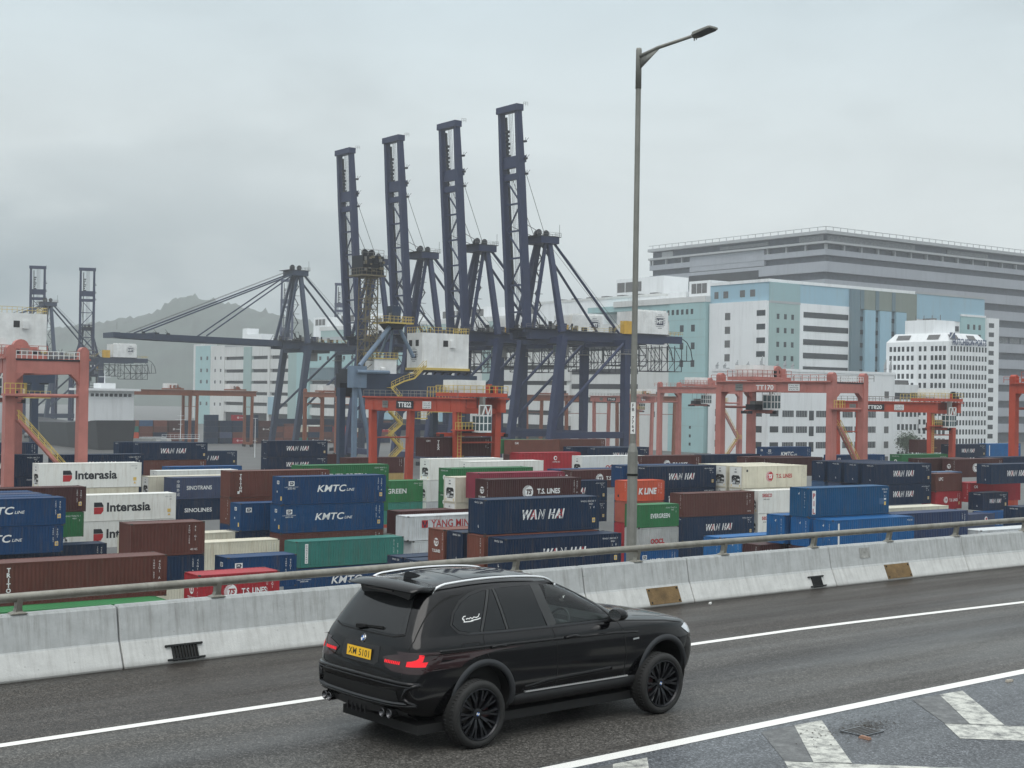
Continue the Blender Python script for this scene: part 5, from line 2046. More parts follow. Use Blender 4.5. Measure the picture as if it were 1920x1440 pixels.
C(117.9, 155.6, Z1, 40, HC9, 'navy', 'wan', 'navy container with red and white lettering behind the maroon lettered one')
C(117.9, 155.6, Z2, 40, HC9, 'navy', 'wan', 'navy container, under the one with red and white lettering behind the maroon one')
C(133.2, 165.1, Z0, 40, HC9, 'white', 'oocl', 'white reefer with red lettering left of the lamp post', reefer=True)
C(133.2, 165.1, Z1, 40, HC9, 'pale', 'none', 'pale reefer under the white one with red lettering', reefer=True)
C(131.2, 178.1, Z0, 40, HC9, 'red', 'redlogo', 'red container with a small white round mark, behind the white reefers', 'none')
C(131.2, 178.1, Z1, 40, HC9, 'maroon', 'none', 'maroon container under the red one with the small white round mark', 'none')
C(143.8, 163.9, Z0, 40, HC9, 'maroon', 'ts', 'maroon container with white marks just right of the lamp post, behind the navy lettered one')
C(157.0, 164.1, Z0, 40, HC9, 'navy', 'plain', 'dark navy container behind the pink crane leg, with a white line', 'none')
C(158.6, 152.4, Z0, 40, HC9, 'maroon', 'none', 'maroon container, nearer of two long ones behind the red lettered reefer', 'brn')
C(158.7, 156.4, Z0, 40, HC9, 'maroon', 'none', 'maroon container, farther of two long ones behind the red lettered reefer', 'brn')
C(196.1, 188.7, Z0, 40, HC9, 'blue', 'kmtc', 'blue lettered container standing alone before the white building, between pink crane legs')
C(179.0, 157.0, Z0, 40, HC9, 'blue', 'flag', 'blue container with a flag mark behind the pink crane stair')
C(193.6, 155.5, Z0, 40, HC9, 'green', 'ever', 'green container with white lettering far back, left of the orange-red crane legs')
C(187.3, 140.1, Z0, 40, HC9, 'maroon', 'ts', 'maroon container with large white round emblem behind the navy one at the right', 'ts')
C(183.2, 143.4, Z0, 40, HC9, 'maroon', 'none', 'maroon container end left of the one with the large white round emblem', 'brn')
C(200.0, 143.4, Z0, 40, HC9, 'navy', 'none', 'navy container roof behind the emblem container at the right edge', 'none')
C(255.4, 192.3, Z0, 40, HC9, 'navy', 'wan', 'navy container with faint lettering far back at the right, before the white tower')
C(269.9, 193.6, Z0, 40, HC9, 'bright', 'bar', 'bright blue container far back at the right edge with a white upright bar')
C(262.0, 206.0, -8.0, 40, HC9, 'maroon', 'none', 'maroon roof strip far back at the right above the navy and blue pair', 'none')
C(226.0, 150.0, -8.6, 40, HC9, 'green', 'none', 'green roof strip far back at the right edge under the blue one', 'none')
# ---- fourth and fifth blocks, seen between the crane legs
C(76.0, 180.7, Z1, 40, HC9, 'slate', 'sinot', 'slate-blue container with white lettering, upper of two beside a white reefer')
C(76.0, 180.7, Z2, 40, HC9, 'navy', 'sinol', 'navy container with white lettering, lower of two beside a white reefer')
C(74.3, 184.2, Z1, 40, HC9, 'cream', 'none', 'cream reefer end with white machinery left of the slate-blue lettered one', reefer=True)
C(78.0, 190.5, -11.0, 40, HC9, 'white', 'none', 'white reefer roof behind the slate-blue lettered container', reefer=True)
C(62.8, 187.9, Z0, 40, HC9, 'navy', 'wan', 'navy lettered container behind the white reefer and the pink crane leg')
C(49.6, 189.4, Z0, 40, HC9, 'navy', 'wan', 'navy lettered container between the two pink crane legs at the left, upper tier')
C(49.6, 189.4, Z1, 40, HC9, 'navy', 'wan', 'navy lettered container between the two pink crane legs at the left, lower tier')
C(62.8, 187.9, Z1, 40, HC9, 'navy', 'none', 'navy container under the lettered one behind the white reefer at the left', 'none')
C(62.8, 232.4, Z0, 40, HC9, 'navy', 'plain', 'small far navy container between the pink crane legs', 'none')
C(90.2, 228.2, Z0, 40, HC9, 'navy', 'wan', 'navy lettered container right of the pink crane leg, front of two', 'num')
C(88.5, 232.6, Z0, 40, HC9, 'navy', 'none', 'navy container peeping out left behind the lettered one right of the pink crane leg', 'num')
C(90.0, 228.2, Z1, 40, HC9, 'brown', 'plain', 'brown container under the navy lettered one right of the pink crane leg', 'none')
C(90.0, 228.2, Z2, 40, HC9, 'blue', 'none', 'blue container under the brown one right of the pink crane leg', 'none')
C(111.3, 261.3, Z1, 40, HC9, 'navy', 'wan', 'navy lettered container right of and lower than the one beside the pink crane leg')
C(86.8, 207.6, Z1, 40, HC9, 'bright', 'none', 'bright blue roof left of the brown one with upright letters', 'none')
C(116.4, 233.9, Z0, 40, HC9, 'navy', 'wan', 'navy lettered container, upper of two before the dark crane legs')
C(116.4, 233.9, Z1, 40, HC9, 'navy', 'wan', 'navy lettered container, lower of two before the dark crane legs')
C(128.9, 227.4, Z1, 40, HC9, 'maroon', 'dot', 'maroon container with a white square mark crossing the orange crane leg', 'none')
C(122.0, 240.5, -11.3, 40, HC9, 'maroon', 'none', 'maroon roof strip left of the one with a white square mark', 'none')
C(128.9, 227.4, Z2, 40, HC9, 'tan', 'none', 'mustard-yellow container beneath the maroon one with the white square mark', 'none')
C(168.2, 234.9, Z0, 40, HC9, 'green', 'ever', 'green container starting left of the two brown ones beneath the hanging load', 'none')
C(168.7, 231.6, Z0, 40, HC9, 'rust', 'cai', 'rust-brown container with short white letters under the crane, left of a darker one', 'none')
C(183.2, 234.5, Z0, 40, HC9, 'brown', 'plain', 'darker brown container right of the one with short white letters', 'none')
C(159.6, 194.0, Z0, 40, HC9, 'navy', 'wan', 'navy lettered container half hidden behind the white reefer by the lamp post')
C(156.9, 197.4, Z0, 40, HC9, 'navy', 'none', 'navy container end just left behind the half hidden navy lettered one', 'num')
C(168.5, 231.6, Z1, 40, HC9, 'maroon', 'none', 'maroon container under the rust-brown one with short white letters', 'none')
# ------------------------------------------------------------------ cranes
def steel(name, col, dirt=(.10, .07, .05), amt=.35, rough=.5):
    return mat('steel_' + name, col, rough, 0, .14, .35, spec=.4, dirt=dirt, dirt_amt=amt, dirt_scale=.45, streak=True)


S_NAVY = steel('crane_blue', (.014, .024, .072), (.03, .028, .03), .4)
S_DARK = steel('crane_dark', (.010, .013, .021), (.05, .035, .025), .4)
S_SLATE = steel('crane_slate', (.028, .044, .080), (.05, .04, .035), .4)
S_PALE = steel('crane_pale_blue', (.13, .185, .255))
S_YEL = steel('yellow_rail', (.58, .43, .11), amt=.5)
S_WHITE = steel('crane_white', (.74, .75, .74), (.35, .30, .22), .3)
S_SAL = steel('salmon', (.43, .165, .14), (.22, .11, .08), .4)
S_ORG = steel('orange_red', (.42, .062, .032), (.17, .06, .04), .45)
S_BRN = steel('rust_brown', (.24, .085, .045), (.12, .06, .04), .45)
S_GREY = steel('machine_grey', (.20, .20, .19), amt=.5)
ROPE = mat('wire_rope', (.05, .05, .055), .6)
S_GLASS = mat('cab_glass', (.05, .09, .10), .08, 0, .1, 4)


def rails(mb, path, h=1.1, gap=2.0, m=None, r=.045):
    """handrail: posts and two rails along a path"""
    m = m or S_YEL
    for a, b in zip(path[:-1], path[1:]):
        a, b = Vector(a), Vector(b)
        n = max(1, round((b - a).length / gap))
        for i in range(n + 1):
            p = a.lerp(b, i / n)
            mb.beam(p, p + Vector((0, 0, h)), r * 1.6, r * 1.6, m, (1, 0, 0))
        for z in (h, h * .5):
            mb.beam(a + Vector((0, 0, z)), b + Vector((0, 0, z)), r * 1.7, r * 1.7, m)


def emblem(parent, M, r):
    mb = MB()
    rect(mb, M, -r * .62, r * .62, -r * .42, r * .42, T_N)
    put_text(mb, 'HIT', lay(M @ Matrix.Translation((0, 0, -r * .27)), .03), r * .54, T_W, bold=.05)
    for k in range(9):
        z = r * (.92 - .23 * k)
        w = math.sqrt(max(0, r * r - z * z))
        for sx in (-1, 1):
            x0 = .66 * r if abs(z) < .44 * r else 0
            if w > x0:
                a, b = sorted((sx * x0, sx * w))
                rect(mb, M, a, b, z - .025 * r, z + .03 * r, T_N)
    mb.build('emblem', parent, fix=False)


def quay_crane(raised, body, label, group='quay cranes along the berth'):
    t = thing('quay_crane', label, 'crane', (0, 0, 0), TH, group)
    B = body
    for x0, x1, z1 in ((-4.8, .6, 41.5), (25, 25, 41)):
        for y in (-10, 10):
            mb = MB()
            mb.beam((x0, y, 1.2), (x1, y, z1), 1.9, 2.0, B, (0, 1, 0), 2.2, 2.3)
            if x0 > 0:
                mb.box((x0 - 1.9, y - 1.5, 36.6), (x0 + 1.9, y + 1.5, 36.9), S_GREY)
                rails(mb, [(x0 - 1.9, y - 1.5, 36.9), (x0 + 1.9, y - 1.5, 36.9), (x0 + 1.9, y + 1.5, 36.9)], m=S_GREY)
            for k in range(4):
                mb.box((x0 - 3.2 + 1.7 * k, y - .5, 0), (x0 - 1.9 + 1.7 * k, y + .5, 1.3), S_DARK)
            mb.build('leg', t)
    for a_, b_ in [((-3.2, y, 12), (25, y, 12)) for y in (-10, 10)] + [((x, -10, z), (x, 10, z)) for x, z in ((-4.2, 3), (25, 3), (.4, 40.2), (25, 40.2))]:
        mb = MB()
        mb.beam(a_, b_, 1.45, 1.95, B)
        mb.build('portal_beam', t)
    for y in (-10, 10):
        mb = MB()
        mb.tube([(24.3, y, 40), (-2.0, y, 16.5)], .48, B, 8)
        mb.build('brace', t)
    mb = MB()
    for y in (-4.2, 4.2):
        mb.box((-8, y - .8, 40.4), (45, y + .8, 43.4), B)
        mb.box((45, y - .8, 40.9), (53, y + .8, 43.2), B)
    for x in (-6, 4, 14, 26, 36, 46, 52.3):
        mb.box((x, -4.2, 41.2), (x + .8, 4.2, 42.8), B)
    mb.build('main_girder', t)
    mb = MB()
    mb.box((-10, -6.2, 43.4), (8, 6.2, 43.6), S_DARK)
    rr = random.Random(11)
    for i in range(34):
        x, y = rr.uniform(-9, 24), rr.uniform(-6, 5.5)
        a, b_, c = rr.uniform(.4, 1.6), rr.uniform(.4, 1.2), rr.uniform(.4, 2.4)
        z = 43.5 if x < 8 else 43.4
        mb.box((x, y, z), (x + a, y + b_, z + c), rr.choice((S_DARK, S_DARK, S_NAVY, S_GREY)))
    for i in range(26):
        x, y = rr.uniform(-10, 10), rr.uniform(-6, 6)
        mb.beam((x, y, 43.5), (x + rr.uniform(-2, 2), y + rr.uniform(-1, 1), 43.5 + rr.uniform(1, 4)), .16, .16, S_DARK)
    mb.build('drive_gear', t)
    mb = MB()
    mb.box((7, -6.4, 43.2), (25, -5.1, 43.35), S_GREY)
    rails(mb, [(-10, -6.2, 43.6), (7, -6.2, 43.6)], m=S_GREY)
    rails(mb, [(7, -6.4, 43.35), (23.5, -6.4, 43.35), (27, -6.4, 46)])
    rails(mb, [(28, -5.2, 43.5), (52, -5.2, 43.5)], m=S_GREY)
    rails(mb, [(46, -5.2, 43.4), (53, -5.2, 43.4), (53, 5, 43.4)])
    mb.build('walkway', t)
    for y in (-1, 1):
        mb = MB()
        mb.beam((.5, y * 9.6, 42.5), (.5, y * 2.6, 70), 1.5, 1.7, B, (1, 0, 0), 1.2, 1.5)
        mb.build('tower_leg', t)
        mb = MB()
        mb.beam((-6.5, y * 4.6, 43), (-.6, y * 2.4, 69.5), .8, .9, B, (1, 0, 0))
        mb.build('front_strut', t)
        mb = MB()
        mb.tube([(1.6, y * 3, 70), (26.5, y * 5.0, 43.2)], .42, B, 7)
        mb.build('back_stay', t)
    mb = MB()
    mb.box((-3.6, -4.2, 69.2), (3.2, 4.2, 71.2), B)
    mb.box((-5.2, -4.4, 71.2), (3.8, 4.4, 71.4), S_DARK)
    for x, y in ((-2.5, -1.5), (-1, 1.5), (1, -.5)):
        mb.lathe([(0, -.2), (1.0, -.2), (1.05, 0), (1.0, .2), (0, .2)], S_DARK, 16, Matrix.Translation((x, y, 72.5)) @ Matrix.Rotation(radians(90), 4, 'X'))
        mb.box((x - .4, y - .4, 71.3), (x + .4, y + .4, 72.5), S_DARK)
    rails(mb, [(-5.2, -4.4, 71.4), (3.8, -4.4, 71.4), (3.8, 4.4, 71.4)], m=S_GREY)
    mb.tube([(3.4, -4, 71.4), (3.4, -4, 75)], .07, S_DARK, 4)
    mb.build('apex_head', t)
    # stair and ladder on the tower
    mb = MB()
    for k in range(7):
        z = 44 + 3.6 * k
        x = 1.8 if k % 2 else 4.0
        mb.beam((x, 5.5, z), (5.8 - x, 5.5, z + 3.6), .5, .14, S_DARK)
        mb.box((1.4, 5.1, z + 3.5), (4.4, 6.2, z + 3.6), S_DARK)
    mb.build('stair', t)
    # boom
    mb = MB()
    Lb = 66
    d = Vector((-.072, 0, .9974)) if raised else Vector((-1, 0, .012))
    n = Vector((d.z, 0, -d.x))
    h = Vector((-8.2, 0, 42.4))
    for y in (-4.2, 4.2):
        a = h + Vector((0, y, 0))
        mb.beam(a, a + d * (Lb * .72), 1.5, 2.3, B, n)
        mb.beam(a + d * (Lb * .72), a + d * Lb, 1.5, 2.3, B, n, 1.3, 1.7)
    for s in (6, 14, 22, 30, 38, 46, 49.5):
        a = h + d * s
        mb.beam(a + Vector((0, -4, 0)), a + Vector((0, 4, 0)), .5 if s < 46 else 1.3, .5 if s < 46 else 1.8, B)
    for s0 in (6, 22, 38):
        mb.beam(h + d * s0 + Vector((0, -3.6, 0)), h + d * (s0 + 8) + Vector((0, 3.6, 0)), .38, .38, B)
        mb.beam(h + d * (s0 + 8) + Vector((0, 3.6, 0)), h + d * (s0 + 16 if s0 < 38 else 46) + Vector((0, -3.6, 0)), .38, .38, B)
    a = h + d * Lb
    mb.beam(a + Vector((0, -5.2, 0)), a + Vector((0, 5.2, 0)), 2.6, 1.9, B)
    mb.beam(h + d * 51 + Vector((0, -5, 0)) + n * .6, h + d * 51 + Vector((0, 5, 0)) + n * .6, 2.2, 2.0, B)
    bo = mb.build('boom', t)
    mb = MB()
    for y in (-1.3, -.6, 0, .5):
        mb.tube([h + d * 8 + Vector((0, y, 0)), h + d * (Lb - 1) + Vector((0, y, 0))], .07, ROPE, 4)
    mb.beam(h + d * 12 + Vector((0, 2.4, 0)) + n * .4, h + d * (Lb - 2) + Vector((0, 2.4, 0)) + n * .4, .5, .5, S_DARK)
    for k in range(9):
        mb.box(tuple(h + d * (50 + 1.2 * k) + Vector((-.4, 1.4 - .3 * (k % 3), -.4))), tuple(h + d * (50 + 1.2 * k) + Vector((.4, 2.2, .35))), S_DARK)
    for s in (51, 56, 46.5):
        p = h + d * s + n * 1.3 + Vector((0, -5, 0))
        mb.beam(p - Vector((0, .6, 0)), p + Vector((0, .6, 0)), .9, .5, S_DARK)
        for q_ in (.5, 1.6):
            mb.beam(p + n * .3, p + n * q_ + d * 1.2, .1, .1, S_DARK)
    rails(mb, [tuple(a + n * 1.4 + Vector((0, -5, .5))), tuple(a + n * 3.0 + Vector((0, -5, .5)))], m=S_GREY, gap=1)
    mb.build('boom_gear', bo)
    mb = MB()
    if raised:
        for y in (-2.6, 2.6):
            for s in (32, 50):
                mb.tube([Vector((-1, y, 71.5)), h + d * s + Vector((0, y * 1.5, 0)) + n * 1.1], .10, ROPE, 4)
    else:
        for y in (-3.0, 3.0):
            for s in (31, 56):
                mb.tube([Vector((-2, y, 70)), h + d * s + Vector((0, y * 1.4, 1.4))], .30, B, 5)
            mb.tube([Vector((-2, y * .4, 71.6)), h + d * 60 + Vector((0, y * .4, 1.2))], .07, ROPE, 4)
    mb.build('fore_stay', t)
    mb = MB()
    for y in (-1.5, 1.5):
        mb.tube([(2, y, 71.3), (30, y, 45)], .06, ROPE, 4)
    mb.build('back_rope', t)
    # machinery house with its emblem
    mb = MB()
    mb.box((33.5, -5.4, 43.6), (46.5, 4.4, 50.6), S_WHITE)
    mb.box((33.2, -5.7, 43.3), (46.8, 4.7, 43.6), S_DARK)
    for k in range(5):
        mb.box((34.2 + 2.5 * k, -5.0, 50.6), (36 + 2.5 * k, -2.8, 51.1), S_WHITE)
    ho = mb.build('machinery_house', t)
    emblem(ho, Matrix.Translation((43.0, -5.43, 47.6)), 2.3)
    mb = MB()
    mb.box((27.8, -6.0, 43.2), (31.5, -4.0, 47.2), steel('locker_yellow', (.62, .36, .03)))
    mb.build('electric_cabinet', t)
    # trolley with the operator's cab under the girder, and the lattice cage at the back end
    mb = MB()
    mb.box((6, -4.6, 39.2), (13, 4.6, 40.3), S_DARK)
    mb.box((4.5, -3.0, 36.0), (8.5, -.4, 39.2), S_GREY)
    mb.box((4.45, -2.8, 36.9), (4.5, -.6, 38.8), S_GLASS)
    mb.build('operator_cab', t)
    mb = MB()
    for y in (-4.8, 4.6):
        for x0, x1, zb in ((28.5, 38, 33.5), (40, 47, 32), (47, 53, 32)):
            k = max(2, int((x1 - x0) / 3))
            for z in (zb, zb + 3.2, 39.5):
                mb.beam((x0, y, z), (x1, y, z), .22, .22, S_DARK)
            for i in range(k + 1):
                x = x0 + (x1 - x0) * i / k
                mb.beam((x, y, zb), (x, y, 40.2), .2, .2, S_DARK, (1, 0, 0))
                if i < k:
                    x2 = x0 + (x1 - x0) * (i + 1) / k
                    mb.beam((x, y, zb), (x2, y, zb + 3.2), .14, .14, S_DARK)
                    mb.beam((x, y, 39.5), (x2, y, zb + 3.2), .14, .14, S_DARK)
        q = [(52.5, y, 42.8), (55.2, y, 41.5), (57, y, 39), (57.8, y, 35.5)]
        for a_, b_ in zip(q[:-1], q[1:]):
            mb.beam(a_, b_, .22, .22, S_DARK)
        for x, z in ((57.8, 35.5), (55.2, 35.5), (53, 35.5)):
            mb.beam((53, y, 35.5), (57.8, y, 35.5), .22, .22, S_DARK) if x > 57 else mb.beam((x, y, z), (x, y, z + 5), .18, .18, S_DARK, (1, 0, 0))
    for x, z in ((28.5, 33.5), (38, 33.5), (40, 32), (47, 32), (53, 32), (57.8, 35.5)):
        mb.beam((x, -4.8, z), (x, 4.6, z), .2, .2, S_DARK)
    mb.box((28.5, -4.8, 33.3), (38, 4.6, 33.5), S_DARK)
    mb.build('service_cage', t)
    return t


def set_crane(t, u, v, s=1.0, z=GROUND):
    t.location = W(u, v, z)
    t.scale = (s, s, s)


q5 = quay_crane(True, S_NAVY, 'dark blue quay crane with raised boom, nearest and tallest, right of its three twins')
set_crane(q5, 262, 345.5)
q4 = copy_tree(q5)
q4['label'] = 'dark blue quay crane with raised boom, second from the lamp post'
set_crane(q4, 262.4, 378.5)
q3 = copy_tree(q5)
q3['label'] = 'dark blue quay crane with raised boom, between the scaffolded one and the second tallest'
set_crane(q3, 262, 411.5)
q2 = copy_tree(q5)
q2['label'] = 'dark blue quay crane with raised boom, lowest looking, left of its three twins'
set_crane(q2, 262, 444)
q1 = quay_crane(False, S_SLATE, 'slate-blue quay crane with its long boom lowered level over the water')
set_crane(q1, 264, 508)
k3 = copy_tree(q1)
k3['label'] = 'far quay crane with lowered boom behind the pink crane at the left, yellowed apex'
set_crane(k3, 222, 677, .90)
for (u, v, s, lb) in ((232, 722, .77, 'far hazy quay crane with raised twin boom, the one above the lowered far crane'), (252, 708, .765, 'far hazy quay crane with raised twin boom, standing right of the yellowed apex'),
                      (506, 990, 1.0, 'faint quay crane boom far behind the long warehouse, behind the slate crane tower'), (490, 878, .91, 'faint quay crane boom top behind the warehouse, beside the leftmost dark raised boom')):
    k = copy_tree(q2)
    k['label'] = lb
    set_crane(k, u, v, s)
    k.rotation_euler = (0, 0, radians(104))


# ---- the nearer crane with the white house and yellow stairs
def near_crane():
    t = thing('quay_crane', 'nearer pale-blue crane with white emblem house and zigzag yellow stairs behind the orange gantry', 'crane', W(161.3, 253.5, GROUND), TH, 'quay cranes along the berth')
    G = S_SLATE
    for x in (-16.8, 9.0):
        for y in (-1.5, 4 if x < 0 else 9):
            mb = MB()
            k_ = .85 if x < 0 and y < 0 else 1.3
            mb.beam((x, y, 0), (x, y, 24.4 if x < 0 else 22.6), k_, k_, S_PALE if k_ < 1 else G, (1, 0, 0))
            mb.build('leg', t)
    for nm, bx in (('portal_beam', ((-17.6, -2.4, 24.4), (-14.6, .2, 28.8), S_PALE)), ('portal_beam', ((-17.2, .2, 25.4), (-15.8, 4.6, 28.2), S_DARK)), ('main_girder', ((-15.4, -1.4, 22.6), (13, .2, 27.4), G)),
                   ('main_girder', ((-15.4, 7.2, 22.6), (13, 8.8, 27.4), S_DARK)), ('machinery_deck', ((-13, .3, 22.4), (12.4, 7.1, 23.4), S_DARK)), ('portal_beam', ((9, -1.5, 20), (11, 9, 22.3), G))):
        mb = MB()
        mb.box(*bx)
        mb.build(nm, t)
    mb = MB()
    mb.tube([(-17, -2.6, 27.6), (-9.5, -2.6, 27.6)], .42, S_PALE, 8)
    mb.build('brace', t)
    for a, b, r in (((-16.6, -1.8, 26.5), (-13.6, -1.8, 14), .45), ((-13.6, -1.8, 14), (-12.8, -1.8, 0), .45), ((-15.6, -1.2, 28.8), (-6.2, 2, 37.8), .48), ((-5.0, 2, 37.8), (-1.5, 1, 31), .42), ((-5.4, 3.5, 37.8), (-8, 6, 28), .3), ((-5.4, 3.0, 37.8), (-6.4, 3, 28), .3)):
        mb = MB()
        mb.tube([a, b], r, S_PALE, 8)
        mb.build('brace', t)
    # main and small house
    mb = MB()
    mb.box((0, 0, 28.9), (11.7, 6.0, 36.2), S_WHITE)
    mb.box((-.2, -.2, 28.4), (11.9, 6.2, 28.9), S_YEL)
    mb.box((-.5, -.5, 28.0), (12.2, 6.4, 28.4), S_DARK)
    mb.box((6.8, -.55, 33.2), (8.0, 0, 34.7), S_WHITE)
    for k in range(6):
        mb.beam((1 + 2 * k, .2, 27.4), (1.7 + 2 * k, .2, 28.1), .3, .3, S_DARK)
    ho = mb.build('machinery_house', t)
    mb = MB()
    mb.box((5.2, -.03, 33.4), (6.4, -.0, 34.7), VOID)
    for y in (2.0, 4.6):
        mb.box((-.03, y - .6, 33.4), (0, y + .6, 34.7), VOID)
    mb.build('window', ho)
    emblem(ho, Matrix.Translation((-.04, 3.2, 31.6)) @ Matrix.Rotation(radians(-90), 4, 'Z'), 1.5)
    mb = MB()
    rails(mb, [(0, 6, 36.2), (0, 0, 36.2), (11.7, 0, 36.2), (11.7, 6, 36.2)], 1.2, 1.0)
    mb.build('handrail', ho)
    mb = MB()
    mb.box((-11.5, 0, 25.9), (-6.2, 4, 30.4), S_WHITE)
    mb.box((-11.7, -.2, 30.4), (-6.0, 4.2, 30.6), S_YEL)
    rails(mb, [(-11.7, 4, 30.6), (-11.7, -.2, 30.6), (-6.0, -.2, 30.6)], 1.1, .9)
    mb.lathe([(0, 0), (.55, 0), (.55, .9), (.45, 1.05), (0, 1.1)], S_WHITE, 12, Matrix.Translation((-9.6, -.3, 27.6)))
    mb.build('electrical_room', t)
    # apex platform on the A-frame
    mb = MB()
    mb.prism([(-7.6, 37.8), (-3.4, 37.8), (-4.6, 36.6), (-6.4, 36.6)], 1, 5, S_DARK)
    mb.box((-8.8, .2, 37.8), (-2.0, 5.6, 38.1), S_YEL)
    rails(mb, [(-8.8, 5.6, 38.1), (-8.8, .2, 38.1), (-2.0, .2, 38.1), (-2.0, 5.6, 38.1)], 1.2, 1.0)
    mb.box((-6.4, 1.6, 38.1), (-4.4, 4, 41.5), G)
    for k in range(5):
        mb.beam((-7.2 + .7 * k, 2 + .3 * k, 38.1), (-6.8 + .6 * k, 2, 40 + .8 * (k % 3)), .25, .25, S_GREY)
    mb.build('apex_platform', t)
    # lattice mast with its crowded head
    mb = MB()
    LT = steel('weathered_lattice', (.15, .13, .085), amt=.6)
    c = [(-13.2, 1), (-10.4, 1), (-10.4, 4), (-13.2, 4)]
    zs = [28 + 2.1 * k for k in range(11)]
    for x, y in c:
        mb.beam((x, y, 27), (x * .96 - .4, y, 49), .2, .2, LT, (1, 0, 0))
    for k in range(10):
        for i in range(4):
            (x0, y0), (x1, y1) = c[i], c[(i + 1) % 4]
            f = 1 - .04 * k / 10
            mb.beam((x0, y0, zs[k]), (x1, y1, zs[k]), .14, .14, LT)
            mb.beam((x0, y0, zs[k]), (x1, y1, zs[k + 1]), .12, .12, LT)
    for k in range(5):
        mb.box((-13.8, .4, 30 + 3.9 * k), (-10, 1.0, 30.12 + 3.9 * k), LT)
        rails(mb, [(-13.8, .4, 30.1 + 3.9 * k), (-10, .4, 30.1 + 3.9 * k)], 1, 1, LT)
    mb.build('lattice_mast', t)
    mb = MB()
    mb.box((-14.4, .4, 47.6), (-9.4, 4.8, 51.4), S_DARK)
    mb.box((-14.8, 0, 47.2), (-9.0, 5.2, 47.5), LT)
    rr = random.Random(5)
    for k in range(26):
        x, z = rr.uniform(-14.6, -9.6), rr.uniform(47.4, 51)
        mb.box((x, -.1 + rr.uniform(0, .4), z), (x + rr.uniform(.3, 1.0), .5, z + rr.uniform(.2, .8)), rr.choice((S_DARK, LT, S_GREY, S_DARK)))
    rails(mb, [(-14.8, 5.2, 47.5), (-14.8, 0, 47.5), (-9.0, 0, 47.5)], 1.3, 1.1, LT)
    rails(mb, [(-14.4, .4, 51.4), (-9.4, .4, 51.4)], 1.2, 1.2, S_GREY)
    for x in (-13, -11.4):
        mb.lathe([(0, -.15), (.75, -.15), (.75, .15), (0, .15)], S_DARK, 14, Matrix.Translation((x, 2, 52)) @ Matrix.Rotation(radians(90), 4, 'X'))
    mb.build('mast_head', t)
    # zigzag stairs, a flight at a time
    pts = [(-.2, -1.6, 29.2), (-3.0, -1.6, 26.6), (-5.6, -1.6, 25.9), (-8.6, -1.6, 24.6), (-6.0, -1.6, 22.0), (-8.6, -1.6, 19.6), (-5.8, -1.6, 17.2), (-8.6, -1.6, 14.9), (-5.6, -1.6, 12.2), (-8.4, -1.6, 9.6), (-5.6, -1.6, 7.0), (-8.4, -1.6, 4.2), (-5.8, -1.6, 1.6), (-7.4, -1.6, 0)]
    mb = MB()
    for a, b in zip(pts[:-1], pts[1:]):
        for y in (-2.0, -1.1):
            mb.beam((a[0], y, a[2]), (b[0], y, b[2]), .12, .30, S_YEL)
            mb.beam((a[0], y, a[2] + 1.1), (b[0], y, b[2] + 1.1), .08, .08, S_YEL)
            mb.beam((a[0], y, a[2] + .6), (b[0], y, b[2] + .6), .06, .06, S_YEL)
        n = max(2, int(math.dist(a, b) / .9))
        for i in range(n + 1):
            f = i / n
            p = [a[k] + (b[k] - a[k]) * f for k in range(3)]
            mb.beam((p[0], -2.0, p[2]), (p[0], -2.0, p[2] + 1.1), .07, .07, S_YEL, (1, 0, 0))
            mb.box((p[0] - .15, -2.0, p[2] - .03), (p[0] + .15, -1.1, p[2] + .03), S_YEL)
    for x, y, z in pts[3:]:
        mb.box((x - .7, -2.1, z - .1), (x + .7, -1.0, z), S_YEL)
    mb.build('stair', t)
    mb = MB()
    mb.box((1.6, -2.2, 19.6), (12, -1.0, 19.8), S_YEL)
    rails(mb, [(1.6, -2.2, 19.8), (12, -2.2, 19.8)], 1.2, 1.0)
    mb.box((-2.2, -2.2, 18.2), (.2, -1.0, 18.4), S_YEL)
    rails(mb, [(-2.2, -2.2, 18.4), (.0, -2.2, 18.4), (1.6, -2.2, 19.8)], 1.2, .8)
    mb.box((6, -1.9, 19.8), (7.2, -1.2, 21.4), S_WHITE)
    mb.build('walkway', t)
    return t


nc = near_crane()
nc2 = copy_tree(nc)
nc2['label'] = 'white crane house with yellow roof rail at the left edge, above the pink gantry'
nc2.location = W(87.8, 307, GROUND)
nc2.scale = (1.08, 1.08, 1.08)


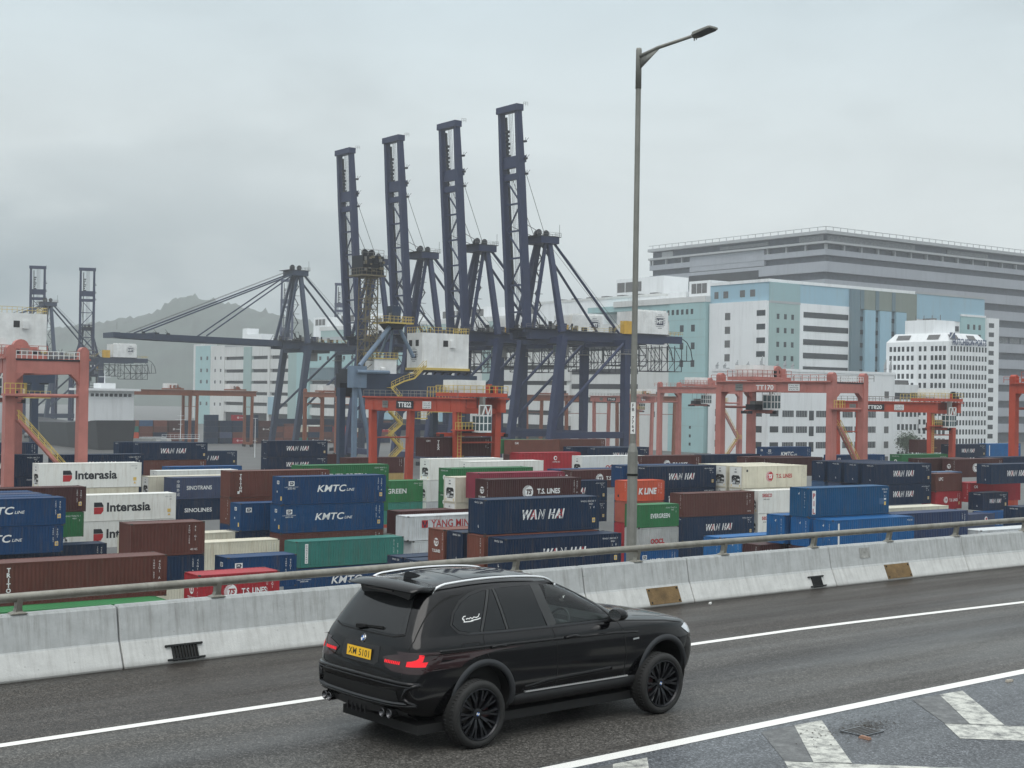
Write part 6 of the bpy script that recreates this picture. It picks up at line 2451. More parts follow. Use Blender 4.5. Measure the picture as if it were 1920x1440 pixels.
# ------------------------------------------------------------------ rubber-tyred yard gantries
def gantry(u, v, ztop, col, label, sign='', kind='new', trolley=.3, L_=25.0, wb=7.5, board='', name='yard_gantry_crane', simple=False, load=None, rz=0.0):
    """u, v: the near-left leg's foot; girders run along v, the short frames along u"""
    t = thing(name, label, 'crane', W(u, v, GROUND), TH + rz, 'rubber-tyred gantry cranes over the stacks')
    H = HC + ztop - GROUND
    old = kind == 'old'
    lw, ld = (1.25, 1.05) if old else (.95, 1.0)
    gh = 1.75 if old else 2.1
    for y in (0, L_):
        for x in (0, wb):
            mb = MB()
            top = H - .2 if not old else H + 1.1
            mb.beam((x + (.45 if x == 0 else -.45) * (0 if old else 1) - (.0), y, 1.4), (x, y, top), lw * 1.05, ld * 1.15, col, (1, 0, 0), lw, ld)
            if old:          # curved knee under the short beam
                s = 1 if x == 0 else -1
                q = [(x + s * .4, H - gh - 1.7), (x + s * .75, H - gh - .8), (x + s * 1.6, H - gh - .05), (x + s * .3, H - gh + .1)]
                mb.prism([(a, b) for a, b in q], y - .45, y + .45, col)
                mb.lathe([(0, -.54), (.5, -.54), (.5, .54), (0, .54)], col, 12, Matrix.Translation((x, y, H + 1.0)) @ Matrix.Rotation(radians(90), 4, 'X'))
            for wx in (-.9, .9):
                mb.lathe([(0, -.25), (.55, -.25), (.7, -.15), (.7, .15), (.55, .25), (0, .25)], TYRE_Y, 12, Matrix.Translation((x + wx, y, .7)) @ Matrix.Rotation(radians(90), 4, 'X'))
            mb.build('leg', t)
    for x in (0, wb):
        mb = MB()
        mb.box((x - .5, -1.6 if not old else -.4, H - gh), (x + .5, L_ + (1.6 if not old else .4), H - .12), col)
        mb.box((x - .85, -2.0 if not old else -.4, H - .12), (x + .85, L_ + (2.0 if not old else .4), H + .12), col)
        if not simple:
            for k in range(7):
                y = 1 + (L_ - 2) * k / 6
                mb.box((x - .58, y - .07, H - gh), (x + .58, y + .07, H - .12), col)
        mb.build('girder', t)
    for y in (0, L_):
        mb = MB()
        mb.box((0, y - .55, 1.0), (wb, y + .55, 2.0), col)
        mb.build('sill_beam', t)
        mb = MB()
        if old:
            mb.box((0, y - .42, H - gh), (wb, y + .42, H - .25), col)
            mb.box((.5, y - .5, H - .25), (wb - .5, y + .5, H - .05), S_DARK)
        else:
            mb.box((0, y - .35, H - gh - .2), (wb, y + .35, H - gh + .6), col)
        mb.build('end_beam', t)
        mb = MB()
        mb.tube([(0, y, H - gh - (2.6 if old else 4.6)), (wb, y, H - gh - (2.6 if old else 4.6))], .22 if old else .12, col, 8)
        mb.build('tie_rod', t)
    if not simple:
        mb = MB()
        rails(mb, [(-.85, -1.5, H + .12), (-.85, L_ + 1.5, H + .12)], 1.0, 1.8, S_GREY if not old else col)
        rails(mb, [(wb + .85, -1.5, H + .12), (wb + .85, L_ + 1.5, H + .12)], 1.0, 1.8, S_GREY)
        for y in (0,):
            rails(mb, [(.6, y - .5, H - .05), (wb - .6, y - .5, H - .05)], .9, .6, S_WHITE if old else S_GREY)
        mb.build('handrail', t)
    # trolley
    ty = trolley * L_
    mb = MB()
    mb.box((-.9, ty - 3, H + .25), (wb + .9, ty + 3, H + .85), col)
    rr = random.Random(int(u * 7 + v))
    for k in range(16 if not simple else 7):
        x, y = rr.uniform(4.6, wb + .2), rr.uniform(ty - 2.8, ty + 2.2)
        mb.box((x, y, H + .85), (x + rr.uniform(.4, 1.3), y + rr.uniform(.3, .9), H + .85 + rr.uniform(.3, 1.5)), rr.choice((S_GREY, col, S_DARK, col)))
    if not simple:
        rails(mb, [(-.9, ty + 3, H + .85), (-.9, ty - 3, H + .85), (wb + .9, ty - 3, H + .85)], 1.1, 1.2, S_YEL if not old else col)
    tr = mb.build('trolley', t)
    mb = MB()
    mb.box((-.5, ty - 2.7, H + .85), (4.4, ty + 1.6, H + 2.8), S_WHITE)
    mb.build('machinery_house', tr)
    if not simple:
        if old:
            mb = MB()
            mb.lathe([(0, -.5), (1.0, -.5), (1.0, .5), (0, .5)], col, 16, Matrix.Translation((6.6, ty - 1.2, H + 1.8)) @ Matrix.Rotation(radians(90), 4, 'X'))
            mb.build('cable_reel', tr)
        # cab hung beside the near girder
        cx = 2.2 if not old else 3.0
        cy = ty - 4.4 if not old else ty - 3.6
        mb = MB()
        cz = H - gh - 3.0
        mb.box((cx, cy, cz), (cx + 2.2, cy + 2.0, cz + 2.6), S_WHITE)
        for px in (.1, .85, 1.6):
            for zz in (.3, 1.45):
                mb.box((cx + px, cy - .02, cz + zz), (cx + px + .55, cy, cz + zz + 1.0), S_GLASS)
        for zz in (.3, 1.45):
            for py in (.15, 1.1):
                mb.box((cx - .02, cy + py, cz + zz), (cx, cy + py + .75, cz + zz + 1.0), S_GLASS)
        for a, b in (((0, 0), (.6, 0)), ((.6, 0), (1.1, 1)), ((1.1, 1), (1.6, 0)), ((1.6, 0), (2.2, 1)), ((0, 1), (2.2, 1)), ((0, 0), (0, 1)), ((2.2, 0), (2.2, 1))):
            mb.beam((cx + a[0], cy + .1, cz + 2.6 + a[1] * 1.5), (cx + b[0], cy + .1, cz + 2.6 + b[1] * 1.5), .16, .16, S_WHITE)
        mb.box((cx + .9, cy + .4, cz + 2.6), (cx + 1.3, cy + 1.4, H + .3), S_GREY)
        mb.build('operator_cab', tr)
        # spreader on its ropes
        sz = H - gh - 3.6 if load is None else load
        sl = 12.2 if load is not None else 6.2
        mb = MB()
        x0 = wb / 2 - sl / 2
        mb.box((x0, ty - .5, sz), (x0 + sl, ty + .5, sz + .55), col)
        for x in (x0, x0 + sl - .3):
            mb.box((x, ty - 1.22, sz - .1), (x + .3, ty + 1.22, sz + .4), S_DARK)
        mb.box((wb / 2 - 2.2, ty - 1, sz + .55), (wb / 2 + 2.2, ty + 1, sz + 1.5), S_DARK)
        mb.box((wb / 2 - 1.4, ty - .8, sz + 1.5), (wb / 2 + 1.4, ty + .8, sz + 2.1), S_GREY)
        for x in (-1.8, 1.8):
            for y in (-.9, .9):
                mb.tube([(wb / 2 + x, ty + y, sz + 1.5), (wb / 2 + x * .9, ty + y, H + .3)], .05, ROPE, 4)
        mb.build('spreader', tr)
        # ladders and stair on the near side
        mb = MB()
        ys = -.75
        if old:
            sx = wb - 1.0
            seq = [(.8, H - gh - 2.4), (.8, H - gh - 5.4), (wb - 1.3, H - gh - 12.6), (1.6, H - gh - 17.6), (wb - 1.4, 2.2)]
            rails(mb, [(-.9, ys - .6, seq[0][1]), (1.6, ys - .6, seq[0][1]), (1.6, ys + .3, seq[0][1])], 1.2, .6)
            mb.box((-1.0, ys - .7, seq[0][1] - .25), (2.0, ys + .4, seq[0][1]), col)
            for (x0_, z0_), (x1_, z1_) in zip(seq[1:-1], seq[2:]):
                for yy in (ys - .45, ys + .25):
                    mb.beam((x0_, yy, z0_), (x1_, yy, z1_), .14, .34, col)
                    for hh in (.55, 1.1):
                        mb.beam((x0_, yy, z0_ + hh), (x1_, yy, z1_ + hh), .07, .07, S_YEL)
                n = int(math.dist((x0_, z0_), (x1_, z1_)) / .55)
                for i in range(n + 1):
                    f = i / n
                    xx, zz = x0_ + (x1_ - x0_) * f, z0_ + (z1_ - z0_) * f
                    mb.box((xx - .12, ys - .45, zz), (xx + .12, ys + .25, zz + .04), S_GREY)
                    if i % 2 == 0:
                        mb.beam((xx, ys - .45, zz), (xx, ys - .45, zz + 1.1), .06, .06, S_YEL, (1, 0, 0))
                mb.box((x1_ - .8, ys - .6, z1_ - .2), (x1_ + .9, ys + .4, z1_), col)
                rails(mb, [(x1_ - .8, ys - .6, z1_), (x1_ + .9, ys - .6, z1_)], 1.1, .6)
        else:
            for z in range(3, int(H), 3):
                for xx in (-.25, .35):
                    mb.beam((xx, ys, z - 3), (xx, ys, z), .07, .07, S_YEL, (1, 0, 0))
                for r in range(6):
                    mb.beam((-.25, ys, z - 3 + .5 * r), (.35, ys, z - 3 + .5 * r), .05, .05, S_YEL)
                mb.beam((-.5, ys - .5, z - 1), (.6, ys - .5, z - 1), .06, .06, S_YEL)
            mb.box((-1.2, ys - .8, H - gh - 2.8), (2.4, ys + .5, H - gh - 2.6), col)
            rails(mb, [(-1.2, ys - .8, H - gh - 2.6), (2.4, ys - .8, H - gh - 2.6)], 1.1, .6)
            rails(mb, [(-.85, 1, H + .1), (-.85, 7, H + .1)], 1.6, .9)
        mb.build('ladder', t)
        # signs on the near girder, facing -u
        gx = -.60 if True else 0
        SM = lambda y, z: Matrix.Translation((gx, y, z)) @ Matrix.Rotation(radians(-90), 4, 'Z')
        gi = [c for c in t.children if c.name.startswith('girder')][0]
        if sign:
            mb = MB()
            zc = H - gh / 2 - .1
            w_ = 2.6
            rect(mb, SM(L_ * .56, zc), -w_, w_, -.62, .62, T_K if not old else col, 0)
            put_text(mb, sign, lay(SM(L_ * .56, zc - .42), .02), .84, T_W, width=4.0 if len(sign) > 4 else 3.2, bold=.03)
            mb.build('number_sign', gi, fix=False)
            mb = MB()
            for yy, wd, rows in ((L_ * .80, .9, 2), (L_ * .30, 1.25, 3)):
                rect(mb, SM(yy, zc), -wd, wd, -.55, .6, T_W if rows == 3 else S_GREY, 0)
                for r in range(rows):
                    put_text(mb, ('S.W.L. 40T', 'UNDER SPREADER', 'MAX')[r], lay(SM(yy, zc + .22 - .34 * r), .02), .2, T_K, width=wd * 1.6)
            mb.build('load_sign', gi, fix=False)
    return t


TYRE_Y = mat('yard_tyre', (.02, .02, .02), .8)
gantry(121.6, 181.1, -.3, S_ORG, 'orange-red yard gantry lifting a brown container, in front of the white emblem house', 'TT822', 'new', .06, load=16.9)
C(116.4, 181.9, -6.1 - .35, 40, HC9, 'maroon', 'tex', 'dark brown container hanging from the orange gantry in mid picture', 'none').location.z = GROUND + 16.75 - HC9
gantry(175.9, 155.2, 3.3, S_SAL, 'salmon-pink yard gantry with a round reel on top, before the white office block', 'TT170', 'old', .78)
gantry(244.6, 189.3, .3, S_ORG, 'orange-red yard gantry with black number sign, in front of the white tower with many windows', 'TT820', 'new', .05)
gantry(51.2, 169.5, 3.65, S_SAL, 'large salmon-pink yard gantry at the left edge with a zigzag stair', '', 'old', .75, wb=8.65)
gantry(282.0, 289.0, 3.7, S_SAL, 'salmon-pink yard gantry before the pale green wall, left of the one with the reel', '', 'old', .5)
gantry(217.5, 125.7, 3.8, S_ORG, 'orange-red yard gantry leg and beam cut by the right edge', '', 'old', .8)
gantry(349.0, 401.0, 1.0, S_SAL, 'hazy salmon yard gantry with a small number sign, left behind the lamp post', 'TT163', 'new', .2)
gantry(363.0, 404.0, 1.2, S_BRN, 'rust-coloured yard gantry close behind the lamp post, before the white warehouse', '', 'new', .4, simple=True)
gantry(334.0, 424.0, 1.0, S_BRN, 'rust-brown yard gantry low between the legs of the tallest blue crane', '', 'new', .5, simple=True)
gantry(219.4, 570.1, .7, S_BRN, 'far brown yard gantry at the left, standing over coloured stacks, left one of two', '', 'new', .75, simple=True, rz=radians(-90))
gantry(246.5, 568.0, .7, S_BRN, 'far brown yard gantry at the left, right one of two over the coloured stacks', '', 'new', .75, simple=True, rz=radians(-90))
gantry(262.0, 470.0, .6, S_BRN, 'far rust-coloured yard gantry before the long warehouse, between crane braces', '', 'old', .5, simple=True)
# ------------------------------------------------------------------ the terminal, its buildings, the hills
def pav():
    m = mat('terminal_pavement', (.085, .085, .082), .55, 0, .3, .05, 0, 40, spec=.4, dirt=(.07, .065, .06), dirt_amt=.7, dirt_scale=.12)
    return m


PAV = pav()
mb = MB()
q = [(-3300, -3300), (238, -3300), (238, 1500), (3300, 1500), (3300, -3300)]
ring = [W(238, -3000, GROUND), W(2900, -3000, GROUND), W(2900, 1100, GROUND), W(238, 1100, GROUND)]
# land: u > 228 along the berth, and everything on the viaduct's side of it
land = [W(-2400, -2400, GROUND), W(2300, -2400, GROUND), W(2300, 2300, GROUND), W(228, 2300, GROUND), W(228, 640, GROUND), W(40, 420, GROUND), W(-2400, 420, GROUND)]
mb.add(land, [tuple(range(len(land)))], PAV)
tag(mb.build('ground', fix=False), kind='structure')
SEA = mat('harbour_water', (.035, .055, .055), .12, 0, .2, .02, .5, .35)
mb = MB()
mb.add([W(-2400, -2400, GROUND - 3), W(2300, -2400, GROUND - 3), W(2300, 2300, GROUND - 3), W(-2400, 2300, GROUND - 3)], [(0, 1, 2, 3)], SEA)
tag(mb.build('harbour_water', fix=False), kind='structure')
mb = MB()
for a, b in zip(land[3:6], land[4:7]):
    mb.add([a, b, b - Vector((0, 0, 4)), a - Vector((0, 0, 4))], [(0, 1, 2, 3)], CONC)
for p in mb.v:
    pass
tag(mb.build('quay_edge', fix=False), kind='structure')


def bmat(name, col, vary=.05, dirt=(.30, .31, .30), amt=.35):
    return mat('wall_' + name, col, .75, 0, vary, .06, spec=.25, dirt=dirt, dirt_amt=amt, dirt_scale=.16, streak=True)


B_WHITE = bmat('white', (.74, .76, .77))
B_OFF = bmat('off_white', (.60, .61, .60), .07, (.34, .33, .30), .5)
B_CYAN = bmat('pale_cyan', (.33, .50, .51))
B_BLUE = bmat('pale_blue', (.29, .45, .54))
B_GREEN = bmat('grey_green', (.31, .42, .41))
B_OLIVE = bmat('olive_grey', (.20, .23, .20))
B_STEEL = bmat('blue_grey', (.13, .19, .22))
B_GREY = bmat('mid_grey', (.33, .35, .385), .06, (.2, .21, .235), .4)
B_PGREY = bmat('pale_grey', (.36, .375, .385))
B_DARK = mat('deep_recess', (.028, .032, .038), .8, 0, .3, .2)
B_WIN = mat('window_glass', (.028, .034, .040), .18, 0, .35, .3, spec=.5)
B_LOUV = mat('louvre', (.11, .11, .11), .7, 0, .25, 1.5)
B_BAND = mat('shaded_band', (.045, .055, .075), .5, 0, .35, .35)
B_MESH = mat('pale_grid', (.17, .18, .19), .7, 0, .4, 1.2)


def fbox(mb, u0, u1, v0, v1, z0, z1, m):
    """box in port axes, z relative to the viewer's eye"""
    mb.add([W(u, v, HC + z) for z in (z0, z1) for u, v in ((u0, v0), (u1, v0), (u1, v1), (u0, v1))],
           [(3, 2, 1, 0), (4, 5, 6, 7), (0, 1, 5, 4), (1, 2, 6, 5), (2, 3, 7, 6), (3, 0, 4, 7)], m)


class Building:
    def __init__(self, name, label, u, v, k=1.0):
        self.t = thing(name, label, 'building', W(u, v, GROUND), TH)
        self.u, self.v, self.k = u, v, k

    def part(self, name, boxes, parent=None, kind=None):
        mb = MB()
        for b in boxes:
            m = b[6]
            u0, u1, v0, v1, z0, z1 = [q * self.k for q in b[:6]]
            z0 = max(z0, GZ - 1)
            mb.box((u0 - self.u, v0 - self.v, HC + z0 - GROUND), (u1 - self.u, v1 - self.v, HC + z1 - GROUND), m)
        o = mb.build(name, parent or self.t)
        if kind:
            o['kind'] = kind
        return o

    def windows_u(self, v, cells, z, h, m=None, parent=None, name='window', deep=.25):
        """one window per cell (u0, u1) on the face at v (looking to -v)"""
        for a, b in cells:
            self.part(name, [(a, b, v - .02, v + deep, z, z + h, m or B_WIN)], parent)

    def windows_v(self, u, cells, z, h, m=None, parent=None, name='window'):
        for a, b in cells:
            self.part(name, [(u - .02, u + .25, a, b, z, z + h, m or B_WIN)], parent)


GZ = -23.0
# ---- the long freight warehouse behind the cranes: face at u = 372, seen end to end
KS = 1.175
b = Building('freight_warehouse', 'long white freight warehouse with dark open storey bands behind the quay cranes', 372 * KS, 640 * KS, KS)
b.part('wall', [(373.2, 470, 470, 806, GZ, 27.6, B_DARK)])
for zt, zb in ((27.8, 21.6), (19.6, 14.0), (12.0, 7.2), (5.4, .6), (-1.2, -5.4), (-7.4, -11.5)):
    b.part('storey_wall', [(371.8, 374, 470, 808, zb if zb > -11 else -11.5, zt, B_OFF)])
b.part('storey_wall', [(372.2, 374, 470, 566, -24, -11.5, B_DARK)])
b.part('roof', [(371.6, 471, 470, 808, 27.6, 28.6, B_PGREY)])
for v0, v1, m in ((443, 452, B_GREEN), (522, 533, B_GREEN), (711, 722, B_GREEN), (745.0, 747.5, B_OFF), (769, 779, B_GREEN)):
    b.part('column', [(371.2, 373.4, v0, v1, GZ, 27, m)]) if v0 > 470 else None
b.part('stair_tower', [(371.5, 440, 806, 826, GZ, 28.6, B_OFF)])
b.part('end_tower', [(371.3, 440, 826, 848, GZ, 28.9, B_CYAN)])
for z in (20, 12.5, 5.5, -1.5, -8):
    b.windows_v(371.5, [(810, 812), (818, 820)], z, 1.9)
    b.windows_v(371.3, [(829, 831.6), (838, 840.6)], z, 2.2)
# the pale green upper wall in the middle and the wide column left of it
b.part('upper_wall', [(371, 374, 598, 705, 14.2, 28.4, B_CYAN), (371.2, 374, 598, 705, 7.6, 14.0, B_STEEL)])
b.part('column', [(370.6, 374, 697, 711, GZ, 28, B_CYAN)])
for z in (24.4, 18.2):
    b.windows_v(371, [(606 + 8.6 * k, 608.4 + 8.6 * k) for k in range(11)], z, 2.0)
for k, (v0, v1) in enumerate(((560, 563), (640, 643), (738, 741), (610, 613))):
    b.part('service_box', [(370.5, 372, v0, v1 + 4, -12, -2, B_BLUE)])
# set-back top storeys with plant rooms
b.part('upper_storey', [(384, 470, 660, 760, 28.6, 31.4, B_PGREY), (388, 470, 470, 716, 28.6, 35.4, B_GREEN), (387.8, 471, 470, 717, 35.4, 37.6, B_OFF)])
for v0, v1, z1 in ((716, 732, 43.6), (676, 702, 44.6), (640, 664, 42.0), (560, 600, 43), (500, 530, 42)):
    p = b.part('plant_room', [(392, 410, v0, v1, 37.4 if v1 < 717 else 31, z1, B_WHITE)])
    b.part('louvre', [(391.9, 392, v0 + 2 + (v1 - v0 - 4) / 3 * k + .4, v0 + 2 + (v1 - v0 - 4) / 3 * (k + 1) - .4, z1 - 4.6, z1 - 1.2, B_LOUV) for k in range(3)], p)
b.part('plant_room', [(384, 392, 782, 806, 28.6, 35.5, B_WHITE), (386, 394, 806, 812, 28.6, 39.5, B_WHITE)])

# ---- its nearer end: white block and cyan tower
b = Building('freight_centre', 'white and pale cyan warehouse end behind the lamp post, with small square windows', 437, 470)
b.part('wall', [(438, 530, 481, 556.0, GZ, 35.4, B_OFF)])
for z0, z1 in ((22.8, 25.2), (11.6, 14.2), (4.6, 7.0), (-2, .6)):
    b.part('dark_band', [(437.9, 438, 503, 552, z0, z1, B_DARK)])
b.part('wall', [(450, 530, 502, 600, 35.4, 48.4, B_WHITE)])
b.part('parapet', [(449.8, 530, 502, 600, 48.4, 49.6, B_OFF)])
b.part('upper_wall', [(437.4, 450, 481, 494, 35.4, 43.0, B_CYAN), (437.6, 450, 494, 540, 41.0, 43.6, B_CYAN)])
for k in range(7):
    b.part('roof_vent', [(456, 460, 512 + 12 * k, 516 + 12 * k, 49.6, 50.8, B_LOUV)])
p = b.part('plant_room', [(462, 478, 513, 548, 49.4, 59.2, B_WHITE)])
b.part('louvre', [(461.9, 462, 529 + 6.2 * k, 534.6 + 6.2 * k, 52.6, 57.4, B_LOUV) for k in range(3)], p)
b.part('tower_wall', [(437, 530, 458, 481, GZ, 43.0, B_CYAN)])
b.part('parapet', [(436.8, 530, 457.8, 520, 43.0, 45.6, B_OFF)])
b.windows_v(437, [(465.6 + 3.1 * k, 467.2 + 3.1 * k) for k in range(5)], 37.9, 2.3)
b.windows_v(437.4, [(481.2 + 3.1 * k, 482.8 + 3.1 * k) for k in range(4)], 37.9, 2.3)
for z in (30.2, 22.4, 14.6):
    b.windows_v(437, [(464.4, 466.8), (471.6, 474.0)], z, 3.0)
b.windows_v(437, [(468.0, 469.2)], 5.6, 1.2)
for z in (-12.6, -16.4, -20):
    b.windows_v(437, [(466.0, 467.2)], z, 1.3)
b.part('facade_joint', [(436.94, 437.02, 458, 481, z, z + .16, B_GREEN) for z in (35.4, 27.6, 19.8, 12.0, 4.2, -3.6, -11.4)])
b.windows_v(438, [(486, 487.4)], 4.8, 1.4)
b.windows_v(438, [(491, 493)], -8, 2.6)
p = b.part('plant_room', [(446, 464, 464.5, 478, 45.6, 53.4, B_WHITE)])
b.part('louvre', [(445.9, 446, 466.6 + 3.4 * k, 469.6 + 3.4 * k, 47.8, 52.2, B_LOUV) for k in range(3)], p)
b.part('plant_room', [(446, 464, 480, 492, 45.6, 49.0, B_WHITE)])

# ---- the big white, blue and green block
b = Building('cold_store', 'large block with white, pale blue and grey-green walls and long window bands', 440, 423)
b.part('wall', [(440, 535, 423, 460, GZ, 42, B_WHITE)])
b.part('upper_wall', [(440, 535, 423.2, 458, 42, 50, B_BLUE)])
b.part('parapet', [(439.7, 535, 422.9, 458.2, 50, 51.3, B_WHITE)])
b.part('stair_wall', [(438.6, 440, 423.3, 457, GZ, 42.2, B_WHITE)])
for k in range(6):
    b.windows_v(438.6, [(444.2, 447.4)], 34.6 - 5.9 * k, 3.1, B_LOUV)
    b.windows_v(438.6, [(423.6, 428.6)], 35.8 - 5.75 * k, 2.4)
b.windows_v(439.98, [(431, 434), (437, 440), (447, 450), (453, 455.5)], 44.2, 3.0, B_LOUV)
# right-hand face, panel by panel along u
b.part('stair_wall', [(440, 458, 422.3, 423, GZ, 41.2, B_GREEN)])
b.part('upper_wall', [(440, 458, 422.25, 423, 42.2, 49.9, bmat('green_blue', (.27, .40, .42)))])
b.part('parapet', [(440, 458.2, 422.2, 423, 41.2, 42.2, B_PGREY)])
for k in range(7):
    b.windows_u(422.3, [(444, 445.6), (448.4, 450), (452.8, 454.4)], 34.6 - 5.85 * k, 2.2)
    b.part('window_band', [(461, 489.4, 422.9, 423.2, 36.0 - 5.8 * k, 38.4 - 5.8 * k, B_WIN)])
b.part('pier', [(490, 495.6, 421.6, 423, GZ, 49.8, B_STEEL)])
b.part('pier', [(495.6, 534.5, 421.8, 423, 41.2, 49.8, B_OLIVE)])
b.part('pier', [(527, 534.5, 421.8, 423, GZ, 41.2, B_OLIVE)])
b.part('bay_wall', [(495.6, 527, 422.6, 423, GZ, 41.2, B_STEEL)])
for u0, u1 in ((498.5, 505.4), (508.5, 516.2), (519.6, 526.6)):
    b.part('pier', [(u0, u1, 421.2, 423, GZ, 41, B_BLUE)])
    b.part('pier', [(u0 - 2.6, u0 - .4, 421.5, 423, 41.3, 49.7, B_STEEL)])
for u0, u1 in ((505.6, 508.3), (516.4, 519.4), (495.8, 498.3)):
    for k in range(7):
        b.part('window', [(u0, u1, 422.3, 422.7, 36 - 5.8 * k, 38 - 5.8 * k, B_WIN)])
b.part('upper_wall', [(534.6, 585.4, 422.4, 460, 38.8, 50.2, B_BLUE)])
b.part('parapet', [(534.6, 585.6, 422.2, 460, 50.2, 51.2, B_PGREY)])
b.part('wall', [(534.6, 567, 422.6, 460, GZ, 38.8, B_WHITE)])
for k in range(5):
    b.part('window_band', [(535, 566, 422.4, 422.7, 34.2 - 6 * k, 36.6 - 6 * k, B_WIN)])
b.part('stair_wall', [(567, 585.4, 421.9, 440, GZ, 41.4, B_CYAN)])
b.part('parapet', [(566.8, 585.6, 421.7, 424, 41.4, 42.4, B_WHITE)])
for k in range(3):
    b.windows_u(421.9, [(571.6, 573.4), (576, 577.8), (580.2, 582)], 35.4 - 4.6 * k, 2.4)
b.part('side_block', [(585.4, 595, 421, 460, GZ, 41.4, B_WHITE)])
for k in range(13):
    b.windows_u(421, [(587, 591)], 36.8 - 4.4 * k, 2.2)

# ---- the grey giant behind
b = Building('logistics_tower', 'huge grey multi-storey logistics building with dark ramp decks, filling the skyline at the right', 611, 545)
b.part('wall', [(613, 1000, 547, 691, GZ, 94, B_BAND)])
tops = [(85.4, 82.2), (78.6, 72.8), (68.6, 62.8), (58.4, 52.8), (48.4, 42.8), (38.4, 32.8), (28.4, 22.8), (18.4, 12.8), (8.4, 2.8), (-1.6, -7), (-11.6, -17)]
for zt, zb in tops:
    b.part('storey_wall', [(611, 613.5, 545, 692, zb, zt, B_GREY)])
    b.part('storey_wall', [(613.6, 1000, 545, 547.5, zb, zt, B_GREY)])
b.part('roof', [(610, 1001, 544, 693, 94.0, 95.8, B_PGREY)])
b.part('roof_railing', [(610 + 6 * k, 610.3 + 6 * k, 544, 544.3, 95.4, 97.8, B_PGREY) for k in range(64)] + [(610, 610.3, 544 + 6 * k, 544.3 + 6 * k, 95.4, 97.8, B_PGREY) for k in range(25)] +
       [(610, 1001, 544, 544.3, 97.6, 97.9, B_PGREY), (610, 610.3, 544, 692, 97.6, 97.9, B_PGREY)])
b.part('ledge', [(609.6, 1001, 543.6, 547, 88.6, 89.8, B_PGREY), (609.6, 613, 547, 692, 88.6, 89.8, B_PGREY)])
b.part('upper_glazing', [(612.4, 613.2, 548, 566, 90.4, 93.6, B_MESH), (612.4, 613.2, 590, 630, 90.8, 92.6, B_MESH), (614, 690, 546.4, 547.2, 90.4, 93.6, B_MESH), (720, 760, 546.4, 547.2, 90.6, 92.8, B_MESH), (612.4, 613.2, 672, 682, 90.2, 93.4, B_PGREY)])
b.part('column', [(611.6, 613, 545.4 + 14.6 * k, 546.6 + 14.6 * k, 85, 89, B_PGREY) for k in range(11)] + [(612 + 14.6 * k, 613.2 + 14.6 * k, 545.4, 547, 85, 89, B_PGREY) for k in range(26)])
b.part('closed_bay', [(611.2, 613, 592, 655, 79, 88.5, B_GREY), (610.8, 611.0, 596, 655, 68.2, 76.6, B_DARK)])
b.part('grid_screen', [(612.9, 613.1, 550 + 11 * k, 559 + 11 * k, 58.9, 62.4, B_MESH) for k in range(4)] + [(614 + 12 * k, 624 + 12 * k, 546.9, 547.1, 58.9, 62.4, B_MESH) for k in range(8)] +
       [(612.9, 613.1, 630 + 12 * k, 640 + 12 * k, 69, 72.4, B_STEEL) for k in range(5)] + [(760 + 12 * k, 770 + 12 * k, 546.9, 547.1, 38.8, 42.4, B_MESH) for k in range(5)])
for u0, u1, v0, v1, z in ((610.7, 611, 546, 562, 58.4), (610.7, 611, 594, 606, 55.6), (610.7, 611, 658, 664, 55.8), (610.7, 611, 700, 714, 55.6)):
    b.part('light_panel', [(u0, u1, v0, v1, z, z + 2.0, B_WHITE)])
for u0, u1, z in ((611, 634, 58.4), (820, 846, 37.4), (850, 880, 26.0), (800, 818, 32), (838, 860, 14.6), (812, 836, 9), (806, 826, -3), (870, 890, 48.6), (852, 880, 20.4), (815, 834, 49)):
    b.part('light_panel', [(u0, u1, 544.7, 545, z, z + 1.7, B_WHITE)])
b.part('column', [(820 + 24 * k, 823 + 24 * k, 545.3, 547.2, GZ, 80, B_GREY) for k in range(6)])

# ---- low white office block in front
b = Building('office_block', 'long low white office block with barred window rows, behind the salmon gantry with the reel', 381, 366)
b.part('wall', [(381, 451, 366, 395, GZ, 11.0, B_WHITE)])
b.part('parapet', [(380.8, 451.2, 365.8, 395.2, 11.0, 12.0, B_WHITE)])
rows = (-3.2, -9.0, -14.8, -20.6)
for z in rows:
    b.part('barred_window', [(381.02 + 1.0, 386.4, 365.96, 366.1, z - 2.2, z, B_WIN)])
    for u0, u1 in ((388.4, 394.4), (395.6, 401.6), (406.4, 412.2), (413.6, 419.4), (421, 426.8), (427.8, 429.4), (433, 440)):
        o = b.part('barred_window', [(u0, u1, 365.96, 366.1, z - 2.4, z, B_WIN)])
        b.part('bars', [(u0 + .9 * k, u0 + .9 * k + .12, 365.9, 365.96, z - 2.4, z, B_PGREY) for k in range(int((u1 - u0) / .9) + 1)], o)
    b.part('window', [(402.6, 405.2, 365.96, 366.1, z - 3.6, z, B_WIN)])
    b.part('window', [(445, 447.6, 365.96, 366.1, z - 2.6, z, B_LOUV)])
    b.windows_v(381, [(369, 375)], z - 2.4, 2.4)
    b.windows_v(381, [(391, 393.2)], z - 2.6, 2.6, B_LOUV)
for z in (4.6, -.4):
    b.part('window', [(445, 447.6, 365.96, 366.1, z - 2.6, z, B_LOUV)])
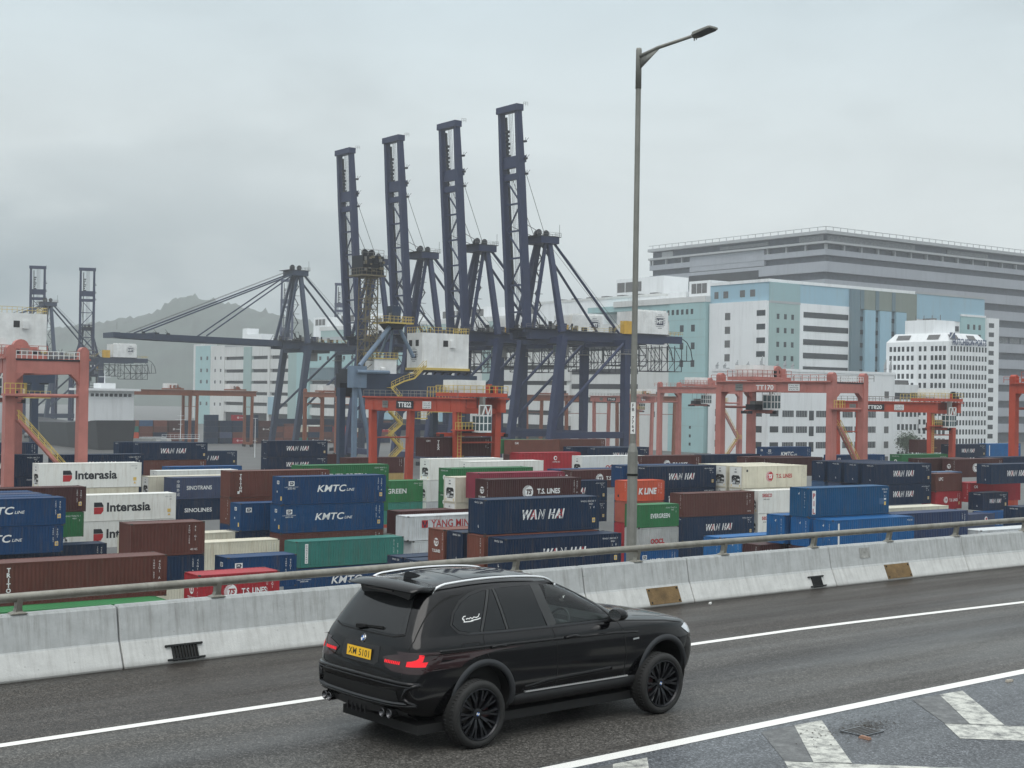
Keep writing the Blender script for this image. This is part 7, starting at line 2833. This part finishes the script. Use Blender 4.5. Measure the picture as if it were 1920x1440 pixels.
for k, (u0, v0, hh) in enumerate(((382, 394, 2.6), (382, 390, 2.2), (382.4, 384, 3.2), (382, 378, 2.6), (383, 372, 4.6), (386, 367, 2.6), (390, 367, 3.2), (394, 367, 2.4), (446, 367, 5), (449, 367, 5.2))):
    mb_ = MB()
    for j in range(3):
        mb_.box((u0 - 381 + .5 * j, v0 - 366, 12 + 23), (u0 - 381 + .5 * j + .22, v0 - 366 + .3, 12 + 23 + hh * (.6 + .2 * j)), B_PGREY)
    mb_.beam((u0 - 381 - .4, v0 - 366, 36), (u0 - 381 + 1.6, v0 - 366, 36.4), .12, .12, B_LOUV)
    mb_.build('antenna', b.t)
# annex
b = Building('link_block', 'small white annex with a dark ribbon window joining office block and white tower', 451.4, 367)
b.part('wall', [(451.4, 486, 367, 390, GZ, 7.4, B_WHITE)])
b.part('window_band', [(452.4, 484, 366.96, 367.1, 1.6, 4.2, B_WIN)])
for z in (-3, -8.2, -13.6, -19):
    b.windows_u(367, [(454 + 2.5 * k, 455.6 + 2.5 * k) for k in range(11)], z - 2.2, 2.3)
b.part('roof_plant', [(453, 456, 369, 372, 7.4, 9.0, B_LOUV), (457.5, 463, 369, 372, 7.4, 9.2, B_LOUV), (472, 475, 369, 372, 7.4, 9.4, B_STEEL), (478, 480, 369, 371, 7.4, 8.2, B_LOUV)])

# ---- the white tower with many windows
b = Building('office_tower', 'white office tower with sloped roof edge, grids of small dark windows and a roof sign', 467, 353)
b.part('wall', [(467, 491, 353, 383.5, GZ, 24.6, B_WHITE)])
mb = MB()
h0 = HC + 24.6 - GROUND
mb.add([Vector(p) for p in ((0, 0, h0), (24, 0, h0), (24, 30.5, h0), (0, 30.5, h0), (2.6, 2.6, h0 + 3.4), (21.4, 2.6, h0 + 3.4), (21.4, 27.9, h0 + 3.4), (2.6, 27.9, h0 + 3.4))], [(0, 1, 5, 4), (1, 2, 6, 5), (2, 3, 7, 6), (3, 0, 4, 7), (4, 5, 6, 7)], B_WHITE)
# skylights sunk into the slope
sl = Vector((3.4, 0, -2.6)).normalized()
for (a0, a1, side_) in ((19.5, 26, 0), (5.4, 11, 0), (1.6, 7, 1), (13, 18, 1)):
    pts = []
    for a, f in ((a0, .22), (a1, .22), (a1, .78), (a0, .78)):
        x, y = (2.6 * f, a) if side_ == 0 else (a, 2.6 * f)
        pts.append(Vector((x - (.12 if side_ == 0 else 0), y - (.12 if side_ == 1 else 0), h0 + 3.4 * f + .1)))
    mb.add(pts, [(0, 1, 2, 3)], B_LOUV)
rf = mb.build('roof', b.t)
b.part('plant_room', [(470.5, 484, 363, 377, 27.8, 33.4, B_WHITE)], rf)
b.part('roof_antenna', [(476, 476.2, 364 + 4 * k, 364.2 + 4 * k, 33.4, 35.6, B_LOUV) for k in range(4)] + [(473, 475, 365 + 3 * k, 367.4 + 3 * k, 33.4, 34.2, B_LOUV) for k in range(2)], rf)
nwin = 0
cellsL = [354.4 + 1.95 * k for k in range(4)] + [363.6, 366.0] + [369.8, 372.0] + [374.4 + 2.05 * k for k in range(4)]
cellsR = [468.2 + 1.96 * k for k in range(12)]
rest = []
for r in range(13):
    z = 22.8 - 3.62 * r
    for fc, cells in (('L', cellsL), ('R', cellsR)):
        for c in cells:
            bx = (466.96, 467.1, c, c + 1.25, z - 2.0, z, B_WIN) if fc == 'L' else (c, c + 1.1, 352.96, 353.1, z - 2.0, z, B_WIN)
            if r < 4:
                b.part('window', [bx])
            else:
                rest.append(bx)
b.part('lower_windows', rest, kind='stuff')
b.part('side_wing', [(491, 494, 354.5, 383, GZ, 21.5, B_WHITE)])
mb = MB()
SGN = mat('sign_blue_grey', (.06, .085, .16), .5, 0, .1, 2)
M = Matrix.Translation((12.6, -.35, h0 - 1.4))
put_text(mb, 'HUTCHISON PORTS', M, 2.6, SGN, width=21.5, bold=.04)
rect(mb, Matrix.Translation((.9, -.36, h0 + 1.2)), -.9, 2.4, 0, 2.2, SGN)
mb.add([Vector(p) for p in ((-.2, -.40, h0 + 1.2), (.6, -.40, h0 + 1.2), (2.6, -.40, h0 + 3.4), (1.8, -.40, h0 + 3.4))], [(0, 1, 2, 3)], T_W)
mb.build('roof_sign', b.t, fix=False)

# ---- far blocks in the haze on the left
for u, v, du, dv, z1, col, lb in ((560, 1130, 60, 60, 30, B_PGREY, 'hazy grey block with white floor lines far behind the brown gantries'), (520, 1170, 12, 22, 42, B_OFF, 'slim pale tower standing in front of the hazy grey block at the left'),
                                  (470, 1000, 40, 70, 12, B_OFF, 'low far pale building in the haze behind the brown gantries')):
    b = Building('far_block', lb, u, v)
    b.part('wall', [(u, u + du, v, v + dv, GZ, z1, col)])
    if du > 30:
        b.part('floor_line', [(u - .3, u, v, v + dv, GZ + 6 * k, GZ + 8 * k * .75 + 2, B_WHITE) for k in range(1, int((z1 + 20) / 6))])


# ---- far container piles by the berth
WORD = {'bright': 'blue', 'rust': 'rust-coloured', 'sky': 'light blue', 'steel': 'grey-blue', 'pale': 'pale grey'}
PILES = [
    (231.0, 'navy orange teal rust', 'leftmost pile by the far brown gantries'), (237.4, 'rust rust rust steel', 'rusty pile with a grey-blue top'), (243.9, 'navy navy rust rust', 'rusty topped navy pile under the far brown gantries'),
    (250.8, 'rust rust maroon maroon', 'maroon topped pile by the far gantries'), (257.6, 'navy navy navy navy', 'shorter all navy far pile'), (268.2, 'navy navy navy navy navy', 'taller all navy far pile'),
    (275.0, 'navy slate navy navy', 'dark pile beside the taller navy one'), (281.4, 'red rust navy navy red', 'far pile with a bright red foot'), (287.8, 'maroon navy navy navy navy', 'navy pile on a maroon foot'),
    (294.2, 'maroon maroon maroon maroon', 'all maroon far pile'), (300.6, 'rust maroon rust navy', 'rusty pile with a navy top'), (307.0, 'rust rust rust brown', 'rusty pile with a brown top'),
    (313.4, 'teal maroon cream pale', 'far pile with a teal foot'), (319.8, 'maroon navy rust white', 'far pile with a white top'), (326.2, 'maroon brown navy maroon', 'far pile right of the white topped one'),
    (332.6, 'rust rust red maroon', 'far pile with red below maroon'), (339.0, 'cream red red rust', 'far pile on a cream foot'), (345.4, 'navy rust cream rust', 'mixed far pile with a cream third box'), (351.8, 'rust tan maroon navy', 'far pile with a mustard box'),
    (358.2, 'navy rust red rust', 'last far pile before the orange gantry')]
for u0, cols, where in PILES:
    seen = {}
    cl = cols.split()
    for k, col in enumerate(cl):
        w_ = WORD.get(col, col)
        lb = f"small {w_} box {('lowest', 'second', 'third', 'fourth', 'topmost')[k]} in the {where}"
        container(u0, 600, -23 + 2.6 * (k + 1), 20, STD, col, 'ts' if col in ('red', 'maroon') and k % 2 == 0 else 'none', lb, 'none', group='far containers piled along the berth')


def trailer(u, v, rz, col, label, name='truck_trailer'):
    t = thing(name, label, 'trailer', W(u, v, GROUND), TH + rz)
    mb = MB()
    mb.box((0, -1.25, 1.3), (11, 1.25, 4.0), CM[col])
    for k in range(12):
        mb.box((.4 + .9 * k, -1.29, 1.4), (.48 + .9 * k, -1.25, 3.9), CM[col])
    mb.build('cargo_box', t)
    mb = MB()
    mb.box((.3, -1.1, .9), (11, 1.1, 1.3), S_DARK)
    for x in (1.4, 2.6, 9.6):
        for y in (-1.1, 1.1):
            mb.lathe([(0, -.15), (.5, -.15), (.5, .15), (0, .15)], TYRE_Y, 12, Matrix.Translation((x, y, .5)) @ Matrix.Rotation(radians(90), 4, 'X'))
    mb.build('chassis', t)
    mb = MB()
    mb.prism([(11.3, .9), (13.6, .9), (13.6, 2.2), (13.2, 3.3), (11.3, 3.4)], -1.2, 1.2, CM['white'] if col != 'white' else CM['pale'])
    mb.box((13.35, -1.0, 2.2), (13.62, 1.0, 2.9), S_GLASS)
    mb.build('cab', t)
    return t


trailer(216, 556, radians(8), 'grey', 'grey box trailer parked on the open quay, nearer the pink gantry leg')
trailer(228, 575, radians(5), 'pale', 'pale box trailer on the open quay, just behind and right of the grey one')

# ---- the ship at the berth on the left
HULL = mat('ship_hull', (.018, .02, .024), .5, 0, .3, .2)
ship = thing('cargo_ship', 'moored cargo ship with white superstructure and black hull behind the pink gantry legs', 'ship', W(206, 585, GROUND - 2.5), TH + radians(90))
mb = MB()
secs = [(-40, 8, 14), (-10, 9.5, 12.5), (25, 9, 12), (42, 5.5, 12.5), (52, .6, 13.5)]
vs = []
for x, w, z in secs:
    vs += [(x, -w, z), (x, -w * .8, 0), (x, w * .8, 0), (x, w, z)]
mb.add(vs, [(4 * i + j, 4 * i + j + 1, 4 * i + j + 5, 4 * i + j + 4) for i in range(4) for j in range(3)] + [(4 * i + 3, 4 * i, 4 * i + 4, 4 * i + 7) for i in range(4)] + [(0, 1, 2, 3)], HULL)
mb.build('hull', ship)
mb = MB()
mb.box((-34, -9.5, 13.5), (-20, 9.5, 25.5), B_WHITE)
mb.box((-36, -11.5, 25.5), (-19, 11.5, 26.4), B_WHITE)
for k in range(9):
    mb.box((-34.05, -8.4 + 1.9 * k, 23.2), (-34, -7.1 + 1.9 * k, 24.4), B_WIN)
mb.box((-31, -3, 26.4), (-23, 3, 28.5), B_WHITE)
mb.tube([(-27, 0, 28.5), (-27, 0, 34)], .25, B_WHITE, 6, .1)
mb.beam((-27, -2.4, 31), (-27, 2.4, 31), .2, .2, B_WHITE)
mb.build('superstructure', ship)
mast = thing('signal_mast', 'slim white mast with crossbars standing behind the navy containers, over the open quay', 'mast', W(205, 480, GROUND), TH)
mb = MB()
mb.tube([(0, 0, 0), (0, 0, 16.5)], .22, B_WHITE, 8, .07)
for z, w in ((14.6, 1.2), (13.2, 2.0), (11.6, .9)):
    mb.beam((-w, 0, z), (w, 0, z), .1, .1, B_WHITE)
mb.box((-7, -.4, 6.4), (7, .4, 6.6), B_WHITE)
rails(mb, [(-7, -.4, 6.6), (7, -.4, 6.6)], 1.4, 1.6, B_WHITE)
mb.box((-.4, -.4, 0), (.4, .4, 6.4), S_GREY)
mb.build('pole', mast)
for u, v, h, lb in ((262, 470, 20, 'thin white pole before the far navy pile at the slate crane'), (229, 470, 14, 'short thin white pole right of the white mast with crossbars')):
    p = thing('light_pole', lb, 'pole', W(u, v, GROUND), TH)
    mb = MB()
    mb.tube([(0, 0, 0), (0, 0, h)], .16, B_WHITE, 6, .08)
    mb.beam((-.8, 0, h), (.8, 0, h), .12, .12, B_WHITE)
    mb.build('shaft', p)

# ---- trees before the office blocks
LEAF = mat('leaf', (.045, .075, .035), .6, 0, .45, .8)
BARK = mat('bark', (.07, .055, .045), .9, 0, .3, 3)


def tree(u, v, h, w, leaves, label, seed, bare=False):
    r = random.Random(seed)
    t = thing('tree', label, 'tree', W(u, v, GROUND), 0)
    mb = MB()
    tips = []

    def limb(p, d, ln, rad, lev):
        q = p + d * ln
        mb.tube([p, p.lerp(q, .5) + Vector((r.uniform(-.05, .05), r.uniform(-.05, .05), 0)) * ln, q], rad, BARK, 5, rad * .55, False)
        if lev == 0:
            tips.append(q)
            return
        for _ in range(3 if lev > 1 else 4):
            nd = (d + Vector((r.uniform(-1, 1), r.uniform(-1, 1), r.uniform(-.2, .7))) * .75).normalized()
            limb(q, nd, ln * r.uniform(.55, .8), rad * .55, lev - 1)
            tips.append(q)
    limb(Vector((0, 0, 0)), Vector((0, 0, 1)), h * .32, .22 * h / 10, 3)
    mb.build('trunk', t, fix=False)
    if leaves:
        mb = MB()
        for _ in range(leaves):
            c = r.choice(tips)
            p = c + Vector((r.gauss(0, 1), r.gauss(0, 1), r.gauss(0, .8))) * w * .16
            s = r.uniform(.18, .42)
            a = Vector((r.uniform(-1, 1), r.uniform(-1, 1), r.uniform(-.6, .6))).normalized() * s
            b_ = a.cross(Vector((r.uniform(-1, 1), r.uniform(-1, 1), r.uniform(-1, 1)))).normalized() * s * .6
            mb.add([p - a, p - b_, p + a, p + b_], [(0, 1, 2, 3)], LEAF)
        mb.build('crown', t, fix=False)
    return t


tree(446, 356, 12, 10, 2600, 'dark green bushy tree before the white tower, left of the orange gantry leg', 1)
tree(452, 350, 8, 8, 1500, 'smaller dark green tree right beside the bushy one below the annex', 2)
tree(460, 352, 9, 8, 0, 'leafless grey tree before the annex, above the bushy trees', 3)
tree(478, 340, 10, 9, 120, 'sparse nearly leafless tree at the foot of the white tower, right of the orange leg', 4)

# ---- the hills under the cloud
HILL = mat('hill_forest', (.030, .048, .036), .95, 0, .5, .012)
def hills():
    r = random.Random(9)
    ridge = [(-900, 120), (-200, 150), (0, 118), (110, 112), (200, 128), (260, 136), (300, 146), (322, 166), (338, 176), (352, 174), (366, 181), (384, 172), (400, 174), (420, 164), (440, 166), (470, 156), (500, 152), (560, 140), (640, 120), (800, 100), (1100, 80), (1900, 60), (2600, 60)]
    # crest height over bearing
    nx, ny = 520, 30
    vs = []

    def ridge_h(b):
        for (x0, h0), (x1, h1) in zip(ridge[:-1], ridge[1:]):
            if x0 <= b <= x1:
                return h0 + (h1 - h0) * (b - x0) / (x1 - x0)
        return 60
    from mathutils import noise
    for i in range(nx + 1):
        b = -900 + 3500 * i / nx
        ang = (b - 960) / 2700
        hh = ridge_h(b)
        for j in range(ny + 1):
            d = 2250 + 850 * j / ny
            f = math.sin(min(1, j / (ny * .78)) * pi / 2) ** 1.3
            n_ = noise.fractal(Vector((b * .012, d * .0035, 3.1)), 1.0, 2.0, 5)
            z = GROUND - 4 + (1.13 * hh * (.94 if f > .99 else 1) - GROUND) * f * (1 + .10 * n_ * (1 - f)) + 10 * noise.fractal(Vector((b * .13, d * .03, 1)), 1.0, 2.0, 6) * f
            vs.append((d * math.tan(ang), d, z))
    fs = [((ny + 1) * i + j, (ny + 1) * (i + 1) + j, (ny + 1) * (i + 1) + j + 1, (ny + 1) * i + j + 1) for i in range(nx) for j in range(ny)]
    me = bpy.data.meshes.new('hills')
    me.from_pydata(vs, [], fs)
    me.materials.append(HILL)
    for p in me.polygons:
        p.use_smooth = True
    return tag(link('hills', me), kind='structure')


hills()

# ------------------------------------------------------------------ the damp air
HZ = bpy.data.materials.new('haze')
HZ.use_nodes = True
t_ = HZ.node_tree
t_.nodes.clear()
pv = N(t_, 'ShaderNodeVolumePrincipled')
pv.inputs['Color'].default_value = (.96, .985, 1.0, 1)
pv.inputs['Density'].default_value = .00021
pv.inputs['Anisotropy'].default_value = .2
ou = N(t_, 'ShaderNodeOutputMaterial')
L(t_, pv.outputs[0], ou.inputs['Volume'])
mb = MB()
mb.box((-3400, -3400, GROUND - 6), (3400, 3400, 520), HZ)
tag(mb.build('haze'), kind='stuff')
